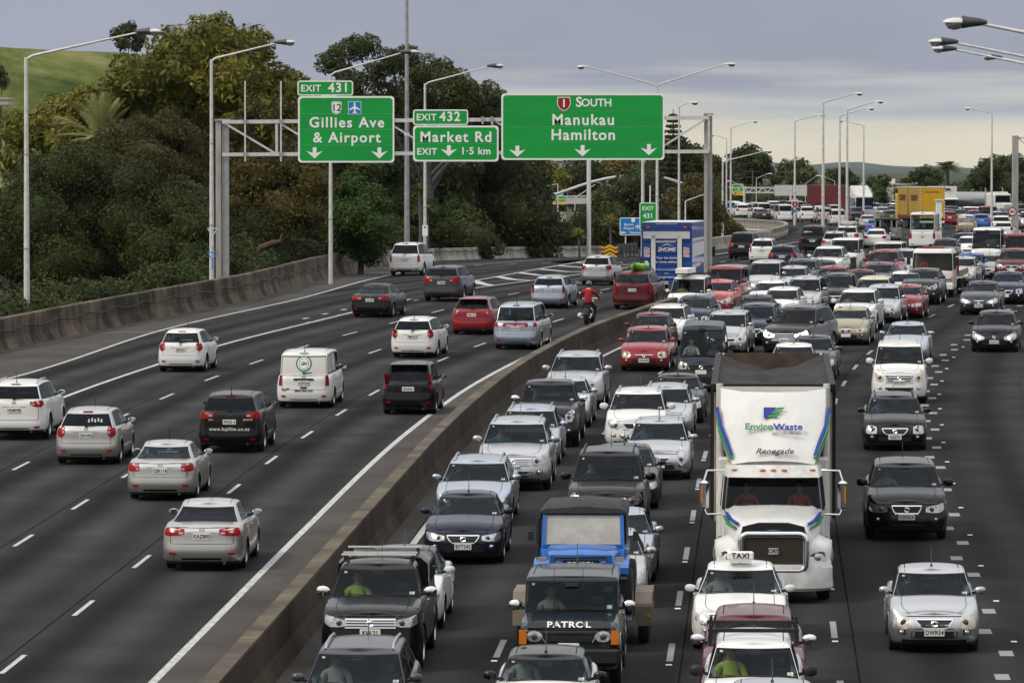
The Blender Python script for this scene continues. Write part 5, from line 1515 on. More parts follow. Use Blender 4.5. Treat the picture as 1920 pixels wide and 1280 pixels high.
	if view=='f':
		def stick():
			out=[]
			for xx,t,w_,h_ in((-.80,.16,.09,.07),(.82,.80,.05,.05)):
				g_=gpt(('f',abs(xx)),t);g2=gpt(('f',abs(xx)),t+.08);m=MB();x=math.copysign(g_[0],xx)
				up=Vector((0,g2[1]-g_[1],g2[2]-g_[2])).normalized()*h_;c0=Vector((x,g_[1]-.012,g_[2]))
				m.add([c0+Vector((-w_/2,0,0)),c0+Vector((w_/2,0,0)),c0+Vector((w_/2,0,0))+up,c0+Vector((-w_/2,0,0))+up],[(0,1,2,3)]);out.append(m.mesh('sticker','sign_white'))
			return out
		for me in C('stick',stick):obj('sticker',me,root)
	CARSH[root.name]=sh
	if driver and view=='f':DRIVERS.append((root,sx,ysd,zs,label,driver))
	return root
DRIVERS=[]
CARSH={}
def tail_text(root,s,x,z,size,bold=.01,m='sign_white',**kw):
	p,_,_,bvh,_=CARSH[root.name];h=cast(bvh,(x,-p['L']/2-2,z),(0,1,0))
	return letter(root,s,(x,(h.y if h else-p['L']/2)-.02,z),size,bold,m,**kw)
def head_at(P):
	Y=P.y
	for _ in range(4):
		a=head(Y);off=(P.x-medX(Y))*math.cos(a);Y=P.y+off*math.sin(a)
	return head(Y)
PAINTS=dict(white=((.72,.72,.70),0.,.35),cream=((.62,.58,.38),0,.35),silver=((.50,.51,.52),.85,.33),silver_warm=((.53,.52,.495),.85,.31),silver_blue=((.42,.48,.55),.85,.33),grey=((.055,.058,.066),.4,.32),charcoal=((.018,.019,.023),.3,.3),black=((.0028,.0028,.0035),.0,.3),navy=((.010,.016,.045),.3,.3),steelnavy=((.012,.016,.036),.3,.3),red=((.26,.012,.018),.2,.32),maroon=((.095,.010,.016),.3,.32),salmon=((.55,.10,.09),.1,.32),blue=((.012,.07,.32),.25,.3),bluebright=((.02,.14,.48),.25,.3),gold=((.34,.31,.20),.45,.35),brown=((.014,.010,.010),.3,.3),olive=((.07,.072,.045),.4,.32),teal=((.005,.014,.02),.2,.3),dullnavy=((.02,.026,.042),.0,.5),offwhite=((.60,.59,.55),0.,.42),grime=((.30,.30,.28),0.,.6),champagne=((.40,.37,.33),.5,.34))
for k,(c,fl,ro)in PAINTS.items():paint('paint_'+k,c,fl,ro)
# ------------------------------------------------------------------ vehicles: the traffic
def F(px,py,*a,**k):
	return on_road(px,py)
def away(label,kind,color,px,py,**k):return car(label,kind,'paint_'+color,on_road(px,py),'r',**k)
def onc(label,kind,color,px,py,**k):return car(label,kind,'paint_'+color,on_road(px,py),'f',**k)
# ---- away from the camera
away('silver sedan with plate KAZ800 beside the median line','sedan','silver_warm',378,1072,plate='KAZ800',tail='wide',rglass='glass_dark',L=4.55,H=1.43,wheels='multi')
away('older silver sedan with plate CEK118','sedan','silver_warm',300,940,plate='CEK118',tail='corner',rglass='glass_side',L=4.47,W=1.74,H=1.41,wheels='multi')
away('white tall wagon with silver roof rails cut by the frame edge','suv','white',26,826,plate='HGM598',tail='thin',rails=True,L=4.55,W=1.85,H=1.69)
fam=away('silver hatchback with family stickers on its rear window','hatch','silver_warm',161,872,plate='GRA982',tail='drop',L=4.22,W=1.76,H=1.51)
p_,_,_,bv_,_=CARSH[fam.name]
for k in range(5):
	x_,z_=.06+k*.085,1.17+.02*(k%2);h_=cast(bv_,(x_,-5,z_),(0,1,0));y_=h_.y-.012
	q=MB();q.ellipsoid((x_,y_,z_+.055),(.022,.006,.022),8,6);q.ellipsoid((x_,y_,z_),(.026,.006,.045),8,6);q.build('sticker','sign_white',fam)
cx=away('black crossover with a web address across its tailgate','suv','black',430,850,plate='FPNZ 4',tail='thin',L=4.54,W=1.84,H=1.67)
tail_text(cx,'www.fujifilm.co.nz',0,.68,.13,.008,spacing=1.15)
for s in(-1,1):tail_text(cx,'CX-5' if s<0 else 'SKYACTIV',s*.52,.94,.06,.006)
away('small white hatchback on the solid lane line','hatch','white',338,698,plate='DJR253',tail='drop',L=3.7,W=1.69,H=1.51,rglass='glass_side',wheels='multi')
away('black compact minivan with red pillar lights, plate ENR54','hatch','black',765,778,plate='ENR54',tail='pillar',L=4.0,W=1.69,H=1.62,yA=1.75,w1=.70,spoiler=True)
away('white station wagon with triangular red lamps, plate FMH522','wagon','white',773,672,plate='FMH522',tail='drop',L=4.4,W=1.7,H=1.5)
away('black sedan by the split in the lane lines','sedan','black',693,596,plate='CSU987',tail='wide',L=4.6,W=1.74,H=1.42,rglass='glass_side')
away('dark grey crossover between the black sedan and red hatchback','suv','grey',827,566,plate='KPM988',tail='wide',L=4.48,W=1.85,H=1.65)
away('red hatchback with a small roof spoiler, plate FPR118','hatch','red',884,628,plate='FPR118',tail='drop',L=4.25,W=1.76,H=1.51,spoiler=True,lens='lens_red_dark')
away('white four-wheel drive with roof rack by the barrier bend','suv','white',758,517,plate='DCX457',tail='tall',rails='black_plastic',L=4.8,W=1.87,H=1.83,bumper='grey_plastic')
away('silver people mover with a full-width red light band','mpv','silver_blue',966,656,plate='EWR276',tail='band',L=4.75,W=1.79,H=1.77,rglass='glass_side')
away('pale blue hatchback left of the motorcyclist','hatch','silver_blue',1027,579,plate='DWE431',tail='tall',L=4.18,W=1.69,H=1.47)
away('small grey hatchback in front of the chevron board','hatch','silver',1117,535,plate='CLG751',tail='corner',L=3.83,W=1.67,H=1.52)
kay_car=away('red wagon with a green kayak on its roof','suv','maroon',1185,581,plate='CUN743',tail='tall',rails='black_plastic',rglass='glass_side',L=4.86,W=1.9,H=1.7,bumper='grey_plastic')
away('black minivan beside the low wall past the truck','mpv','black',1390,486,plate='GKS22',tail='corner',L=4.8,W=1.8,H=1.75)
away('white wagon between the black minivan and dark blue wagon','wagon','white',1428,494,plate='BLH77',tail='tall',L=4.6,W=1.7,H=1.55)
away('dark blue station wagon with bright chrome tailgate strip','wagon','navy',1466,508,plate='CQA619',tail='corner',L=4.7,W=1.73,H=1.47,garnish='chrome')
ex=away('big black four-wheel drive with lettering on its rear window','suv','black',1523,476,tail='tall',L=5.1,W=2.0,H=1.95,plate='EXP12',bumper='grey_plastic',garnish='chrome')
tail_text(ex,'Allistar',-.35,1.5,.2,.012,shear=.3)
away('silver wagon between the black and white four-wheel drives','wagon','silver',1563,478,plate='FTB42',tail='corner',rails=True,L=4.78,W=1.8,H=1.6)
away('white crossover with boxes tied on its roof','suv','white',1587,467,plate='EYA38',tail='corner',rails=True,L=4.6,W=1.85,H=1.7)
away('white sedan left of the grey off-roader with spare wheel','sedan','white',1640,466,tail='corner',far=True)
away('bright blue sedan ahead of the white sedan','sedan','bluebright',1640,441,tail='wide',far=True)
away('silver coupe-like sedan ahead of the blue sedan','sedan','silver',1627,430,tail='thin',far=True)
away('dark olive hatchback with tall red lamps left of the yellow truck','hatch','olive',1672,419,tail='pillar',far=True,plate='BPG41')
away('bright blue hatchback right of the laden white pickup','hatch','bluebright',1841,429,tail='wide',far=True,plate='FGH29')
away('red hatchback half hidden beside the yellow trailer','hatch','red',1781,422,tail='tall',far=True)
away('white wagon with dark tailgate glass left of the 80 sign','suv','white',1877,440,tail='tall',far=True,L=4.9)
away('small white hatchback under the 80 sign','hatch','white',1881,449,tail='drop',far=True)
away('white van with big rear window on the viaduct','van','white',1473,416,tail='tall',far=True,cat='van')
away('white pickup beside the beige four-wheel drive on viaduct','ute','white',1518,417,tail='tall',far=True,cat='pickup',rgl=1)
away('off-white people mover under the two lamp posts','mpv','offwhite',1572,423,tail='tall',far=True,cat='minivan')
away('beige four-wheel drive between white pickup and off-white people mover on viaduct','suv','champagne',1548,418,tail='tall',far=True)
away('black hatchback beside the silver coupe-like sedan','hatch','black',1607,425,tail='corner',far=True)
away('dark sedan just behind the viaduct parapet','sedan','charcoal',1433,415,tail='wide',far=True)
away('white hatchback behind the viaduct parapet','hatch','white',1424,413,tail='tall',far=True)
# ---- oncoming, lane by lane from the median
onc('dark grey wagon with silver roof rails cut by the bottom edge','wagon','grey',655,1418,rails=True,head='sweep',W=1.82,H=1.54,driver='light')
hilux=onc('black pickup with hi-vis driver and three silver roof bars','ute','black',694,1262,head='slim',grille='bars',mircol='chrome',mirrors='big',plate='KHL21',L=5.3,H=1.82,driver='hivis',cat='pickup',hscale=1.1,glassm='glass_screen')
onc('white sedan with dark reflection painted on its roof behind the black pickup','sedan','white',744,1184,head='tall',roofmat='paint_charcoal',W=1.77,H=1.45,grille='trap')  # charcoal roof colour is a painted-in reflection on a white roof
onc('dark blue sedan with a chrome-framed grille, plate BYT343','sedan','steelnavy',868,1059,plate='BYT343',head='slim',grille='trap',W=1.76,H=1.44,wheels='multi',fog=True)
onc('silver wagon with lit headlamps behind the dark blue sedan','wagon','silver_blue',886,988,head='slim',lit=True,rails=True,W=1.84,H=1.48,L=4.8,grille='trap')
onc('silver four-wheel drive with chrome-barred grille, plate GMC649','suv','silver',962,922,plate='GMC649',head='sweep',grille='bars',rails='silver_' and 'paint_silver',W=1.91,H=1.73,L=4.79,mircol='paint_silver',mirrors='big')
onc('silver wagon roof squeezed behind the silver four-wheel drive','wagon','silver_blue',988,874,head='sweep',rails=True,W=1.8,H=1.5)
onc('black pickup with chrome mirrors and bold black grille','ute','charcoal',1024,840,head='tall',grille='big',mircol='chrome',mirrors='big',gchrome=False,L=5.3,H=1.82,W=1.85,cat='pickup',emblem=False)
onc('silver sedan tucked behind the black pickup','sedan','silver',1052,803,head='sweep',W=1.77)
onc('silver crossover with big fog lamps and roof rails','suv','silver',1076,768,head='slim',grille='mouth',rails=True,W=1.88,H=1.7,L=4.68,mirrors='big')
onc('red hatchback with cream headlamps, plate FSG499','hatch','red',1207,697,plate='FSG499',head='block',grille='slot',headm='lamp_clear_warm',W=1.76,H=1.51,L=4.22,fog=True)
onc('maroon hatchback directly behind the red hatchback','hatch','maroon',1213,664,head='sweep',W=1.69,H=1.48,L=3.9)
onc('white station wagon beside the maroon hatchback','wagon','white',1240,648,head='sweep',W=1.82,H=1.5,rails='paint_charcoal')
onc('navy hatchback between the white wagon and salmon hatchback','hatch','navy',1292,626,head='block',W=1.74,H=1.47,headm='lamp_clear_warm')
wload=onc('white boxy van with a long white load on its roof','mpv','white',1284,598,head='block',W=1.7,H=1.8,L=4.4,driver='hivis')
onc('salmon pink hatchback in front of the red van','hatch','salmon',1336,590,head='sweep',W=1.7,H=1.46,L=4.0,grille='slot')
onc('red boxy passenger van','van','red',1354,580,head='block',W=1.69,H=1.9,L=4.4,cat='van',grille='wide',headm='lamp_clear_warm',bumper='grey_plastic')
onc('silver people mover right of the red van','mpv','silver',1428,560,head='sweep',W=1.72,H=1.75)
onc('small white hatchback with black roof and mirrors','hatch','white',1015,1408,roofmat='paint_black',W=1.69,H=1.41,L=3.7,head='round',headm='lamp_clear',mircol='paint_black',grille='mouth',doors=2,driver='light',shade=1,yc=1.02,yA=1.55)
onc('silver sedan partly hidden by the towed blue off-roader','sedan','silver',1132,1142,head='sweep',W=1.75,H=1.44,L=4.5)
onc('pale silver sedan behind the silver sedan beside the trailer','sedan','silver_blue',1152,1096,head='slim',W=1.76,H=1.44,L=4.5,yc=1.0)
onc('tall black four-wheel drive behind the towed blue off-roader','suv','black',1136,1003,head='sweep',grille='bars',W=1.89,H=1.84,L=4.76,mirrors='big',rails='black_plastic')
onc('black sedan directly behind the black four-wheel drive','sedan','charcoal',1166,957,head='slim',W=1.82,H=1.47,L=4.8)
onc('silver hatchback with a wide black grille slot','hatch','silver',1233,901,head='tall',grille='slot',W=1.76,H=1.51,L=4.22)
onc('white crossover with silver roof rails behind silver hatchback','suv','white',1192,850,head='sweep',grille='trap',rails=True,W=1.8,H=1.68,L=4.64,mirrors='big')
onc('silver station wagon tucked behind the white crossover','wagon','silver',1245,823,head='sweep',rails=True,W=1.7,H=1.47,L=4.5)
onc('dark sedan with square lamps behind the silver wagon','sedan','charcoal',1266,795,head='block',grille='mouth',W=1.74,H=1.41,L=4.65,headm='lamp_clear')
onc('dull navy high-roof van','van','dullnavy',1314,736,head='block',grille='wide',W=1.69,H=2.25,L=4.9,yA=1.05,cat='van',gchrome=False,headm='lamp_clear_warm',mirrors='big',mircol='black_plastic',roofcurve=.08,w1=.72,bumper='grey_plastic')
onc('silver people mover behind the dull navy van','mpv','silver',1358,668,head='block',grille='wide',W=1.7,H=1.62,L=4.6)
onc('navy wagon just behind the silver people mover','wagon','navy',1410,648,head='sweep',W=1.74,H=1.55)
onc('grey sedan behind the navy wagon','sedan','grey',1406,622,head='slim',W=1.76)
onc('white sedan with driver behind the grey sedan','sedan','white',1436,590,head='sweep',W=1.74)
onc('white hatchback roof behind the dark luxury four-wheel drive','hatch','white',1458,608,head='sweep',W=1.72)
onc('grey sedan behind the tarpaulin truck','sedan','grey',1520,714,head='sweep',W=1.76,H=1.47)
onc('white sedan roof hidden behind the tarpaulin bin','sedan','white',1484,730,head='sweep',W=1.76,H=1.45)
onc('dark brown luxury four-wheel drive turned across its lane','suv','brown',1470,668,head='sweep',grille='big',W=1.93,H=1.78,L=5.1,yaw=R(17),plate='KEL520',rails=True,mirrors='big',headm='lamp_lit')
onc('silver wagon with roof bars behind the white sedans','wagon','silver',1500,590,head='sweep',rails='black_plastic',W=1.78,H=1.6)
onc('dark four-wheel drive wagon with white plate board','wagon','charcoal',1562,582,head='block',grille='wide',W=1.74,H=1.58,plate='DRK88',rails='paint_charcoal')
onc('dark wagon with silver rails left of the dark grey sedan','suv','grey',1494,552,head='sweep',rails=True,W=1.82,H=1.65)
onc('silver hatchback between people mover and dark wagon','hatch','silver',1476,560,head='sweep')
onc('dark grey sedan behind the dark wagon with silver rails','sedan','grey',1530,543,head='sweep',W=1.8)
onc('red hatchback hidden behind the dark plate-board wagon','hatch','red',1553,560,head='sweep',W=1.7)
onc('white four-wheel drive with orange-vested driver','suv','white',1546,524,head='sweep',W=1.9,H=1.75,L=4.7,mirrors='big',driver='orange')
onc('white boxy van behind the white four-wheel drive','van','white',1582,512,head='block',W=1.7,cat='van')
onc('maroon sedan behind the dark plate-board wagon','sedan','maroon',1604,566,head='sweep',W=1.78)
onc('grey hatchback right of the maroon sedan','hatch','grey',1640,552,head='sweep')
onc('white wagon with black roof racks and hi-vis driver','wagon','white',1412,1400,W=1.70,H=1.55,L=4.5,driver='hivis',mirrors='big',mircol='black_plastic',head='block',yc=.95,yA=1.55,glassm='glass_clear')
onc('red wagon hidden behind the white wagon with roof racks','wagon','maroon',1412,1335,W=1.80,H=1.48,mircol='chrome',mirrors='big')
onc('silver car roof cut by the bottom edge','sedan','silver',1448,1490,W=1.75,H=1.45,driver=False)
taxi=onc('white sedan taxi with a roof sign','sedan','white',1387,1224,head='sweep',W=1.80,H=1.48,L=4.8,grille='spindle',yc=1.15)
onc('silver car with cream lamps, plate DWR54','sedan','silver',1752,1226,plate='DWR54',head='block',headm='lamp_clear_warm',grille='trap',W=1.70,H=1.47,L=4.3,yc=.98,yA=1.72,yR=2.9,yD=3.6,hscale=1.15,w1=.66)
onc('black crossover with chrome-edged grille, plate KBF826','suv','black',1700,1015,plate='KBF826',head='slim',grille='spindle',W=1.885,H=1.69,L=4.77,mirrors='big',zf=.86,hscale=1.15)
onc('black station wagon with silver V grille, plate GBZ76','wagon','black',1678,846,plate='GBZ76',head='block',grille='trap',W=1.82,H=1.49,L=4.77,rails='black_plastic',wheels='multi')
onc('white people mover with a large chrome grille, plate HNF269','mpv','white',1686,757,plate='HNF269',head='tall',grille='big',W=1.795,H=1.9,L=4.8,zf=.98,zc=1.22,zt=1.2,headm='lamp_clear_warm',mirrors='big',hscale=1.0)
onc('silver-blue sedan behind the white people mover','sedan','silver_blue',1697,682,head='sweep',W=1.73,H=1.43)
onc('pale gold two-door hatchback','hatch','gold',1586,648,head='slim',W=1.75,H=1.41,L=4.26,doors=2,headm='lamp_clear',grille='kidney')
onc('white crossover with dark split grille behind gold hatchback','suv','white',1600,624,head='slim',W=1.8,H=1.7,L=4.69,mirrors='big',lit=True)
onc('silver hatchback beside the white crossover with split grille','hatch','silver',1648,606,head='sweep',W=1.77,H=1.55,L=4.45)
onc('cream-yellow station wagon behind the white crossover','wagon','cream',1630,588,head='sweep',W=1.8,H=1.55,L=4.9)
onc('red two-door hatchback with black lower bumper','hatch','red',1692,598,head='slim',W=1.69,H=1.4,L=4.1,doors=2,bumper='black_plastic',grille='slot')
onc('white hatchback behind the red hatchback','hatch','white',1690,572,head='sweep')
onc('white sedan left of the dark crossover','sedan','white',1712,566,head='sweep',W=1.74)
onc('dark crossover beside the tow truck cab','suv','charcoal',1724,572,head='sweep',W=1.8,H=1.6)
onc('red four-wheel drive with black roof bars left of tow truck','suv','red',1650,533,head='tall',rails='black_plastic',W=1.85,H=1.75,L=4.75,grille='wide',mirrors='big')
onc('white older van behind the red four-wheel drive','van','offwhite',1662,516,head='block',cat='van',H=1.85)
onc('silver wagon with very dark windscreen behind red four-wheel drive','mpv','silver',1688,522,head='sweep',glassm='glass_dark',H=1.58)
onc('dark grey sedan with lit headlamps, twin-nostril grille','sedan','grey',1835,591,plate='GFY826',head='sweep',grille='kidney',W=1.76,H=1.42,L=4.4,lit=True,headm='lamp_clear')
onc('navy sedan behind the lit dark grey sedan','sedan','navy',1884,571,head='block',W=1.77,H=1.43)
onc('black hatchback with lit headlamps, plate CNH127','hatch','black',1864,661,plate='CNH127',head='sweep',grille='mouth',W=1.815,H=1.5,L=4.28,lit=True,hscale=1.2)
onc('silver sedan right of the small blue hatchback','sedan','champagne',1848,527,head='sweep',W=1.75)
onc('small blue hatchback behind the tow truck bed','hatch','blue',1812,528,head='sweep',W=1.69)
onc('silver hatchback beside the tow truck bed','hatch','silver',1797,537,head='sweep',W=1.69)
hroof=onc('white high-roof van with dark windscreen','van','white',1848,503,head='block',W=1.9,H=2.4,L=5.2,cat='van',yA=1.1,w1=.8)
onc('dark red four-wheel drive at the frame edge behind silver sedan','suv','maroon',1896,528,head='sweep')
onc('red van at the frame edge behind the high-roof van','van','red',1906,500,head='block',cat='van')
onc('dark wagon behind the tow truck roof','wagon','charcoal',1768,492,head='sweep',far=True,driver=False)
onc('white hatchback between tow truck and high-roof van','hatch','white',1814,486,head='sweep',far=True,driver=False)
onc('grey wagon in front of the tall white van','wagon','grey',1806,477,head='sweep',far=True,driver=False)
onc('white hatchback behind the black motorcyclist','hatch','white',1868,476,head='sweep',far=True,driver=False)
onc('dark sedan right of the black motorcyclist','sedan','charcoal',1910,478,head='sweep',far=True,driver=False)
# ------------------------------------------------------------------ special vehicles
def vroot(name,label,cat,pos,view,L,yaw=None,dz=0.):
	P=Vector(pos);hd=head_at(P)if yaw is None else yaw
	c=P+Vector((math.sin(hd),math.cos(hd),0))*(L/2)
	sl=math.atan((zr(c.y+1.3)-zr(c.y-1.3))/2.6)
	return empty(name,(c.x,c.y,zr(c.y)+dz),-hd if view=='r' else math.pi-hd,label,cat,rx=sl if view=='r' else-sl)
def wheels_at(root,spots,r,style='steel',w=.28,dual=False):
	tm,rm=wheel_meshes(r,style,w)
	for(x,y)in spots:
		o=obj('wheel',tm,root,(x,y,r),(0,0,0 if x>0 else math.pi));obj('rim',rm,o)
		if dual:obj('wheel',tm,root,(x-math.copysign(.3,x),y,r))
def loft(name,rings,mats,root,smooth=35,caps=True,m=0,mi=None):
	"""closed rings of equal length"""
	mb=MB();n=len(rings[0]);vs=[v for r_ in rings for v in r_]
	fs=[(i*n+j,i*n+(j+1)%n,(i+1)*n+(j+1)%n,(i+1)*n+j)for i in range(len(rings)-1)for j in range(n)]
	if caps:fs+=[tuple(range(n)),tuple(range((len(rings)-1)*n,len(rings)*n))]
	mb.add(vs,fs);return mb.build(name,mats,root,smooth)
def panel(name,pts,m,root,t=.02,smooth=None):
	"""flat quad/polygon given as 3D points, thickened along its normal"""
	p=[Vector(q)for q in pts];nrm=(p[1]-p[0]).cross(p[2]-p[0]).normalized()*t
	n=len(p);mb=MB();mb.add(p+[q-nrm for q in p],[tuple(range(n)),tuple(range(2*n-1,n-1,-1))]+[(i,n+i,n+(i+1)%n,(i+1)%n)for i in range(n)])
	return mb.build(name,m,root,smooth)
mat('truck_white',(.70,.70,.67),rough=.35,coat=.6,noise=.16,nscale=1.4)
mat('tarp',(.022,.019,.017),rough=.8,noise=.5,nscale=1.3,bump=.8,bscale=2.5)
mat('bin_dirty',(.10,.075,.055),rough=.9,noise=.6,nscale=2.)
mat('bin_frame',(.012,.011,.010),rough=.7)
mat('bin_beige',(.36,.31,.24),rough=.8,noise=.4,nscale=1.2)
mat('grille_mesh',(.075,.058,.045),rough=.5,metal=.4,noise=.6,nscale=60)
mat('logo_blue',(.015,.025,.28),rough=.4);mat('logo_green',(.02,.24,.07),rough=.4);mat('logo_grey',(.16,.16,.17),rough=.5)
mat('truck_blue',(.005,.075,.38),rough=.38,coat=.5,noise=.2,nscale=1.5);mat('truck_yellow',(.64,.37,.015),rough=.5,noise=.15,nscale=.6)
mat('curtain_yellow',(.42,.27,.03),rough=.6,noise=.35,nscale=.9,stretch=(1,3,.3));mat('container_red',(.13,.018,.02),rough=.6,noise=.3,nscale=.8)
mat('tank_steel',(.40,.41,.42),rough=.22,metal=.9);mat('kayak_green',(.20,.55,.03),rough=.35);mat('defender_grey',(.26,.265,.25),rough=.6,noise=.3,nscale=3)
mat('screen_haze',(.52,.50,.45),rough=.25,coat=.5,noise=.3,nscale=2.5);mat('bark_orange',(.22,.07,.02),rough=.4);mat('canvas',(.045,.046,.048),rough=.9,noise=.3,nscale=5);mat('jacket_red',(.33,.012,.014),rough=.85,noise=.2,nscale=9);mat('denim',(.02,.02,.024),rough=.9);mat('skin',(.46,.27,.19),rough=.6)
mat('hivis',(.52,.68,.03),rough=.8);mat('hivis_orange',(.75,.14,.04),rough=.8);mat('cloth_dark',(.03,.032,.04),rough=.9);mat('cloth_light',(.42,.42,.42),rough=.9);mat('cloth_blue',(.10,.17,.28),rough=.9)
mat('hair_dark',(.018,.013,.010),rough=.6);mat('helmet',(.02,.021,.022),rough=.15,coat=1.);mat('wood',(.3,.22,.13),rough=.8)
def enviro_truck():
	pos=on_road(1450,1133);L=17.5
	t=vroot('garbage_truck','white bonneted waste truck with tarpaulin-covered bin','truck',pos,'f',L)
	f=L/2
	Yf=lambda d:f-d
	m=MB();prof=[(-1.18,.28),(-1.18,-.30),(-.72,.0),(.72,0),(1.18,-.30),(1.18,.28)]
	ring=lambda z,ins:[(x*(1-ins),Yf(y+ins*.6+.02),z)for(x,y)in((-1.19,.75),(-1.19,.36),(-.98,.14),(-.6,.02),(.6,.02),(.98,.14),(1.19,.36),(1.19,.75))]
	loft('bumper',[ring(.26,.06),ring(.32,.0),ring(.72,.0),ring(.80,.04)],'chrome' and 'galv_light',t,30)
	ring2=lambda z,ins:[(x*(1-ins),Yf(y+ins),z)for(x,y)in((-1.17,.8),(-1.17,.42),(-.96,.22),(-.58,.1),(.58,.1),(.96,.22),(1.17,.42),(1.17,.8))]
	loft('bumper_top',[ring2(.80,.0),ring2(.95,.05),ring2(.97,.2)],'truck_white',t,30)
	rings=[]
	for(d,wt,wb_,zt,zf_)in((.16,.60,.66,1.42,.70),(.24,.66,.74,1.50,.72),(.7,.74,.86,1.60,.85),(1.4,.84,.96,1.70,.95),(2.35,.94,1.02,1.80,1.0)):
		rings.append([(-wb_,Yf(d),zf_),(-wb_*.99,Yf(d),lerp(zf_,zt,.6)),(-wt,Yf(d),zt-.07),(-wt*.86,Yf(d),zt),(0,Yf(d-.03),zt+.025),(wt*.86,Yf(d),zt),(wt,Yf(d),zt-.07),(wb_*.99,Yf(d),lerp(zf_,zt,.6)),(wb_,Yf(d),zf_)])
	loft('bonnet',rings,'truck_white',t,45)
	for s in(-1,1):
		rr=[]
		for(d,xo,zt,zb_)in((.26,.98,.98,.78),(.36,1.08,1.12,.74),(.7,1.17,1.22,.9),(1.15,1.19,1.26,1.16),(1.6,1.18,1.22,1.05),(2.0,1.14,1.12,.6),(2.3,1.1,1.1,.55)):
			rr.append([(s*.58,Yf(d),zb_),(s*.58,Yf(d),zt+.12),(s*lerp(.58,xo,.55),Yf(d),zt+.06),(s*lerp(.58,xo,.88),Yf(d),zt-.03),(s*xo,Yf(d),lerp(zt,zb_,.55)),(s*xo,Yf(d),zb_)])
		loft('fender',rr,'truck_white',t,50)
		h=MB();h.add([(s*x,Yf(d),z)for(x,d,z)in((.66,.225,.86),(.80,.235,.80),(.97,.27,.82),(1.05,.34,.92),(1.06,.38,1.02),(.98,.30,1.05),(.82,.25,1.02),(.70,.225,.94))],[tuple(range(8))])
		h.add([(s*x,Yf(d+.1),z)for(x,d,z)in((.66,.225,.86),(.80,.235,.80),(.97,.27,.82),(1.05,.34,.92),(1.06,.38,1.02),(.98,.30,1.05),(.82,.25,1.02),(.70,.225,.94))],[tuple(range(8))])
		ho=h.build('headlight','lamp_dark',t)
		e=MB();e.ellipsoid((s*.88,Yf(.235),.925),(.075,.02,.075));e.build('lamp','lamp_clear',ho,60)
		e=MB();e.ellipsoid((s*.74,Yf(.212),.885),(.05,.02,.045));e.build('lamp','lamp_lit' if s>0 else 'lamp_clear',ho,60)
		for k,(mn,dx)in enumerate((('logo_blue',0),('logo_green',.07))):
			pts=[(s*(.72+dx),.55,1.57-dx),(s*(.86+dx*.8),1.2,1.60-dx*1.2),(s*(.955+dx*.6),2.25,1.66-dx)]
			for a,b in zip(pts[:-1],pts[1:]):
				q=MB();q.bar((a[0],Yf(a[1]),a[2]+.01),(b[0],Yf(b[1]),b[2]+.01),.07,.03);q.build('stripe',mn,t)
	g=MB();g.prism(rrect(1.20,.64,.1),Yf(.12),Yf(.10),'y');go=g.build('grille','grille_mesh',t,loc=(0,0,1.04))
	fr=MB();pts=rrect(1.30,.74,.14,6);pts=pts+[pts[0],pts[1]]
	fr.tube([(x,Yf(.10),z)for x,z in pts],.072,8,caps=False);fr.build('grille_surround','chrome',go,60)
	b=MB();b.prism([(-.66,.36),(-.62,.52),(-.3,.60),(.3,.60),(.62,.52),(.66,.36),(.6,.40),(0,.46),(-.6,.40)],Yf(.16),Yf(.08),'y');b.build('bug_deflector','black_plastic',t,loc=(0,0,1.04))
	eb=MB();eb.box((0,Yf(.08),1.07),(.22,.03,.13),bevel=.02);eo=eb.build('emblem','chrome',t);letter(eo,'CAT',(0,Yf(.055),1.07),.11,.015,'sign_black',rot=(0,0,math.pi))
	cab=[]
	yA,yB=2.30,4.6
	for z,w,a in((1.0,1.05,yA),(1.74,1.06,yA),(2.40,.98,yA+.33),(2.52,.95,yA+.42)):
		cab.append([(-w,Yf(yB),z),(-w,Yf(a+.10),z),(-w*.93,Yf(a+.02),z),(0,Yf(a-.05),z),(w*.93,Yf(a+.02),z),(w,Yf(a+.10),z),(w,Yf(yB),z)])
	m=MB();n=7
	vs=[v for r_ in cab for v in r_]
	for i in range(3):
		for j in range(n):
			j2=(j+1)%n
			if i==1 and j in(2,3):continue
			if i==1 and j in(0,5):pass
			m.add([vs[i*n+j],vs[i*n+j2],vs[(i+1)*n+j2],vs[(i+1)*n+j]],[(0,1,2,3)])
	m.add(vs[3*n:4*n],[tuple(range(n))]);m.build('cab','truck_white',t,40)
	ws=MB();lo,hi=cab[1],cab[2]
	nx=8
	def wsp(u,v):
		a=[Vector(lo[2]),Vector(lo[3]),Vector(lo[4])];b=[Vector(hi[2]),Vector(hi[3]),Vector(hi[4])]
		def q(c):return c[0].lerp(c[1],u*2)if u<.5 else c[1].lerp(c[2],u*2-1)
		p=q(a).lerp(q(b),v);p.y+=.03*math.sin(math.pi*u);return p
	vs=[wsp(i/nx,v)for v in(0.0,.5,1.)for i in range(nx+1)]
	ws.add(vs,[(r_*(nx+1)+i,r_*(nx+1)+i+1,(r_+1)*(nx+1)+i+1,(r_+1)*(nx+1)+i)for r_ in range(2)for i in range(nx)])
	ws.build('windscreen','glass_clear',t,60)
	for s in(-1,1):
		panel('side_window',[(s*1.075,Yf(2.55),1.78),(s*1.075,Yf(3.6),1.78),(s*1.02,Yf(3.6),2.34),(s*1.02,Yf(2.8),2.34)],'glass_dark',t,.02)
		for a,b_ in(((s*1.03,Yf(2.34),1.73),(s*.965,Yf(2.66),2.42)),):MB().bar((a[0],a[1]+.03,a[2]),(b_[0],b_[1]+.03,b_[2]),.05,.05).build('window_seal','glass_frit',t)
		q=MB();q.tube([(s*.08,Yf(2.24),1.77),(s*.75,Yf(2.3),1.80)],.015,5);q.build('wiper','black_plastic',t)
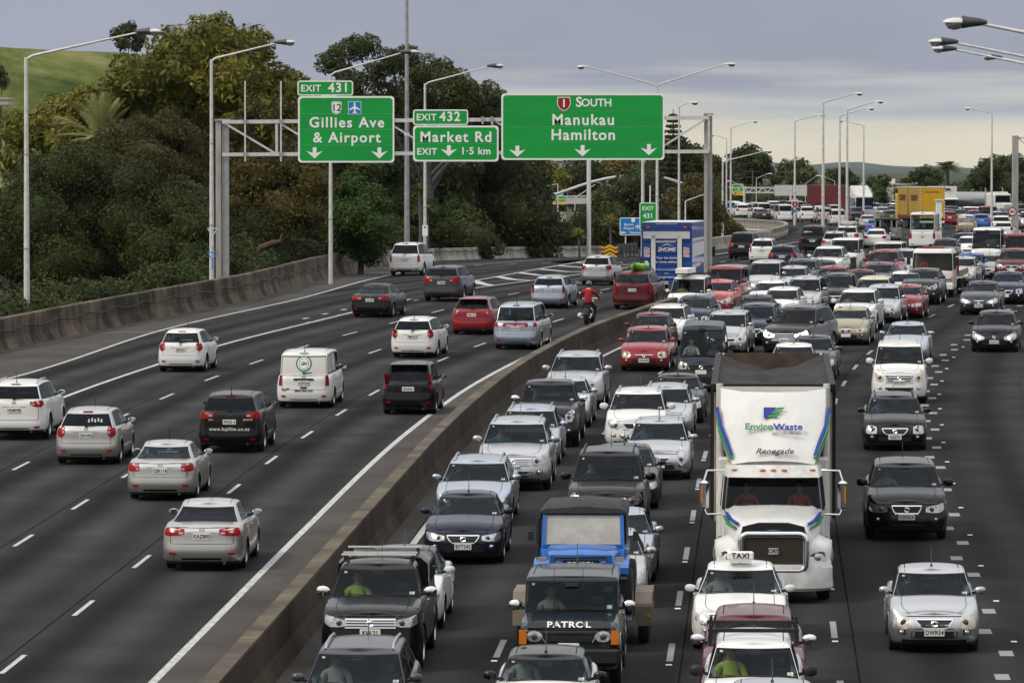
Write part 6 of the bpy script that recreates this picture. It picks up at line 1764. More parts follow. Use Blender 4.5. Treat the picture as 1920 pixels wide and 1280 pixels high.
		q=MB();q.box((s*1.09,Yf(3.1),1.60),(.03,.2,.04));q.build('door_handle','chrome',t)
	cl=MB();cl.add([(-.95,Yf(2.40),1.70),(.95,Yf(2.40),1.70),(.95,Yf(2.9),1.62),(-.95,Yf(2.9),1.62),(-.95,Yf(2.9),1.1),(.95,Yf(2.9),1.1),(.95,Yf(4.5),1.1),(-.95,Yf(4.5),1.1),(-.95,Yf(4.5),2.4),(.95,Yf(4.5),2.4)],[(0,1,2,3),(3,2,5,4),(4,5,6,7),(7,6,9,8)])
	cl.build('cabin_lining','seat_grey',t)
	for s in(-1,1):obj('seat',seat_mesh(),t,(s*.55,Yf(3.75),1.22))
	o=obj('steering_wheel',wheelring(),t,(.55,Yf(3.1),1.68),(R(-40),0,0));o.scale=(1.3,1.3,1.3)
	DRIVERS.append((t,.55,Yf(3.72),1.22,'the white bonneted waste truck','orange'));DRIVERS.append((t,-.55,Yf(3.72),1.22,'the white bonneted waste truck','orange_pass'))
	v=MB();v.add([(-1.0,Yf(2.62),2.40),(-.94,Yf(2.36),2.38),(0,Yf(2.26),2.38),(.94,Yf(2.36),2.38),(1.0,Yf(2.62),2.40),(-.98,Yf(2.72),2.62),(-.9,Yf(2.54),2.62),(0,Yf(2.46),2.63),(.9,Yf(2.54),2.62),(.98,Yf(2.72),2.62)],[(i,i+1,i+6,i+5)for i in range(4)])
	vo=v.build('sun_visor','silver_paint' if False else 'galv_light',t)
	for x in(-.80,-.22,0,.22,.80):
		q=MB();q.ellipsoid((x,Yf(2.36+.12*abs(x)**1.5),2.53),(.065,.03,.025));q.build('marker_lamp','lens_orange',vo,60)
	rings=[]
	for(d,z,w,dep)in((2.70,2.62,.92,0),(2.95,2.95,1.04,.06),(3.3,3.35,1.14,.12),(3.7,3.75,1.18,.16),(4.0,4.02,1.18,.16)):
		rings.append([(-w,Yf(4.75),z),(-w,Yf(d+dep+.45),z),(-w*.92,Yf(d+dep),z),(-w*.55,Yf(d),z+.05),(0,Yf(d-.10),z+(.04 if z>4 else .08)),(w*.55,Yf(d),z+.05),(w*.92,Yf(d+dep),z),(w,Yf(d+dep+.45),z),(w,Yf(4.75),z)])
	rings[-1]=[(x,y,z+(.08 if abs(x)>.9 else-.03))for(x,y,z)in rings[-1]]
	loft('wind_deflector',rings,'truck_white',t,50,caps=False)
	sleeper=MB();sleeper.box((0,Yf(4.82),1.78),(2.3,.6,1.7),bevel=.05);sleeper.build('sleeper_box','truck_white',t)
	tilt=(R(-43),0,math.pi)
	def on_def(z):d=np.interp(z,[2.62,2.95,3.35,3.75,4.02],[2.70,2.95,3.3,3.7,4.0]);return Yf(d-.12)
	def D(x,z):return(-x,on_def(z)+.03,z+.07)
	letter(t,'Enviro',D(-.295,3.30),.225,.022,'logo_green',rot=tilt);letter(t,'Waste',D(.305,3.295),.225,.022,'logo_blue',rot=tilt)
	letter(t,'SERVICES LIMITED',D(.27,3.17),.075,.004,'logo_grey',rot=tilt)
	letter(t,'Renegade',D(.02,2.82),.20,.006,'sign_black',rot=tilt,shear=.35)
	def art(poly,mn,x,z,nm):
		mb=MB();mb.prism(poly,-.012,0,'y');mb.build(nm,mn,t,loc=D(x,z),rot=tilt)
	art([(-.2,.15),(.06,.15),(-.14,-.13),(-.2,-.13)],'logo_blue',0,3.56,'logo_flag')
	for k in range(3):art([(.10-k*.09,.15-k*.1),(.24-k*.06,.15-k*.1),(.18-k*.06,.09-k*.1),(-.0-k*.07,.09-k*.1)],'logo_green',0,3.56,'logo_bar')
	for s in(-1,1):
		for mn,o_ in(('logo_blue',0),('logo_green',.13)):
			pts=[(1.16,3.72-o_),(1.10,3.40-o_),(.97,3.10-o_*.8),(.86,2.80-o_*.4)]
			for a,b_ in zip(pts[:-1],pts[1:]):
				ya,yb_=on_def(a[1])-.05-.28*(a[0]-.8),on_def(b_[1])-.05-.28*(b_[0]-.8)
				q=MB();q.bar((s*a[0],ya,a[1]),(s*b_[0],yb_,b_[1]),.065,.05);q.build('stripe',mn,t)
		mr=MB();mr.box((s*1.42,Yf(2.55),2.0),(.20,.14,.62),bevel=.06);mo=mr.build('door_mirror','chrome',t,40)
		q=MB();q.tube([(s*1.0,Yf(2.75),2.50),(s*1.36,Yf(2.6),2.50),(s*1.42,Yf(2.55),2.30)],.022,6);q.build('mirror_arm','chrome',mo,50);q=MB();q.tube([(s*1.0,Yf(2.5),1.62),(s*1.36,Yf(2.55),1.60),(s*1.42,Yf(2.55),1.72)],.022,6);q.build('mirror_arm','chrome',mo,50)
		q=MB();q.box((s*1.47,Yf(2.47),2.02),(.03,.03,.34));q.build('side_lamp','lens_orange',mo)
		q=MB();q.tube([(s*1.12,Yf(4.9),.9),(s*1.12,Yf(4.9),4.15)],.075,10);q.build('exhaust_stack','galv_light',t,50)
	q=MB();q.box((0,Yf(9),.78),(.9,16,.3));q.box((0,Yf(1.6),.62),(1.3,2.4,.4));q.build('chassis','underbody',t)
	for s in(-1,1):
		q=MB();q.tube([(s*.95,Yf(3.2),.7),(s*.95,Yf(4.6),.7)],.3,14);q.build('fuel_tank','galv',t,50)
	wheels_at(t,[(-1.02,Yf(1.25)),(1.02,Yf(1.25))],.50,'six',.28);wheels_at(t,[(s*1.02,Yf(d))for s in(-1,1)for d in(5.6,6.95,13.8,15.1,16.4)],.50,'steel',.28)
	y0,y1=Yf(5.2),Yf(17.4);zb_,zt=1.25,4.02
	for s in(-1,1):
		panel('bin_side',[(s*1.24,y0,zb_),(s*1.24,y1,zb_),(s*1.24,y1,zt),(s*1.24,y0,zt)],'bin_frame',t,.05)
		MB().bar((s*1.24,y0,zt+.04),(s*1.24,y1,zt+.04),.14,.12).build('top_rail','bin_frame',t)
		for k in range(10):MB().bar((s*1.28,lerp(y0,y1,(k+.5)/10),zb_),(s*1.28,lerp(y0,y1,(k+.5)/10),zt),.1,.08).build('side_rib','bin_frame',t)
		q=MB();q.box((s*1.19,y1+.25,zt-.05),(.16,.34,.3));q.build('corner_cap','offwhite_cap' if False else 'galv_light',t)
	panel('bin_front',[(-1.24,y0,zb_),(1.24,y0,zb_),(1.24,y0,3.95),(-1.24,y0,3.95)],'bin_beige',t,.05)
	panel('tail_door',[(-1.24,y1,zb_),(1.24,y1,zb_),(1.24,y1,zt+.1),(-1.24,y1,zt+.1)],'bin_dirty',t,.06)
	for s in(-1,1):MB().bar((s*1.0,y0+.06,2.4),(s*1.0,y0+.06,4.06),.5,.06).build('front_post','bin_frame',t)
	MB().bar((-1.27,y0+.1,4.08),(1.27,y0+.1,4.08),.2,.12).build('tarp_roller','bin_frame',t)
	nx,ny=24,40;vs=[]
	rng=np.random.default_rng(4)
	ph=rng.uniform(0,6.28,6)
	for j in range(ny+1):
		v=j/ny;y=lerp(y0+.05,y1+.9,v)
		for i in range(nx+1):
			u=i/nx;x=lerp(-1.2,1.2,u);sg=math.sin(math.pi*u)
			z=zt+.06-.34*sg**.7*(.75+.35*math.sin(v*9+ph[0]))+.05*math.sin(v*37+u*5+ph[1])*sg+.03*math.sin(u*23+v*11+ph[2])*sg+.20*(v>.93)*(v-.93)*8
			vs.append((x,y,z))
	mb=MB();mb.add(vs,[(j*(nx+1)+i,j*(nx+1)+i+1,(j+1)*(nx+1)+i+1,(j+1)*(nx+1)+i)for j in range(ny)for i in range(nx)]);mb.build('tarpaulin','tarp',t,180)
	load=MB();load.box((0,(y0+y1)/2,2.2),(2.3,abs(y1-y0)-.3,1.6));load.build('load','bin_dirty',t)
enviro_truck()
def box_truck():
	L=7.2;t=vroot('box_truck','blue box truck with white tail-lift frame and lettered doors','truck',on_road(1250,549),'r',L)
	r=-L/2
	b=MB();b.box((0,r+2.55,2.02),(2.46,5.1,2.70),bevel=.03);b.build('cargo_box','truck_blue',t)
	tp=MB();tp.box((0,r+2.55,3.39),(2.44,5.06,.03));tp.build('box_roof','white_paint',t)
	fr=MB();fr.box((0,r-.02,3.24),(2.46,.06,.24));fo=fr.build('rear_header','truck_blue',t)
	for s in(-1,1):
		q=MB();q.box((s*1.06,r-.06,3.16),(.13,.03,.08));q.build('tail_lamp','lens_red',fo)
		q=MB();q.box((s*.90,r-.06,3.16),(.15,.03,.08));q.build('tail_lamp','lens_orange',fo)
		q=MB();q.box((s*.64,r-.07,1.78),(.21,.05,1.95));q.build('lift_post','bin_white' if False else 'white_paint',t)
		sx0=s*.96
		for k in range(5):
			panel('warning_stripe',[(sx0-.13,r-.045,1.75+k*.085),(sx0+.13,r-.045,1.81+k*.085),(sx0+.13,r-.045,1.85+k*.085),(sx0-.13,r-.045,1.79+k*.085)],'sign_red',t,.008)
		q=MB();q.box((sx0,r-.035,1.96),(.28,.012,.46));q.build('warning_plate','sign_white',t)
	q=MB();q.box((0,r-.07,2.78),(2.26,.05,.34));q.build('lift_platform','white_paint',t)
	for k in range(6):
		z=1.0+k*.29;q=MB();q.box((0,r-.035,z),(2.4,.012,.02));q.build('door_rib','seam',t)
	sc=[(-.03,2.46,'MAINFREIGHT',.15,.02),(.0,2.08,'2HOME',.26,.02),(-.0,1.68,'Your 1st choice',.16,.005),(0,1.49,'for home delivery',.16,.005),(0,1.12,'Selling or purchasing online?',.085,.003),(0,.95,'go to',.085,.003),(0,.75,'www.mainfreight.com',.12,.008),(.0,3.32,'DRIVING NZ BUSINESS DAILY',.08,.01)]
	for x,z,s_,sz,bo in sc:letter(t,s_,(x,r-.05 if z<3 else r-.056,z),sz,bo,rot=None,shear=.25 if sz>.14 else 0)
	panel('logo_bar',[(-.46,r-.047,1.98),(-.30,r-.047,1.98),(-.24,r-.047,2.19),(-.40,r-.047,2.19)],'sign_red',t,.006)
	panel('roof_mark',[(-.30,r-.047,2.24),(0,r-.047,2.36),(.36,r-.047,2.24),(0,r-.047,2.32)],'sign_white',t,.006)
	panel('hazard_diamond',[(1.02,r-.047,.60),(1.22,r-.047,.86),(1.02,r-.047,1.12),(.82,r-.047,.86)],'sign_white',t,.008);panel('hazard_face',[(1.02,r-.056,.66),(1.17,r-.056,.86),(1.02,r-.056,1.06),(.87,r-.056,.86)],'sign_blue',t,.004)
	for z0,z1,y0,y1 in((1.7,2.35,.1,4.6),(1.15,1.35,.1,3.0)):
		panel('side_graphic',[(1.236,r+y0,z0),(1.236,r+y1,z0+.12),(1.236,r+y1,z1+.05),(1.236,r+y0,z1)],'white_paint',t,.006)
	for s in(-1,1):panel('side_graphic',[(s*1.236,r+.1,2.5),(s*1.236,r+5,2.5),(s*1.236,r+5,2.62),(s*1.236,r+.1,2.62)],'white_paint',t,.006)
	q=MB();q.box((0,r+.1,.52),(2.3,.25,.22));q.build('rear_bumper','truck_blue',t);q=MB();q.box((-.1,r-.05,.48),(.37,.02,.135));q.build('number_plate','plate_white',t)
	letter(t,'GTR441',(-.1,r-.065,.48),.11,.008,'sign_black')
	for s in(-1,1):
		q=MB();q.box((s*.95,r-.05,.5),(.24,.03,.1));q.build('tail_light','lens_red',t);q=MB();q.box((s*.80,r+.5,.30),(.5,.04,.42));q.build('mud_flap','truck_blue',t)
	q=MB();q.box((0,r+3.2,.55),(.9,6,.25));q.build('chassis','underbody',t)
	c=MB();c.box((0,r+6.3,1.45),(2.1,1.7,2.0),bevel=.08);c.build('cab','truck_blue',t)
	panel('windscreen',[(-.9,r+7.16,1.5),(.9,r+7.16,1.5),(.85,r+7.155,2.3),(-.85,r+7.155,2.3)],'glass_dark',t,.02)
	for s in(-1,1):q=MB();q.box((s*1.33,r+6.9,1.85),(.2,.1,.5),bevel=.03);q.build('door_mirror','black_plastic',t)
	wheels_at(t,[(s*.95,r+1.5)for s in(-1,1)],.42,'steel',.26,True);wheels_at(t,[(s*.95,r+6.0)for s in(-1,1)],.42,'steel',.26)
box_truck()
def kayak():
	p=kay_car;z=p.location.z+1.86;a=-p.rotation_euler.z
	k=empty('kayak',(p.location.x+math.sin(a)*.35,p.location.y+math.cos(a)*.35,z),p.rotation_euler.z,'lime green kayak strapped on the red wagon roof','kayak')
	rings=[]
	for(y,w,h,dz)in((-2.1,.03,.03,.16),(-1.9,.12,.14,.08),(-1.3,.28,.24,.02),(-.3,.36,.28,0),(.7,.32,.26,.02),(1.5,.16,.18,.08),(1.9,.03,.04,.18)):
		rings.append([(w*math.cos(t_),y,dz+h*(math.sin(t_)if math.sin(t_)<0 else .55*math.sin(t_)))for t_ in[2*math.pi*i/14 for i in range(14)]])
	loft('hull',rings,'kayak_green',k,60)
	q=MB();q.tube([(.2*math.cos(t_),-.2+.42*math.sin(t_),.155)for t_ in np.linspace(0,6.283,17)],.03,6,caps=False);q.build('cockpit_rim','black_plastic',k,60)
	for y in(-.9,.6):MB().tube([(-.55,y,-.28),(-.34,y,.03),(0,y,.20),(.34,y,.03),(.55,y,-.28)],.02,5).build('strap','black_plastic',k)
	for y in(-.9,.6):MB().bar((-.62,y,-.26),(.62,y,-.26),.06,.04).build('roof_bar','black_plastic',k)
	MB().bar((.25,-1.6,.15),(.25,-1.6,.42),.06,.06).build('paddle_end','black_plastic',k)
kayak()
def caddy():
	t=away('white delivery van with a round logo on its tailgate','mpv','white',569,766,plate='HZP728',tail='tall',rglass='paint_offwhite',L=4.4,W=1.79,H=1.82,cat='van',name='delivery_van',yR=4.15,yD=4.32,w1=.80,cargo=True,mircol='black_plastic',mirrors='big',bumper='black_plastic',emblem=True,sill=True,wiper=True,qwin=True,zplate=.80)
	p,meshes,info,bvh,cache=shape('mpv',L=4.4,W=1.79,H=1.82,yR=4.15,yD=4.32,w1=.80,cargo=True,sill=True,qwin=True,zplate=.80)
	def rear(x,z,off=.02):h=cast(bvh,(x,-4,z),(0,1,0));return(h.y if h else-2.2)-off
	for rr,mn in((.25,'logo_green'),(.20,'sign_white'),(.17,'logo_grey'),(.145,'sign_white')):
		m=MB();pts=[(rr*math.cos(a),rr*math.sin(a))for a in np.linspace(0,2*math.pi,25)[:-1]]
		tz=1.42;m.add([(x,rear(x,tz+z,.014+.006*(.25-rr)*10),tz+z)for x,z in pts],[tuple(range(24))]);m.build('logo_ring',mn,t)
	for k in range(6):
		a=math.pi*k/6;MB().bar((.13*math.cos(a),rear(0,1.42,.034),1.42+.13*math.sin(a)),(-.13*math.cos(a),rear(0,1.42,.034),1.42-.13*math.sin(a)),.012,.008).build('logo_spoke','logo_grey',t)
	letter(t,'HUB',(-.58,rear(-.58,.60),.60),.13,.02,'sign_black');letter(t,'0800 804 504',(.0,rear(0,.57),.57),.105,.012,'sign_black')
	q=MB();q.box((0,rear(0,.93,.015),.93),(.62,.03,.05));q.build('tailgate_handle','black_plastic',t)
	q=MB();q.box((0,rear(0,.66,.01),.66),(.2,.02,.05));q.build('tailgate_catch','black_plastic',t)
caddy()
def taxi_sign():
	t=taxi;s=empty('taxi_sign',(t.location.x,t.location.y,t.location.z+1.50),t.rotation_euler.z,'white roof sign reading TAXI on the white sedan','sign')
	q=MB();q.box((0,.25,.10),(.50,.16,.16),bevel=.03);q.build('sign_box','sign_white',s);q=MB();q.box((0,.25,.0),(.42,.2,.05));q.build('sign_base','white_paint',s)
	letter(s,'TAXI',(0,.336,.10),.15,.012,'sign_black',rot=(0,0,math.pi))
taxi_sign()
def roof_bars(car_,label,ys,w,z,m='galv_light',r=.02):
	for k,y in enumerate(ys):
		a=car_.rotation_euler.z;pos=car_.location+Vector((-math.sin(a)*y,math.cos(a)*y,z))
		b=MB().bar((-w,y,z+.10),(w,y,z+.10),.06,.03).build('roof_bar',m,car_)
		for s in(-1,1):MB().bar((s*w*.9,y,z-.03),(s*w*.9,y,z+.10),.05,.06).build('foot','black_plastic',b)
roof_bars(hilux,'silver crossbar on the roof of the black pickup with hi-vis driver',(.42,.0,-1.15),.68,1.82,'galv_light')
q=empty('tray_canopy',(hilux.location.x,hilux.location.y,hilux.location.z),hilux.rotation_euler.z,'black hard canopy over the tray of the black pickup','canopy',rx=hilux.rotation_euler.x)
cn=MB();
def canopy_ring(y,w,z):return[(-w,y,1.12),(-w*.97,y,z-.12),(-w*.80,y,z),(w*.80,y,z),(w*.97,y,z-.12),(w,y,1.12)]
loft('canopy_shell',[canopy_ring(-.80,.84,1.76),canopy_ring(-1.0,.86,1.80),canopy_ring(-2.3,.85,1.78),canopy_ring(-2.5,.83,1.7)],'paint_black',q,40)
for s in(-1,1):panel('canopy_window',[(s*.865,-1.0,1.32),(s*.865,-2.3,1.32),(s*.845,-2.25,1.62),(s*.845,-1.05,1.62)],'glass_dark',q,.01)
def rack(car_,y,w,z,label):
	a=car_.rotation_euler.z
	for k,yy in enumerate(y):
		b=MB().bar((-w,yy,z+.16),(w,yy,z+.16),.06,.06).build('rack_bar','black_plastic',car_)
		for s in(-1,1):MB().bar((s*(w-.04),yy,z-.08),(s*(w-.04),yy,z+.26),.05,.05).build('upright','black_plastic',b)
def find(lbl):
	return next(o for o in COL.objects if o.get('label')==lbl)
rack(find('white wagon with black roof racks and hi-vis driver'),(.35,-.95),.74,1.50,'rack')
def roof_load():
	c=wload;a=c.rotation_euler.z
	b=empty('ladder_box',c.location+Vector((0,0,1.86)),a,'long white box carried on the white van roof','box')
	q=MB();q.box((.25,0,.13),(.55,2.6,.22),bevel=.02);q.build('box_body','white_paint',b);q=MB()
	for y in(-.7,.7):MB().bar((-.7,y,.0),(.7,y,.0),.05,.05).build('roof_bar','black_plastic',b)
roof_load()
def patrol():
	t=onc('dark boxy four-wheel drive with lettered bonnet shield towing a trailer','suv','teal',1066,1292,W=1.84,H=1.86,L=4.7,head='round',grille='wide',zf=1.04,zc=1.20,zt=1.22,yc=1.35,yA=1.72,yR=4.45,yD=4.62,w1=.84,w0=.96,bow=.05,rc=.22,rrc=.18,nose=.03,wr=.42,gc=.34,hscale=.9,mircol='chrome',mirrors='big',bumper='grey_plastic',gchrome=False,emblem=False,driver='light',fog=False,plate=None,crown=.03)
	p,meshes,info,bvh,cache=shape('suv',W=1.84,H=1.86,L=4.7,zf=1.04,zc=1.20,zt=1.22,yc=1.35,yA=1.72,yR=4.45,yD=4.62,w1=.84,w0=.96,bow=.05,rc=.22,rrc=.18,nose=.03,wr=.42,gc=.34,hscale=.9,gchrome=False,crown=.03)
	f=2.35
	d=MB();d.add([(-.74,f-.10,1.06),(.74,f-.10,1.06),(.72,f-.24,1.15),(-.72,f-.24,1.15)],[(0,1,2,3)]);d.build('bug_shield','black_plastic',t)
	letter(t,'PATROL',(0,f-.12,1.115),.155,.028,'sign_white',rot=(R(-30),0,math.pi),spacing=1.1,wscale=1.25)
	for s in(-1,1):
		q=MB();q.box((s*.80,f-.10,.90),(.13,.06,.24));q.build('indicator','lens_orange',t)
		q=MB();q.box((s*.45,f+.08,.62),(.14,.04,.07));q.build('bumper_lamp','lens_red',t)
	q=MB();q.box((0,f+.05,.58),(1.75,.14,.26),bevel=.03);q.build('bull_bar','black_plastic',t)
	for s in(-1,1):MB().tube([(s*.25,f-.1,.7),(s*.25,f-.12,2.1)],[.012,.004],5).build('whip_aerial','black_plastic',t)
	hd=head_at(t.location);dv=Vector((math.sin(hd),math.cos(hd),0))
	tp=t.location+dv*(2.35+3.3);tp.z=zr(tp.y)
	tr=empty('car_trailer',tp,math.pi-hd,'beige car trailer with box mudguards under the blue off-roader','trailer')
	q=MB();q.box((0,0,.52),(1.9,4.6,.12));q.box((0,3.0,.50),(.14,1.8,.1));q.build('deck','steel_dark',tr)
	for s in(-1,1):
		g=MB();g.prism([(-1.0,.36),(-1.0,.72),(-.82,.98),(.82,.98),(1.0,.72),(1.0,.36),(.92,.36),(.92,.70),(.78,.90),(-.78,.90),(-.92,.70),(-.92,.36)],s*.98,s*1.30,'x');g.build('mudguard','bin_beige',tr)
		for ss in(-1,1):panel('mudguard_end',[(s*.98,ss*1.0,.36),(s*1.30,ss*1.0,.36),(s*1.30,ss*1.0,.78),(s*.98,ss*1.0,.78)],'bin_beige',tr,.03)
		q=MB();q.box((s*1.24,1.02,.55),(.06,.03,.04));q.build('side_marker','lens_orange',tr)
	wheels_at(tr,[(s*1.14,y)for s in(-1,1)for y in(-.44,.44)],.33,'steel',.2)
	jp=tp+dv*.1;jp.z=tp.z+.58
	j=empty('off_roader',jp,math.pi-hd,'blue vintage off-roader with black soft top on a trailer','off-roader')
	L2=1.95
	b=MB();b.box((0,-.55,.92),(1.62,2.5,.62),bevel=.05);b.build('tub','paint_bluebright',j)
	bon=[]
	for(y,w,z)in((L2-.18,.58,1.12),(L2-.3,.60,1.20),(.85,.70,1.26)):bon.append([(-w,y,.66),(-w,y,z-.08),(-w*.86,y,z),(0,y,z+.035),(w*.86,y,z),(w,y,z-.08),(w,y,.66)])
	loft('bonnet',bon,'paint_bluebright',j,40)
	fr=MB();fr.box((0,L2-.14,.93),(1.16,.06,.44));fr.build('grille_panel','sign_white' and 'paint_bluebright',j);q=MB();q.box((0,L2-.105,.98),(.66,.03,.17));go=q.build('grille','black_plastic',j);letter(go,'TOYOTA',(0,L2-.08,.98),.115,.02,'sign_white',rot=(0,0,math.pi),spacing=1.1)
	for s in(-1,1):
		q=MB();q.lathe([(-.02,.001),(0,.1),(-.04,.12)],16,'y',c=(s*.42,L2-.08,.92));q.build('headlight','lamp_clear',j,50)
		q=MB();q.prism([(.55,.92),(.75,1.04),(1.55,1.04),(1.86,.92),(1.86,.80),(1.5,.94),(.8,.94),(.55,.84)],s*.58,s*.88,'x');q.build('fender','paint_bluebright',j)
		q=MB();q.box((s*.72,L2-.12,1.07),(.16,.08,.08));q.build('side_lamp','bin_beige',j)
		q=MB();q.box((s*.98,.62,1.42),(.1,.05,.17));q.build('door_mirror','black_plastic',j)
	q=MB()
	for a,b_ in(((-.74,.72,1.22),(-.72,.60,1.86)),((.74,.72,1.22),(.72,.60,1.86)),((-.74,.72,1.24),(.74,.72,1.24)),((-.72,.60,1.86),(.72,.60,1.86))):q.bar(a,b_,.07,.07)
	q.build('windscreen_frame','paint_bluebright',j);panel('windscreen',[(-.71,.715,1.26),(.71,.715,1.26),(.69,.605,1.83),(-.69,.605,1.83)],'screen_haze',j,.01)
	cw=MB();cw.add([(-.78,.80,1.20),(.78,.80,1.20),(.76,.86,1.02),(-.76,.86,1.02)],[(0,1,2,3)]);cw.build('cowl','paint_bluebright',j)
	loft('soft_top',[[(-.80,y,1.72 if y<.6 else 1.85),(-.81,y,1.88),(-.70,y,z),(0,y,z+.05),(.70,y,z),(.81,y,1.88),(.80,y,1.72 if y<.6 else 1.85)]for y,z in((.68,1.93),(.5,2.0),(-.6,2.02),(-1.6,1.99),(-1.78,1.9))],'canvas',j,40)
	for s in(-1,1):panel('side_curtain',[(s*.79,-.1,1.22),(s*.79,-1.76,1.22),(s*.79,-1.7,1.8),(s*.79,-.1,1.8)],'canvas',j,.02)
	panel('inner_back',[(-.76,-1.7,1.2),(.76,-1.7,1.2),(.76,-1.7,1.8),(-.76,-1.7,1.8)],'bin_beige',j,.02)
	for s in(-1,1):obj('seat',seat_mesh(),j,(s*.4,-.25,.95))
	q=MB();q.tube([(-.86,L2+.1,.72),(.86,L2+.1,.72)],.05,8);q.tube([(-.5,L2+.1,.72),(-.48,L2+.06,1.12),(.48,L2+.06,1.12),(.5,L2+.1,.72)],.028,8);q.build('bull_bar','black_plastic',j,50)
	wheels_at(j,[(s*.80,y)for s in(-1,1)for y in(1.2,-1.1)],.44,'six',.3)
	q=MB();q.tube([(.84,.62,1.0),(.84,.6,1.75)],.045,8);q.build('snorkel','black_plastic',j,50)
	q=MB();q.box((0,0,.55),(.8,3.2,.2));q.build('chassis','underbody',j)
patrol()
def defender():
	L=4.3;t=vroot('off_roader','grey boxy off-roader with black roof and spare wheel on the tail','off-roader',on_road(1661,461),'r',L);r=-L/2
	b=MB();b.box((0,r+2.1,.95),(1.78,4.2,.78),bevel=.04);b.build('body','defender_grey',t)
	up=MB()
	for s in(-1,1):
		for y0,y1 in((.04,.12),(1.25,1.45),(2.45,2.6)):up.box((s*.82,r+(y0+y1)/2,1.63),(.06,y1-y0,.62))
		for x in(.80,.42):up.box((s*x,r+.05,1.63),(.10,.06,.62))
	up.build('pillars','defender_grey',t)
	rf=MB();rf.box((0,r+1.35,2.0),(1.72,2.75,.14),bevel=.05);rf.build('roof','sign_black',t)
	panel('rear_window',[(-.37,r+.03,1.36),(.37,r+.03,1.36),(.37,r+.03,1.92),(-.37,r+.03,1.92)],'glass_side',t,.01)
	for s in(-1,1):
		panel('rear_window',[(s*.5,r+.03,1.40),(s*.74,r+.03,1.40),(s*.74,r+.03,1.9),(s*.5,r+.03,1.9)],'glass_dark',t,.01)
		panel('side_window',[(s*.845,r+.2,1.38),(s*.845,r+1.2,1.38),(s*.845,r+1.2,1.9),(s*.845,r+.2,1.9)],'glass_dark',t,.01);panel('side_window',[(s*.845,r+1.5,1.38),(s*.845,r+2.4,1.38),(s*.845,r+2.4,1.9),(s*.845,r+1.5,1.9)],'glass_dark',t,.01)
		q=MB();q.box((s*.78,r-.01,.95),(.09,.04,.09));q.build('tail_light','lens_red',t);q=MB();q.box((s*1.0,r+2.7,1.5),(.18,.06,.22));q.build('door_mirror','black_plastic',t)
	tm,rm=wheel_meshes(.38,'spoke',.25);o=obj('spare_wheel',tm,t,(-.06,r-.14,1.16),(0,0,-math.pi/2));obj('rim',rm,o,mats=['steel_dark','steel_dark'])
	q=MB();q.box((0,r-.03,.55),(1.7,.12,.16));q.build('rear_bumper','black_plastic',t);q=MB();q.box((.5,r-.03,.8),(.3,.02,.12));q.build('number_plate','plate_white',t)
	wheels_at(t,[(s*.76,r+y)for s in(-1,1)for y in(.75,3.4)],.39,'spoke',.26);q=MB();q.box((0,r+3.3,1.37),(1.5,1.6,.1));q.build('bonnet','defender_grey',t);q=MB();q.box((0,0,.5),(1.0,3.9,.25));q.build('chassis','underbody',t)
defender()
away('tall white van in front of the yellow trailer','van','white',1729,468,L=5.9,W=1.99,H=2.7,wr=.35,tail='tall',cat='van',plate='FQE52',rglass='glass_clear',w1=.86,yA=1.1,zt=1.3,zc=1.3,zf=1.1,bumper='black_plastic',driver=False,name='delivery_van',sidewin=True,rearside=False,cargo=True,rearlow=.12)
q=empty('steel_column',(gx(1760,390),390,zr(390)),label='square white steel column with bolt holes beside tall white van',cat='column')
b_=MB();b_.box((0,0,1.4),(.42,.42,4.2),bevel=.03);b_.build('shaft','white_paint',q);b_=MB();b_.box((0,0,3.52),(.62,.62,.08));b_.build('cap_plate','white_paint',q)
for k in range(4):
	e=MB();e.ellipsoid((.05+.1*(k%2),-.21,.9+.4*k),(.045,.012,.045),8,6);e.build('bolt_hole','sign_black',q)
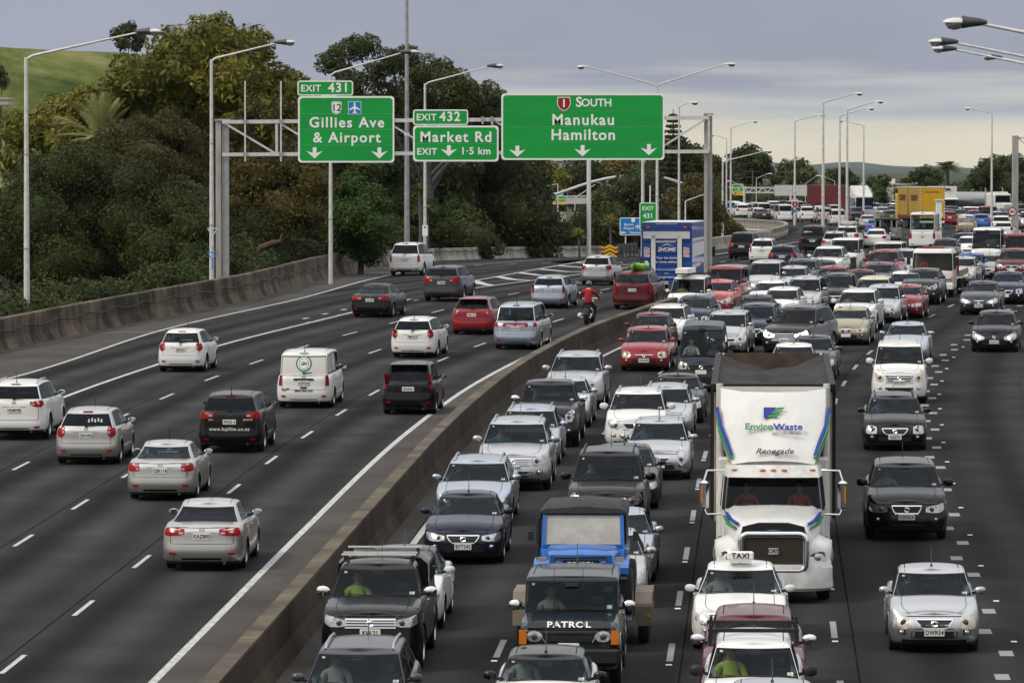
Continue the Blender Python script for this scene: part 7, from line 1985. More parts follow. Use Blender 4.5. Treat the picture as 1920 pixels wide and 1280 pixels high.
def yellow_trailer():
	L=19.;t=vroot('articulated_truck','yellow curtain-sided freight trailer with red and white edging','truck',on_road(1748,429.5),'r',L,yaw=R(-3.2));r=-L/2
	for nm,y0,y1 in(('rear_box',0,8.4),('front_box',9.3,17.)):
		b=MB();b.box((0,r+(y0+y1)/2,2.55),(2.46,y1-y0,3.0));b.build(nm,'curtain_yellow',t);q=MB();q.box((0,r+(y0+y1)/2,4.08),(2.5,y1-y0+.04,.08));q.build('box_roof','galv_light',t)
		for s in(-1,1):
			q=MB();q.box((s*1.235,r+(y0+y1)/2,1.15),(.03,y1-y0,.34));q.build('side_rail','container_red',t)
			letter(t,'COURIERPOST',(s*1.245,r+(y0+y1)/2,3.0),.8,.03,'container_red',rot=(0,0,math.pi/2 if s>0 else-math.pi/2))
	q=MB();q.box((0,r-.02,2.6),(2.46,.05,3.05));q.build('rear_door','truck_yellow',t)
	for k in range(20):
		for s in(-1,1):
			q=MB();q.box((s*1.19,r-.05,1.12+k*.15),(.08,.014,.148));q.build('edge_marker','sign_red' if k%2 else 'sign_white',t)
	for k in range(16):q=MB();q.box((-1.125+k*.15,r-.05,4.08),(.148,.014,.07));q.build('edge_marker','sign_red' if k%2 else 'sign_white',t)
	letter(t,'CourierPost',(-.05,r-.05,3.62),.28,.01,'container_red',shear=.2)
	panel('door_label',[(.78,r-.05,1.3),(1.02,r-.05,1.3),(1.02,r-.05,1.6),(.78,r-.05,1.6)],'sign_white',t,.006)
	q=MB();q.box((0,r+.1,.7),(2.4,.3,.2));q.build('rear_bumper','white_paint',t);q=MB();q.box((0,0,.8),(1.0,18,.3));q.build('chassis','underbody',t)
	wheels_at(t,[(s*1.05,r+y)for s in(-1,1)for y in(1.2,2.4,7.2,10.2,11.4,17.6)],.5,'steel',.28)
	c=MB();c.box((0,r+18.,2.1),(2.45,1.9,2.6),bevel=.1);c.build('cab','truck_yellow',t)
	panel('windscreen',[(-1.1,r+18.96,2.1),(1.1,r+18.96,2.1),(1.05,r+18.955,3.1),(-1.05,r+18.955,3.1)],'glass_dark',t,.01)
yellow_trailer()
def cabover(name,label,pos,L,W,H,paintm,view='f',body=None,yaw=None,wr=.42,bar=False,screen='glass_clear',dz=0.):
	t=vroot(name,label,'truck',pos,view,L,yaw);f=L/2
	hw=W/2
	rings=[]
	for(z,w,y)in((.42,.97,.06),(.62,1.,.0),(1.15,1.,.02),(1.30,.99,.05),(H*.90,.94,.20),(H-.10,.92,.26),(H,.84,.40)):
		rings.append([(-w*hw,f-1.85,z),(-w*hw,f-y-.12,z),(-w*hw*.94,f-y-.03,z),(-w*hw*.5,f-y,z),(w*hw*.5,f-y,z),(w*hw*.94,f-y-.03,z),(w*hw,f-y-.12,z),(w*hw,f-1.85,z)])
	m=MB();n=8;vs=[v for r_ in rings for v in r_]
	for i in range(len(rings)-1):
		for j in range(n):
			if i==3 and j in(2,3,4):continue
			if i==3 and j in(0,6):continue
			m.add([vs[i*n+j],vs[i*n+(j+1)%n],vs[(i+1)*n+(j+1)%n],vs[(i+1)*n+j]],[(0,1,2,3)])
	m.add(vs[-n:],[tuple(range(n))]);m.build('cab',paintm,t,40)
	a,b=rings[3],rings[4];g=MB();g.add([a[2],a[3],a[4],a[5],b[5],b[4],b[3],b[2]],[(0,1,6,7),(1,2,5,6),(2,3,4,5)]);g.build('windscreen',screen,t,60)
	for s,(j0,j1)in((-1,(0,1)),(1,(6,7))):g=MB();g.add([a[j0],a[j1],b[j1],b[j0]],[(0,1,2,3)]);g.build('side_window','glass_side',t)
	fm=MB()
	for p0,p1 in((a[2],a[5]),(b[2],b[5]),(a[2],b[2]),(a[5],b[5])):fm.bar((p0[0],p0[1]+.012,p0[2]),(p1[0],p1[1]+.012,p1[2]),.05,.05)
	fm.build('windscreen_seal','glass_frit',t)
	q=MB();q.add([(-hw*.9,f-.3,1.28),(hw*.9,f-.3,1.28),(hw*.9,f-.8,1.2),(-hw*.9,f-.8,1.2),(-hw*.9,f-1.8,.8),(hw*.9,f-1.8,.8),(-hw*.9,f-1.8,H*.88),(hw*.9,f-1.8,H*.88)],[(0,1,2,3),(3,2,5,4),(4,5,7,6)]);q.build('cabin_lining','seat_grey' if screen!='glass_clear' else 'bin_beige',t)  # beige lining stands in for pale sky reflected in the clear windscreen
	q=MB();q.box((0,f-.0,.52),(W*.99,.2,.3),bevel=.04);q.build('bumper','white_paint',t)
	q=MB();q.box((0,f-.01,.86),(W*.55,.05,.16));q.build('grille','steel_dark',t)
	for s in(-1,1):
		q=MB();q.box((s*hw*.72,f-.0,.84),(.30,.05,.16),bevel=.02);q.build('headlight','lamp_clear',t);q=MB();q.box((s*hw*.93,f-.04,.88),(.08,.1,.2));q.build('indicator','lens_orange',t)
		q=MB();q.box((s*(hw+.14),f-.15,1.72),(.18,.08,.36),bevel=.03);q.build('door_mirror','black_plastic',t);MB().bar((s*hw*.95,f-.2,1.9),(s*(hw+.14),f-.15,1.86),.03,.03).build('mirror_arm','black_plastic',t)
		q=MB();q.tube([(s*.1-.15,f+.01,1.30),(s*hw*.5+.1,f-.02,1.42)],.015,5);q.build('wiper','black_plastic',t)
	q=MB();q.box((0,f-L/2,.62),(.8,L*.95,.25));q.build('chassis','underbody',t)
	wheels_at(t,[(s*(hw-.16),f-1.0)for s in(-1,1)]+[(s*(hw-.16),f-L+1.6)for s in(-1,1)],wr,'steel',.24)
	q=MB();q.box((0,f+.1,.55),(.37,.02,.13));q.build('number_plate','plate_white',t)
	return t,f
t,f=cabover('tow_truck','white flatbed tow truck with red-orange roof light bar',on_road(1748,558),7.0,1.98,2.28,'truck_white',screen='glass_clear',wr=.38)
q=MB();q.box((0,f-.75,2.33),(1.0,.2,.07),bevel=.02);q.build('light_bar','bark_orange',t)
q=MB();q.box((0,f-.55,2.27),(1.5,.04,.06));q.build('roof_stripe','sign_red',t)
letter(t,'N',(-.10,f+.02,1.12),.22,.03,'sign_red',rot=(0,0,math.pi))
q=MB();q.box((0,f-4.5,.98),(2.1,5.0,.14));q.build('bed','galv',t)
for s in(-1,1):q=MB();q.box((s*1.08,f-4.5,1.08),(.06,5.0,.26));q.build('bed_rail','wood',t);q=MB();q.box((s*1.02,f-2.1,1.45),(.1,.1,.8));q.build('bed_post','sign_red',t)
DRIVERS.append((t,.45,f-1.35,.95,'the white flatbed tow truck','orange'))
t,f=cabover('box_truck','white cab truck with tall white box right of the yellow trailer',at(640,10.5),8.0,2.2,2.5,'truck_white',screen='glass_side')
q=MB();q.box((0,f-5.0,2.35),(2.4,6.0,3.0),bevel=.04);q.build('cargo_box','truck_white',t);q=MB();q.box((.1,f-1.95,3.5),(.9,.14,.2));q.build('fridge_vent','sign_black',t)
P=on_road(1622,398);P=ray_xy(1622,398,655.)
t,f=cabover('container_truck','white sloped-roof truck cab hauling a dark red container',(P.x,655,zr(655)),16.,2.48,2.7,'truck_white',yaw=R(-20),screen='glass_dark')
loft('wind_deflector',[[(-1.2,f-1.9,2.66),(-1.18,f-.35,2.66),(1.18,f-.35,2.66),(1.2,f-1.9,2.66)],[(-1.15,f-1.9,3.9),(-1.0,f-1.5,3.9),(1.0,f-1.5,3.9),(1.15,f-1.9,3.9)]],'truck_white',t,30)
q=MB();q.box((0,f-9.2,2.55),(2.44,12.2,2.75),bevel=.02);cb=q.build('container','container_red',t)
for k in range(24):
	for s in(-1,1):q=MB();q.box((s*1.235,f-3.4-k*.5,2.55),(.05,.22,2.5));q.build('corrugation','container_red',cb)
panel('container_front',[(-1.15,f-3.08,1.3),(1.15,f-3.08,1.3),(1.15,f-3.08,3.8),(-1.15,f-3.08,3.8)],'bin_beige',t,.02)
def tanker():
	P=ray_xy(1893,400,640.);t=vroot('tanker_truck','polished steel tanker with white bonneted cab behind the far traffic','truck',(P.x,640,zr(640)),'f',15.,yaw=R(-22));f=7.5
	m=MB();prof=[(-6.6,.05),(-6.5,.8),(-6.2,1.12),(3.6,1.12),(3.9,.8),(4.0,.05)]
	m.lathe([(a,b)for a,b in prof],20,'y',c=(0,-.6,2.05));m.build('tank','tank_steel',t,40)
	q=MB();q.box((0,f-2.9,1.9),(2.3,2.2,2.2),bevel=.12);q.build('cab','truck_white',t);q=MB();q.box((0,f-1.0,1.3),(1.7,1.9,1.1),bevel=.15);q.build('bonnet','truck_white',t)
	panel('windscreen',[(-1.0,f-1.78,1.95),(1.0,f-1.78,1.95),(.95,f-1.79,2.75),(-.95,f-1.79,2.75)],'glass_dark',t,.02)
	q=MB();q.box((0,f-2.8,3.05),(1.9,1.4,.3),bevel=.1);q.build('sun_visor','truck_white',t);q=MB();q.box((0,f-.03,1.25),(1.0,.04,.8));q.build('grille','chrome',t)
	for s in(-1,1):
		q=MB();q.tube([(s*1.15,f-4.1,.9),(s*1.15,f-4.1,3.7)],.09,10);q.build('exhaust_stack','chrome',t,50);q=MB();q.box((s*1.4,f-2.0,2.2),(.16,.1,.6));q.build('door_mirror','chrome',t)
	q=MB();q.box((0,0,.8),(1.0,14,.3));q.build('chassis','underbody',t);wheels_at(t,[(s*1.0,y)for s in(-1,1)for y in(f-1.3,2.2,.9,-4.6,-5.9)],.5,'steel',.28)
tanker()
def laden_ute():
	t=away('white older ute laden with gear and a ladder','ute','offwhite',1811,442,L=4.9,W=1.75,H=1.85,cat='pickup',rails='black_plastic',tail='tall',driver=False,wheels='steel')
	q=empty('tool_load',t.location,t.rotation_euler.z,'pile of tools and trays on the older white ute','load')
	for(x,y,z,a,b,c,mn)in((0,-1.6,1.35,1.4,1.2,.4,'bin_beige'),(-.3,-1.7,1.65,.6,.8,.3,'white_paint'),(.35,-1.6,1.6,.5,.9,.25,'sign_blue'),(0,-2.55,.75,1.75,.12,.35,'wood')):
		m=MB();m.box((x,y,z),(a,b,c),bevel=.03);m.build('crate',mn,q)
	l=empty('ladder',t.location,t.rotation_euler.z,'pale ladder leaning on the tail of the older white ute','ladder')
	for s in(-1,1):MB().bar((s*.2+.1,-2.66,.35),(s*.18+.1,-2.55,1.5),.05,.03).build('rail','galv_light',l)
	for k in range(4):MB().bar((-.1,-2.65+.03*k,.5+k*.27),(.3,-2.65+.03*k,.5+k*.27),.03,.03).build('rung','galv_light',l)
laden_ute()
q=find('white crossover with boxes tied on its roof');e=empty('roof_cargo',q.location+Vector((0,0,1.72)),q.rotation_euler.z,'bundles tied on the white crossover roof','luggage')
for x,y,w in((-.35,.2,.5),(.3,.0,.6),(.0,-.8,.9)):
	m=MB();m.box((x,y,.14),(w,.9,.26),bevel=.08);m.build('bundle','grime_cloth' if False else 'cloth_light',e,40)
	# ------------------------------------------------------------------ people
def skin_body(joints,bones,name):
	"""joints: name -> (pos, radius); one continuous surface from a Skin modifier"""
	idx={k:i for i,k in enumerate(joints)}
	me=bpy.data.meshes.new(name);me.from_pydata([joints[k][0]for k in joints],[(idx[a],idx[b])for a,b in bones],[])
	o=bpy.data.objects.new(name,me);COL.objects.link(o)
	md=o.modifiers.new('skin','SKIN');md.use_smooth_shade=True
	for i,k in enumerate(joints):
		r=joints[k][1];me.skin_vertices[0].data[i].radius=r if isinstance(r,tuple)else(r,r)
	me.skin_vertices[0].data[idx['pelvis']].use_root=True
	sb=o.modifiers.new('sub','SUBSURF');sb.levels=1;sb.render_levels=1
	dg=bpy.context.evaluated_depsgraph_get();out=bpy.data.meshes.new_from_object(o.evaluated_get(dg));out.name=name
	bpy.data.objects.remove(o);bpy.data.meshes.remove(me)
	out.materials.clear()
	return out
def colour_body(me,mats,rule):
	for m in mats:me.materials.append(MATS[m])
	me.polygons.foreach_set('material_index',[rule(p.center)for p in me.polygons]);me.polygons.foreach_set('use_smooth',[True]*len(me.polygons))
	return me
def seated(arms='wheel'):
	J=dict(pelvis=((0,-.12,.14),(.15,.12)),waist=((0,-.17,.30),(.14,.11)),chest=((0,-.23,.48),(.17,.12)),neckb=((0,-.25,.62),(.09,.08)),neck=((0,-.235,.68),(.05,.055)),jaw=((0,-.20,.76),(.066,.07)),skull=((0,-.215,.84),(.076,.088)),crown=((0,-.22,.90),(.05,.06)))
	B=[('pelvis','waist'),('waist','chest'),('chest','neckb'),('neckb','neck'),('neck','jaw'),('jaw','skull'),('skull','crown')]
	for s,n in((-1,'l'),(1,'r')):
		hx=s*.13
		J.update({'sh'+n:((s*.19,-.24,.57),.065),'el'+n:((s*.26,-.06,.36),.048),'wr'+n:((s*.15,.26,.44)if arms=='wheel' else(s*.12,.14,.22),.034),'hd'+n:((s*.14,.34,.46)if arms=='wheel' else(s*.10,.22,.20),(.042,.03)),'hip'+n:((s*.10,-.05,.12),.09),'kn'+n:((s*.15,.38,.20),.062),'an'+n:((s*.14,.62,-.12),.045)})
		B+=[('neckb','sh'+n),('sh'+n,'el'+n),('el'+n,'wr'+n),('wr'+n,'hd'+n),('pelvis','hip'+n),('hip'+n,'kn'+n),('kn'+n,'an'+n)]
		for k in range(4):
			if arms=='wheel':J['f%d%s'%(k,n)]=((s*(.155-.0*k),.375-.01*k,.49-.022*k),.0095);J['g%d%s'%(k,n)]=((s*(.12),.385-.01*k,.495-.022*k),.008)
			else:J['f%d%s'%(k,n)]=((s*(.12-.018*k),.28,.19),.0095);J['g%d%s'%(k,n)]=((s*(.12-.018*k),.31,.165),.008)
			B+=[('hd'+n,'f%d%s'%(k,n)),('f%d%s'%(k,n),'g%d%s'%(k,n))]
		J['th'+n]=((s*.10,.33,.49)if arms=='wheel' else(s*.06,.24,.21),.011);B+=[('hd'+n,'th'+n)]
	return J,B
_bod={}
def driver_mesh(style):
	if style in _bod:return _bod[style]
	arms='lap' if style.endswith('pass')else 'wheel'
	J,B=seated(arms);me=skin_body(J,B,'person')
	cl={'hivis':'hivis','orange':'hivis_orange','orange_pass':'hivis_orange','light':'cloth_light','blue':'cloth_blue','dark':'cloth_dark'}.get(style,'cloth_dark')
	def rule(c):
		if c.z>.665:return 1
		if c.y>.24 and c.z>.38 and arms=='wheel':return 1
		if arms=='lap' and c.y>.16 and c.z>.14 and abs(c.x)<.2 and c.z<.26 and c.y<.33:return 1
		if c.z<.2:return 2
		if style in('hivis','orange','orange_pass')and .06<abs(c.x)<.12 and c.y<-.1:return 3
		return 0
	_bod[style]=colour_body(me,[cl,'skin','denim','cloth_light'],rule)
	return _bod[style]
def hair_mesh():
	if 'hair' in _bod:return _bod['hair']
	m=MB();vs=[];n=14;fs=[]
	for i in range(7):
		ph=R(8+i*16.5)
		for j in range(n):
			t=2*math.pi*j/n;fr=max(math.sin(t),0)
			p2=ph*(1-.48*fr);vs.append((.089*math.sin(p2)*math.cos(t),-.225+.105*math.sin(p2)*math.sin(t),.845+.098*math.cos(p2)))
	fs=[(i*n+j,(i+1)*n+j,(i+1)*n+(j+1)%n,i*n+(j+1)%n)for i in range(6)for j in range(n)]+[tuple(range(n))]
	m.add(vs,fs);_bod['hair']=m.mesh('hair','hair_dark',60)
	f=MB()
	f.add([(0,-.118,.815),(-.016,-.125,.785),(.016,-.125,.785),(0,-.098,.787)],[(0,1,3),(0,3,2),(1,2,3)],0)
	for s in(-1,1):
		f.ellipsoid((s*.031,-.132,.83),(.016,.007,.008),8,6,1);f.ellipsoid((s*.083,-.215,.815),(.012,.02,.03),8,6,0)
	f.box((0,-.128,.757),(.045,.008,.009),2)
	_bod['face']=f.mesh('face',['skin','hair_dark','jacket_red'],60)
	return _bod['hair']
styles=['dark','light','blue','dark','dark','blue','light']
for i,(root,sx,ys,zs,lab,style)in enumerate(DRIVERS):
	if root.location.y>300:continue
	st=style if isinstance(style,str)else styles[i%7]
	a=root.rotation_euler.z;v=Matrix.Rotation(a,4,'Z')@Matrix.Rotation(root.rotation_euler.x,4,'X')@Vector((sx,ys+.02,zs+.03))
	short=lab if lab.startswith('the ')else 'the '+lab
	short=' '.join(short.split()[:10])
	while short.split()[-1]in('the','with','and','behind','of','a','on','by','beside','between','its','plate','cut','to','ending','in','before'):short=' '.join(short.split()[:-1])
	o=obj('person',driver_mesh(st),None,root.location+v,root.rotation_euler)
	tag(o,('passenger in orange vest inside ' if st.endswith('pass')else 'driver at the wheel of ')+short,'person')
	obj('hair',hair_mesh(),o);obj('face',_bod['face'],o)
def motorcycle(pos,yaw,view,label,rider_label,jacket,detail=True):
	L=2.1;t=vroot('motorcycle',label,'motorcycle',pos,view,L,yaw)
	tm=MB();tm.lathe([(-.09,.22),(-.10,.27),(-.06,.315),(0,.325),(.06,.315),(.10,.27),(.09,.22),(0,.20)],22,closed=True)
	rm_=tm.mesh('wheel','black_rubber',40)
	for y in(-.72,.78):
		o=obj('wheel',rm_,t,(0,y,.325));q=MB();q.lathe([(-.04,.21),(-.03,.05),(.03,.05),(.04,.21)],16);q.build('rim','alloy',o,40)
	q=MB();q.box((0,.05,.48),(.28,.5,.34),bevel=.06);q.build('engine','chrome',t,40)
	q=MB();q.ellipsoid((0,.22,.82),(.17,.34,.15));q.build('fuel_tank','paint_black',t,60)
	loft('seat',[[(-w,y,z),(-w,y,z+.07),(0,y,z+.11),(w,y,z+.07),(w,y,z)]for(y,w,z)in((-.80,.10,.74),(-.5,.15,.72),(-.1,.14,.70),(.1,.08,.74))],'black_plastic',t,50)
	rings=[]
	for a in np.linspace(R(15),R(150),8):rings.append([(-.12,-.72-.37*math.cos(a),.325+.37*math.sin(a)),(0,-.72-.395*math.cos(a),.325+.395*math.sin(a)),(.12,-.72-.37*math.cos(a),.325+.37*math.sin(a))])
	m=MB();m.add([v for r_ in rings for v in r_],[(i*3+j,i*3+j+1,(i+1)*3+j+1,(i+1)*3+j)for i in range(7)for j in range(2)]);m.build('rear_fender','paint_black',t,60)
	q=MB();q.box((0,-1.06,.72),(.12,.04,.07),bevel=.02);q.build('tail_light','lens_red',t);q=MB();q.box((-.27,-.8,.40),(.16,.3,.18),bevel=.04);q.build('side_plate','plate_white',t)
	for s in(-1,1):
		MB().tube([(s*.10,.78,.325),(s*.10,.52,.95)],.028,8).build('fork_leg','chrome',t,50)
		MB().tube([(s*.1,-.2,.4),(s*.17,-.5,.3),(s*.18,-.95,.32)],.042,8).build('exhaust_pipe','chrome',t,50)
		mo=MB();mo.tube([(s*.34,.36,1.06),(s*.40,.42,1.22)],.008,5);mo.ellipsoid((s*.43,.42,1.26),(.06,.015,.045));mo.build('mirror','mirror_glass',t,60)
	MB().tube([(-.40,.28,1.04),(-.2,.46,1.05),(.2,.46,1.05),(.40,.28,1.04)],.016,6).build('handlebar','chrome',t,50)
	q=MB();q.ellipsoid((0,.66,.88),(.1,.1,.1));q.build('headlight','chrome',t,60)
	J=dict(pelvis=((0,-.30,.88),(.16,.13)),waist=((0,-.30,1.05),(.16,.13)),chest=((0,-.22,1.26),(.19,.14)),neckb=((0,-.15,1.42),(.10,.09)),neck=((0,-.12,1.49),.06),jaw=((0,-.06,1.57),(.07,.075)),skull=((0,-.08,1.65),(.08,.09)))
	B=[('pelvis','waist'),('waist','chest'),('chest','neckb'),('neckb','neck'),('neck','jaw'),('jaw','skull')]
	for s,n in((-1,'l'),(1,'r')):
		J.update({'sh'+n:((s*.22,-.17,1.36),.085),'el'+n:((s*.38,.04,1.16),.062),'wr'+n:((s*.39,.24,1.06),.045),'hd'+n:((s*.39,.30,1.05),.04),'hip'+n:((s*.12,-.25,.84),.11),'kn'+n:((s*.27,.15,.66),.078),'an'+n:((s*.22,-.12,.26),.052),'toe'+n:((s*.24,.10,.22),.042)})
		B+=[('neckb','sh'+n),('sh'+n,'el'+n),('el'+n,'wr'+n),('wr'+n,'hd'+n),('pelvis','hip'+n),('hip'+n,'kn'+n),('kn'+n,'an'+n),('an'+n,'toe'+n)]
		for k in range(4):J['f%d%s'%(k,n)]=((s*(.42-.022*k),.335,1.045),.011);J['g%d%s'%(k,n)]=((s*(.42-.022*k),.315,1.01),.009);B+=[('hd'+n,'f%d%s'%(k,n)),('f%d%s'%(k,n),'g%d%s'%(k,n))]
		J['th'+n]=((s*.345,.31,1.03),.011);B+=[('hd'+n,'th'+n)]
	me=skin_body(J,B,'person')
	def rule(c):
		if c.z>1.47:return 1
		if c.y>.27 and c.z>.95:return 3
		if c.z<.24+.05:return 2
		if c.z<.93:return 4
		return 0
	colour_body(me,[jacket,'skin','jacket_red' if jacket=='jacket_red' else 'black_rubber','black_rubber','denim'],rule)
	p=obj('person',me,None,t.location,t.rotation_euler);tag(p,rider_label,'person')
	h=MB();h.ellipsoid((0,-.075,1.66),(.135,.155,.145),16,12);h.build('helmet','helmet',p,60)
	v=MB();v.ellipsoid((0,-.02,1.64),(.11,.115,.055),14,8);v.build('visor','glass_frit',p,60)
motorcycle(on_road(1098,609),None,'r','black motorcycle with chrome pipes in the away lanes','motorcyclist in a red jacket and dark helmet','jacket_red')
motorcycle(on_road(1876,492),None,'f','dark motorcycle filtering between far oncoming cars','motorcyclist in black with a black helmet','cloth_dark')
# ------------------------------------------------------------------ vegetation
def leaf_mat(name,dark,mid,light,trans=.25):
	m=bpy.data.materials.new(name);m.use_nodes=True;t=m.node_tree;L=t.links.new;p=t.nodes['Principled BSDF']
	a=t.nodes.new('ShaderNodeAttribute');a.attribute_name='tone'
	cr=t.nodes.new('ShaderNodeValToRGB');L(a.outputs['Fac'],cr.inputs[0]);e=cr.color_ramp.elements
	e[0].position=.0;e[0].color=(*dark,1);e[1].position=1.;e[1].color=(*light,1);x=e.new(.55);x.color=(*mid,1)
	L(cr.outputs[0],p.inputs['Base Color']);p.inputs['Roughness'].default_value=.6;p.inputs['Specular IOR Level'].default_value=.25
	tr=t.nodes.new('ShaderNodeBsdfTranslucent');L(cr.outputs[0],tr.inputs[0]);mx=t.nodes.new('ShaderNodeMixShader');mx.inputs[0].default_value=trans
	o=t.nodes['Material Output'];L(p.outputs[0],mx.inputs[1]);L(tr.outputs[0],mx.inputs[2]);L(mx.outputs[0],o.inputs[0]);MATS[name]=m
leaf_mat('leaf_olive',(0.046,0.054,0.008),(0.140,0.139,0.018),(0.354,0.289,0.050));leaf_mat('leaf_dark',(0.017,0.027,0.006),(0.041,0.057,0.010),(0.110,0.118,0.020));leaf_mat('leaf_redbrown',(0.027,0.031,0.007),(0.063,0.057,0.013),(0.134,0.088,0.022))
leaf_mat('leaf_autumn',(0.032,0.035,0.008),(0.098,0.080,0.016),(0.220,0.153,0.032));leaf_mat('leaf_green',(0.018,0.036,0.006),(0.042,0.082,0.012),(0.10,0.155,0.024));leaf_mat('leaf_pohu',(0.022,0.035,0.010),(0.061,0.077,0.020),(0.159,0.165,0.040))
leaf_mat('leaf_mid',(0.022,0.042,0.008),(0.055,0.085,0.016),(0.146,0.165,0.035));leaf_mat('leaf_palm',(0.085,0.100,0.030),(0.220,0.236,0.080),(0.439,0.437,0.170));leaf_mat('leaf_pine',(0.037,0.033,0.008),(0.091,0.076,0.016),(0.171,0.118,0.025));leaf_mat('leaf_straw',(0.098,0.112,0.018),(0.220,0.212,0.035),(0.366,0.319,0.080))
mat('bark',(.085,.062,.048),rough=.95,noise=.5,nscale=4,stretch=(1,1,.2));mat('bark_red',(.09,.05,.035),rough=.9,noise=.5,nscale=3);mat('bark_grey',(.11,.10,.09),rough=.95,noise=.4,nscale=3)
def leaf_mesh(name,blobs,size,mname,cover=1.3,seed=1,aspect=.45,core=.80,up=.25,ragged=.22):
	"""blobs: (x, y, z, rx, ry, rz). leaves sit in the outer shell of every clump; a lumpy core of the same foliage fills the middle."""
	rng=np.random.default_rng(seed);P=[];Nn=[];T=[]
	B=np.array(blobs,float)
	for b in B:
		c,r=b[:3],b[3:];area=4*math.pi*(r[0]*r[1]*r[2])**(2/3)
		n=int(area*cover/(size*size*aspect*.5));d=rng.normal(size=(n,3));d[:,2]+=up;d/=np.linalg.norm(d,axis=1)[:,None]
		lump=1+ragged*.6*np.sin(d[:,0]*5.1+c[0])*np.sin(d[:,1]*4.3+c[2])+ragged*.5*np.sin(d[:,2]*7+c[1]+d[:,0]*3)
		rad=lump*(1-np.abs(rng.normal(0,.16,n)))+rng.uniform(-.02,.08,n)
		P.append(c+d*r*rad[:,None]);nn=d*.7+rng.normal(size=(n,3))*.55;nn[:,2]+=.35;Nn.append(nn/np.linalg.norm(nn,axis=1)[:,None])
		T.append(np.clip(rng.normal(.46,.14,n)+rng.uniform(-.16,.16),0,1))
	P=np.concatenate(P);Nn=np.concatenate(Nn);T=np.concatenate(T);n=len(P)
	a=np.cross(Nn,rng.normal(size=(n,3)));a/=np.linalg.norm(a,axis=1)[:,None]+1e-9;b2=np.cross(Nn,a)
	s=size*rng.uniform(.6,1.25,n)[:,None];l=a*s*.5;w=b2*s*.5*aspect
	V=np.stack([P-l,P+w-l*.1,P+l,P-w-l*.1],1).reshape(-1,3)
	nf=n;cv=[];cf=[]
	if core:
		for b in B:
			o=len(V)+len(cv)
			for i in range(7):
				for j in range(9):
					ph,t=math.pi*i/6,2*math.pi*j/9;k=core*rng.uniform(.8,1.1)
					cv.append((b[0]+b[3]*k*math.sin(ph)*math.cos(t),b[1]+b[4]*k*math.sin(ph)*math.sin(t),b[2]+b[5]*k*math.cos(ph)))
			cf+=[(o+i*9+j,o+(i+1)*9+j,o+(i+1)*9+(j+1)%9,o+i*9+(j+1)%9)for i in range(6)for j in range(9)]
		V=np.concatenate([V,np.array(cv)])
	F_=np.concatenate([np.arange(n*4).reshape(-1,4),np.array(cf).reshape(-1,4)])if cf else np.arange(n*4).reshape(-1,4)
	me=bpy.data.meshes.new(name);me.vertices.add(len(V));me.vertices.foreach_set('co',V.astype(np.float32).ravel())
	me.loops.add(F_.size);me.loops.foreach_set('vertex_index',F_.astype(np.int32).ravel());me.polygons.add(len(F_));me.polygons.foreach_set('loop_start',np.arange(0,F_.size,4,dtype=np.int32))
	tone=np.concatenate([np.repeat(T,4),np.full(len(V)-n*4,.38)]);at_=me.attributes.new('tone','FLOAT','POINT');at_.data.foreach_set('value',tone.astype(np.float32))
	me.materials.append(MATS[mname]);me.update(calc_edges=True)
	return me
def tree(label,d,blobs_px,mname,size=.34,cover=1.3,bark='bark',seed=1,name='tree',zb=None,depth=.9,jit=2.5,trunk=None,group=None,core=.80,aspect=.45,limbs=True,tr=.28,ragged=.22):
	"""blobs_px: (x, y, r) of the crown's clumps as seen in the photograph, set at this tree's own distance with depth of their own"""
	rng=np.random.default_rng(seed*7+3);k=d/FPX
	tx=np.mean([b[0]for b in blobs_px])if trunk is None else trunk
	x0=gx(tx,d);z0=(zr(min(d,900))-.6)if zb is None else zb
	root=empty(name,(x0,d,z0),label=label,cat='tree',group=group);bl=[]
	for(px,py,r)in blobs_px:
		q=r*k;bl.append((gx(px,d)-x0,rng.uniform(-jit,jit),gz(py,d)-z0,q*rng.uniform(.95,1.1),q*depth*rng.uniform(.9,1.2),q*rng.uniform(.85,1.0)))
	obj('crown',leaf_mesh('crown',bl,size,mname,cover,seed,aspect,core,ragged=ragged),root)
	zl=min(b[2]for b in bl);h=max(max(b[2]for b in bl)*.55,1.)
	m=MB();m.tube([(0,0,-.6),(.1,.0,h*.5),(-.1,.1,h)],[tr*1.2,tr,tr*.6],8);m.build('trunk',bark,root,60)
	if limbs:
		for b in bl:
			e=Vector(b[:3]);s=Vector((0,.05,h*rng.uniform(.45,.95)));mid=s.lerp(e,.5)+Vector((rng.uniform(-.3,.3),0,-.35))
			m=MB();m.tube([s,mid,e],[tr*.5,tr*.32,tr*.12],6);m.build('limb',bark,root,60)
	return root
T=tree
T('broad olive-leaved tree towering behind the first lamp posts',302,[(322,98,52),(405,80,58),(470,95,48),(265,150,58),(345,150,70),(435,150,70),(515,165,52),(560,175,34),(215,190,48),(300,215,70),(400,220,75),(490,225,60),(150,205,42),(95,225,45),(45,245,42),(120,260,50),(30,300,40),(560,220,40)],'leaf_olive',.46,1.15,seed=2,aspect=.36,trunk=400,tr=.5)
T('reddish-brown bushy tree beside the gantry leg',282,[(250,262,48),(305,250,46),(345,270,40),(200,290,50),(280,310,60),(345,320,50),(150,300,40)],'leaf_redbrown',.19,1.15,seed=3,tr=.3)
T('dark green feathery tree filling the bank behind the roadside barrier',266,[(60,350,60),(120,325,58),(185,335,55),(245,350,55),(70,420,75),(160,405,70),(250,420,75),(330,400,65),(370,430,50),(30,480,70),(120,490,75),(215,490,75),(300,480,70),(365,490,45),(10,400,50)],'leaf_dark',.18,1.0,seed=4,trunk=150,tr=.4,limbs=False)
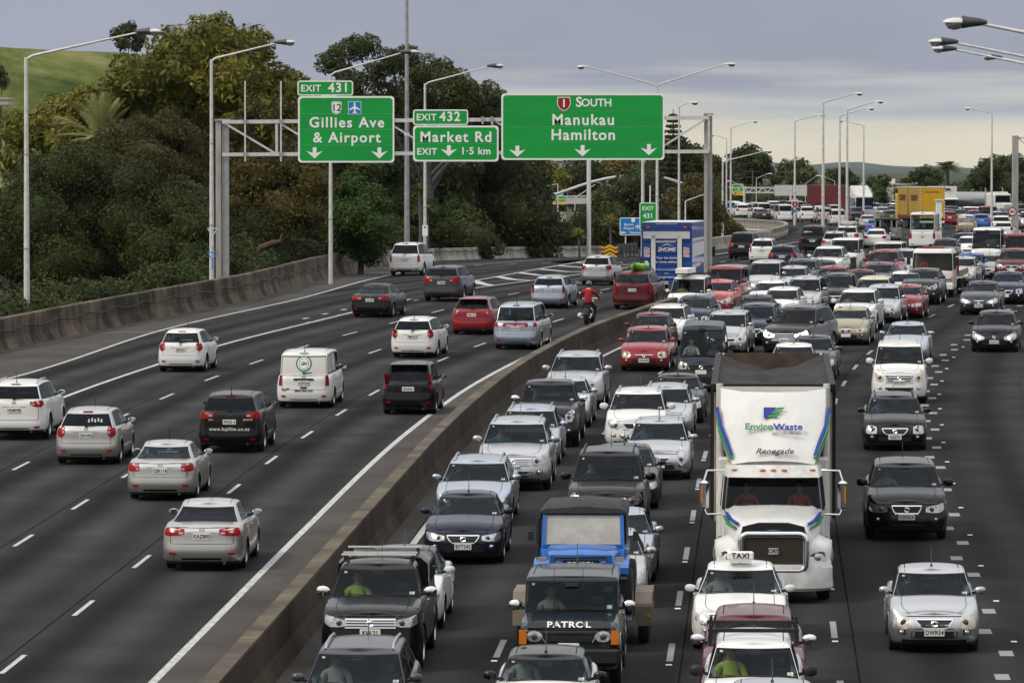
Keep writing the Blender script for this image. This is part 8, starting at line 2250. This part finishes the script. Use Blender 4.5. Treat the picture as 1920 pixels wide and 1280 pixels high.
T('yellowing brown-leaved oak between the gantry leg and airport sign',288,[(440,245,36),(430,300,36),(480,330,55),(545,315,50),(590,345,45),(455,385,42),(525,400,50),(580,400,40),(440,455,34),(495,470,40),(475,210,26),(535,205,30)],'leaf_autumn',.27,.95,'bark_red',seed=5,trunk=470,tr=.5)
T('dark spreading tree with open branching crown above the market sign',384,[(617,118,24),(640,128,22),(664,92,26),(690,88,24),(632,95,16),(735,118,32),(760,108,26),(705,140,26),(790,145,40),(830,132,26),(850,165,40),(880,185,32),(915,172,22),(935,185,20),(800,195,50),(740,190,45),(870,215,40),(910,215,30),(660,165,36),(690,210,40)],'leaf_pohu',.26,1.25,'bark_grey',seed=6,trunk=800,tr=.42,core=.55)
T('glossy bright green shrub tree below the airport sign',296,[(655,355,36),(690,375,36),(665,410,44),(705,425,32),(640,445,40),(690,465,34)],'leaf_green',.28,1.2,seed=7,tr=.16)
T('dull green tree behind the lamp post below the airport sign',304,[(605,405,36),(590,450,40),(625,380,30),(560,470,36),(610,480,30)],'leaf_mid',.24,1.2,seed=8,tr=.16)
T('dark leafy tree between the tall mast and market sign',376,[(740,345,40),(735,390,42),(760,430,40),(800,400,36),(830,430,36),(720,440,36),(720,310,36),(690,320,34)],'leaf_dark',.27,1.2,seed=9,tr=.2)
T('near-black evergreen mass under the market sign',428,[(870,320,45),(920,325,45),(970,325,40),(870,370,50),(930,375,55),(985,385,45),(1010,420,36),(880,425,48),(945,435,48),(1000,445,30),(830,350,40),(1020,370,22)],'leaf_dark',.30,1.15,seed=10,tr=.3)
T('pale-tipped rounded shrub below the market sign',398,[(850,385,24),(868,410,26),(838,415,26),(880,440,22)],'leaf_mid',.24,1.2,seed=11,tr=.12)
T('lone round tree on the grassy hill skyline',905,[(222,66,15),(243,58,18),(262,72,16),(232,82,15),(255,88,12)],'leaf_dark',.7,1.1,'bark_grey',seed=12,zb=20.,jit=1,tr=.25)
T('dark tree cut by the left edge on the hill',880,[(-4,135,16),(4,152,16)],'leaf_dark',.7,1.1,seed=13,zb=12.,jit=1)
T('dense dark tree below the Manukau sign, right of white column',445,[(1140,375,32),(1185,350,36),(1225,345,26),(1165,410,42),(1215,395,40),(1140,430,32),(1195,440,36),(1240,425,30)],'leaf_pohu',.34,1.1,seed=14,tr=.3)
T('brownish cypress-like tree behind the blue truck',452,[(1268,385,34),(1305,375,36),(1330,400,34),(1280,425,40),(1320,430,34),(1255,445,28),(1300,345,22)],'leaf_pine',.3,1.2,seed=15,tr=.3)
T('small dark conifer right of the gantry leg',520,[(1346,400,18),(1358,425,24),(1378,438,22),(1350,448,22)],'leaf_pine',.34,1.2,seed=16)
for k,(lab,d,bl,mn)in enumerate((('olive hillside tree left of the white footbridge arch',640,[(1025,325,26),(1050,335,22),(1020,350,22),(1045,352,18)],'leaf_olive'),('dark hillside tree above the footbridge arch',680,[(1075,330,24),(1105,325,26),(1090,350,22),(1125,345,20)],'leaf_dark'),('autumn-brown tree above the footbridge arch',720,[(1150,318,26),(1180,310,24),(1135,330,18)],'leaf_autumn'),('green tree between the posts below the Manukau sign',700,[(1205,322,24),(1235,318,28),(1220,340,20)],'leaf_mid'),('tall dark hillside tree beside the gantry truss',640,[(1270,290,36),(1300,300,34),(1250,320,34),(1290,335,36),(1320,310,22)],'leaf_dark'),('rusty tree behind the gantry column',760,[(1345,330,26),(1355,350,20),(1338,305,16)],'leaf_autumn'),('broad round-crowned tree behind the thin lamp posts',800,[(1385,300,22),(1405,294,24),(1425,302,20),(1390,322,26),(1415,325,26),(1440,318,12)],'leaf_dark'),('mid-height tree left of the tallest lamp post',820,[(1475,318,18),(1500,315,20),(1488,335,18),(1515,330,18),(1455,335,14)],'leaf_pohu'),('low tree right of the tallest lamp post',830,[(1560,330,16),(1580,328,16),(1600,340,14),(1570,345,14)],'leaf_mid'),('small tree over the white truck cab',850,[(1635,342,12),(1655,340,14),(1645,352,12)],'leaf_mid'),('rounded shrub tree beside the white truck cab',790,[(1652,362,14),(1642,378,14),(1660,378,12)],'leaf_green'),('dark tree over the yellow trailer',860,[(1715,332,14),(1735,326,18),(1755,334,16),(1700,342,10),(1740,345,16)],'leaf_dark'),('big dark tree right of the palm',900,[(1830,335,20),(1850,318,24),(1875,312,24),(1900,310,26),(1860,345,28),(1895,345,30),(1925,330,30),(1820,352,14)],'leaf_pohu'),('yellow-green tree at the edge of the yellow trailer',880,[(1702,338,8),(1695,346,7)],'leaf_straw'))):
	T(lab,d,bl,mn,.62,1.15,seed=30+k,jit=3.,zb=zr(700)-5 if d<790 else 1.,tr=.35,limbs=False)
def conifer():
	d=620.;x=gx(1262,d);r=empty('norfolk_pine',(x,d,2.),label='tiered Norfolk-style pine showing right of Manukau sign',cat='tree');h=gz(205,d)-2
	MB().tube([(0,0,0),(0,0,h)],[.3,.04],8).build('trunk','bark',r,60);bl=[]
	for i in range(14):
		z=h*(.42+.56*i/14);w=2.6*(1-i/15.5)
		for j in range(6):a=j*1.05+i*.5;bl.append((w*.55*math.cos(a),w*.55*math.sin(a),z+.15,.5*w+.1,.5*w+.1,.16))
	obj('crown',leaf_mesh('crown',bl,.4,'leaf_dark',1.4,77,core=.5),r)
conifer()
def fronds(name,label,x,y,z,th,n,L,droop,mname,width=.5,seed=1,upbias=.5,tr=.2,cat='palm',skirt=False):
	"""palm or cabbage tree: trunk with leaves that each are an arching midrib with many narrow leaflets"""
	rng=np.random.default_rng(seed);r=empty(name,(x,y,z),label=label,cat=cat)
	MB().tube([(0,0,-.4),(.05,0,th*.6),(0,0,th)],[tr*1.2,tr,tr*.9],8).build('trunk','bark_grey',r,60)
	for k in range(n):
		a=2*math.pi*k/n*3.7+rng.uniform(-.3,.3);e=rng.uniform(-.25,1.25)*upbias+.25;l=L*rng.uniform(.8,1.1);pts=[];V=[];Fc=[]
		for i in range(9):
			t=i/8;rr=l*t*math.cos(e);zz=l*(t*math.sin(e)-droop*t*t);pts.append(Vector((rr*math.cos(a),rr*math.sin(a),th+zz)))
		side=Vector((-math.sin(a),math.cos(a),0))
		if width<.12:
			for i in range(9):w=width*(1-(i/8)**2)+.005;V+=[pts[i]-side*w,pts[i]+side*w]
			Fc=[(2*i,2*i+1,2*i+3,2*i+2)for i in range(8)]
		else:
			for i in range(1,9):
				for sub in(0,.33,.66):
					p=pts[i-1].lerp(pts[i],sub);fw=(pts[i]-pts[i-1]).normalized();t=(i-1+sub)/8;wl=width*math.sin(math.pi*(.12+.84*t))
					for s in(-1,1):
						tip=p+side*s*wl+fw*wl*.8-Vector((0,0,wl*.25));o=len(V);V+=[p,p+fw*.07,tip];Fc.append((o,o+1,o+2))
		m=MB();m.add(V,Fc);me=m.mesh('frond',mname);at_=me.attributes.new('tone','FLOAT','POINT');at_.data.foreach_set('value',np.full(len(me.vertices),rng.uniform(.2,.9),dtype=np.float32));obj('frond',me,r)
	return r
d=292.;fronds('date_palm','large pale-fronded palm rising behind the reddish tree',gx(190,d),d,zr(d),gz(262,d)-zr(d),40,3.7,.30,'leaf_palm',.45,3,1.25,.3)
d=366.;fronds('cabbage_tree','spiky cabbage tree beside the tall mast',gx(788,d),d,zr(d)-1,gz(362,d)-zr(d)+1,60,1.5,.45,'leaf_mid',.05,4,.8,.14,'tree');fronds('cabbage_tree','second spiky cabbage tree crown lower by the mast',gx(800,d+2),d+2,zr(d)-1,gz(395,d)-zr(d)+1,60,1.3,.6,'leaf_mid',.05,5,.6,.14,'tree')
d=405.;fronds('cabbage_tree','small cabbage tree just above the chevron board',gx(1144,d),d,2.,gz(418,d)-2,60,1.15,.35,'leaf_straw',.05,6,.9,.1,'tree');fronds('cabbage_tree','grassy cabbage tree left of the chevron board',gx(1085,d),d,2.,gz(442,d)-2,60,1.15,.35,'leaf_straw',.05,7,.9,.1,'tree')
d=850.;fronds('date_palm','tall dark palm silhouetted over the yellow trailer',gx(1776,d),d,0,gz(318,d),80,3.1,.5,'leaf_pohu',.6,8,.85,.32);fronds('date_palm','low palm left of the tanker',gx(1818,d-60),d-60,2,gz(372,d-60)-2,34,2.4,.4,'leaf_mid',.5,9,.9,.3);fronds('date_palm','low palm left of the yellow trailer',gx(1684,d-50),d-50,2,gz(362,d-50)-2,30,1.6,.5,'leaf_mid',.4,10,.8,.25)
def scrub(path,mname,size,cover,seed,ref):
	me=leaf_mesh('undergrowth',path,size,mname,cover,seed);tag(obj('undergrowth',me),ref,'undergrowth',kind='stuff')
rg=np.random.default_rng(21);bl=[];b2=[]
for Y in np.arange(196,330,2.2):bl.append((leftB(Y)-rg.uniform(1.4,4.5),Y,zr(Y)+rg.uniform(-.1,1.0),1.3,1.3,rg.uniform(.7,1.3)))
for Y in np.arange(280,460,1.6):bl.append((leftB(Y)-rg.uniform(2.,6.),Y,zr(Y)-ramp_drop(Y)+rg.uniform(0,2.6),1.6,1.6,rg.uniform(.9,1.6)))
scrub(bl,'leaf_dark',.24,1.1,5,'leafy undergrowth along the back of the roadside barrier')
for k in range(75):
	px,d=rg.uniform(1000,1400),rg.uniform(480,640);b2.append((gx(px,d),d,rg.uniform(-1.5,2.8),2.4,2.4,1.9))
for k in range(70):
	px,d=rg.uniform(1340,1620),rg.uniform(820,900);b2.append((gx(px,d),d,rg.uniform(2.5,6.),3.,3.,1.9))
for k in range(60):
	px,d=rg.uniform(1600,1960),rg.uniform(880,960);b2.append((gx(px,d),d,rg.uniform(1.,6.),3.,3.,2.2))
for k in range(70):
	px,d=rg.uniform(960,1360),rg.uniform(720,860);b2.append((gx(px,d),d,rg.uniform(2.,9.),3.4,3.,2.6))
scrub(b2,'leaf_pohu',.62,1.0,6,'dark scrub filling the gully and banks beyond the ramp')
b3=[(gx(px,d),d,rg.uniform(.5,5),3.,2.6,2.4)for px,d in zip(rg.uniform(-40,900,90),rg.uniform(385,470,90))]+[(gx(px,d),d,rg.uniform(4,14),3.,2.6,2.4)for px,d in zip(rg.uniform(540,985,90),rg.uniform(400,450,90))]
scrub(b3,'leaf_dark',.42,1.0,8,'deep shaded bush behind the trees on the bank')
lb=empty('broken_branch',(gx(482,279),279,gz(462,279)),label='bare reddish broken branch poking from the brown oak',cat='branch');MB().tube([(0,.5,-.7),(.2,0,-.1),(.9,-.2,.2),(1.25,-.3,.25),(1.35,-.3,.7)],[.26,.22,.17,.13,.05],8).build('bough','bark_red',lb,60)
# ------------------------------------------------------------------ buildings behind
mat('wall_cream',(.50,.46,.38),rough=.9,noise=.15,nscale=.3);mat('wall_white',(.70,.70,.67),rough=.85);mat('roof_dark',(.05,.042,.04),rough=.9);mat('roof_grey',(.2,.2,.21),rough=.8);mat('win_dark',(.02,.024,.03),rough=.15)
def building(name,label,px0,px1,py0,d,zb,dep,wallm,wins,roof=None,roofm='roof_dark',rh=1.4):
	x0,x1,z1=gx(px0,d),gx(px1,d),gz(py0,d);w,h=x1-x0,z1-zb;r=empty(name,((x0+x1)/2,d,zb),label=label,cat='building');q=MB();q.box((0,dep/2,h/2),(w,dep,h));q.build('wall',wallm,r)
	for(u,v,ww,wh)in wins:
		a=MB();a.box((u*w/2,-.03,v*h),(ww,.1,wh));o=a.build('window','win_dark',r);a=MB();a.box((u*w/2,-.06,v*h-wh/2),(ww+.2,.16,.1));a.build('sill','wall_white',o)
	if roof=='hip':
		a=MB();e=.5;a.add([(-w/2-e,-e,h),(w/2+e,-e,h),(w/2+e,dep+e,h),(-w/2-e,dep+e,h),(-w/4,dep/2,h+rh),(w/4,dep/2,h+rh)],[(0,1,5,4),(1,2,5),(2,3,4,5),(3,0,4)]);a.build('roof',roofm,r)
	else:
		a=MB();a.box((0,dep/2,h+.12),(w+.3,dep+.3,.24));a.build('parapet',wallm,r)
	return r
b=building('warehouse','long cream flat-roofed building behind the yellow trailer',1612,1752,347,860,-1,14,'wall_cream',[(-.3+.12*k,.62,.9,.9)for k in range(5)])
for k,u in enumerate((-.1,.25,.5)):q=MB();q.box((u*6,3,gz(347,860)+1.6),(.9,.9,.8));q.build('roof_vent','wall_white',b)
building('house','white two-storey house showing under the Manukau sign',1036,1098,302,790,4.,9,'wall_white',[(-.7+.2*k,.82,.9,.7)for k in range(8)],'hip','roof_grey')
building('house','dark-roofed house right of the white column',1110,1140,330,760,3.,8,'wall_cream',[(-.4,.7,.9,.9),(.4,.7,.9,.9)],'hip','roof_dark',1.2);building('house','grey-roofed house among trees below the sign',1142,1162,332,770,3.,8,'wall_cream',[(0,.7,.9,.9)],'hip','roof_grey',1.)
building('house','pale gabled house behind the gantry column',1242,1260,338,750,3.,7,'wall_white',[(0,.8,.8,.8)],'hip','roof_grey',1.)
building('pavilion','beige flat eave at the left edge of the hill',-30,16,187,700,gz(197,700),8,'wall_cream',[])
wl_=empty('retaining_wall',(gx(1440,840),840,0),label='pale low wall with railing behind the viaduct traffic',cat='wall');q=MB();q.bar((gx(1345,840)-gx(1440,840),0,3.6),(gx(1545,840)-gx(1440,840),0,3.4),.3,1.2);q.build('wall_face','wall_cream',wl_)
for k in range(26):MB().bar((gx(1345+k*8,840)-gx(1440,840),0,4.),(gx(1345+k*8,840)-gx(1440,840),0,5.4),.08,.08).build('rail_post','galv_light',wl_)
q=MB();q.bar((gx(1345,840)-gx(1440,840),0,5.4),(gx(1545,840)-gx(1440,840),0,5.4),.1,.1);q.build('top_rail','galv_light',wl_)
def power_pole(px,d,tp,lab):
	r=empty('power_pole',(gx(px,d),d,0),label=lab,cat='pole');h=gz(tp,d);MB().tube([(0,0,0),(0,0,h)],[.16,.1],8).build('pole','bark_grey',r,60)
	for z in(h-.3,h-1.1):MB().bar((-1.1,0,z),(1.1,0,z),.1,.1).build('crossarm','bark_grey',r)
for px,d,tp,lab in((1249,700,318,'power pole right of the double-arm lamp post'),(1411,770,318,'power pole before the round-crowned tree'),(1473,770,318,'power pole with a grey box by far gantry'),(1677,840,345,'short power pole over the cream building'),(1036,620,345,'power pole left of the footbridge')):power_pole(px,d,tp,lab)
# ------------------------------------------------------------------ far traffic beyond the bend
rg=np.random.default_rng(17)
FK=[('hatch','hatchback'),('sedan','sedan'),('suv','four-wheel drive'),('wagon','station wagon'),('mpv','people mover'),('van','van')]
FC=['white','silver','white','charcoal','silver','navy','grey','red','black','white','silver','blue']
for li,off in enumerate((2.6,5.8,9.0,12.2)):
	Y=524.+3.1*li
	while Y<715:
		k,kn=FK[int(rg.choice(6,p=[.27,.24,.2,.12,.1,.07]))];c=FC[int(rg.integers(len(FC)))]
		if not(632<Y<654 and off>8)and not(650<Y<676 and off<7):
			car('distant %s %s queued in the oncoming lanes past the bend'%(c,kn),k,'paint_'+c,at(Y,off),'f',far=True,driver=False,group='queued oncoming traffic past the bend',cat='car' if k!='van' else 'van')
		Y+=rg.uniform(7.5,12.)
for li,off in enumerate((-3.2,-6.4,-9.6,-12.9)):
	Y=628.+2.7*li
	while Y<715:
		k,kn=FK[int(rg.choice(6,p=[.27,.24,.2,.12,.1,.07]))];c=FC[int(rg.integers(len(FC)))]
		car('distant %s %s heading away over the viaduct'%(c,kn),k,'paint_'+c,at(Y,off),'r',far=True,driver=False,group='away traffic on the viaduct',cat='car' if k!='van' else 'van');Y+=rg.uniform(9,16.)
		# ------------------------------------------------------------------ air
def haze():
	m=bpy.data.materials.new('haze_air');m.use_nodes=True;t=m.node_tree;t.nodes.clear();o=t.nodes.new('ShaderNodeOutputMaterial');v=t.nodes.new('ShaderNodeVolumePrincipled')
	v.inputs['Color'].default_value=(.78,.86,1.,1);v.inputs['Density'].default_value=1.5e-5;v.inputs['Anisotropy'].default_value=.2
	t.links.new(v.outputs[0],o.inputs['Volume']);MATS['haze_air']=m
	q=MB();q.box((0,12000,60),(44000,26000,230));q.build('haze','haze_air',kind='stuff')
haze()
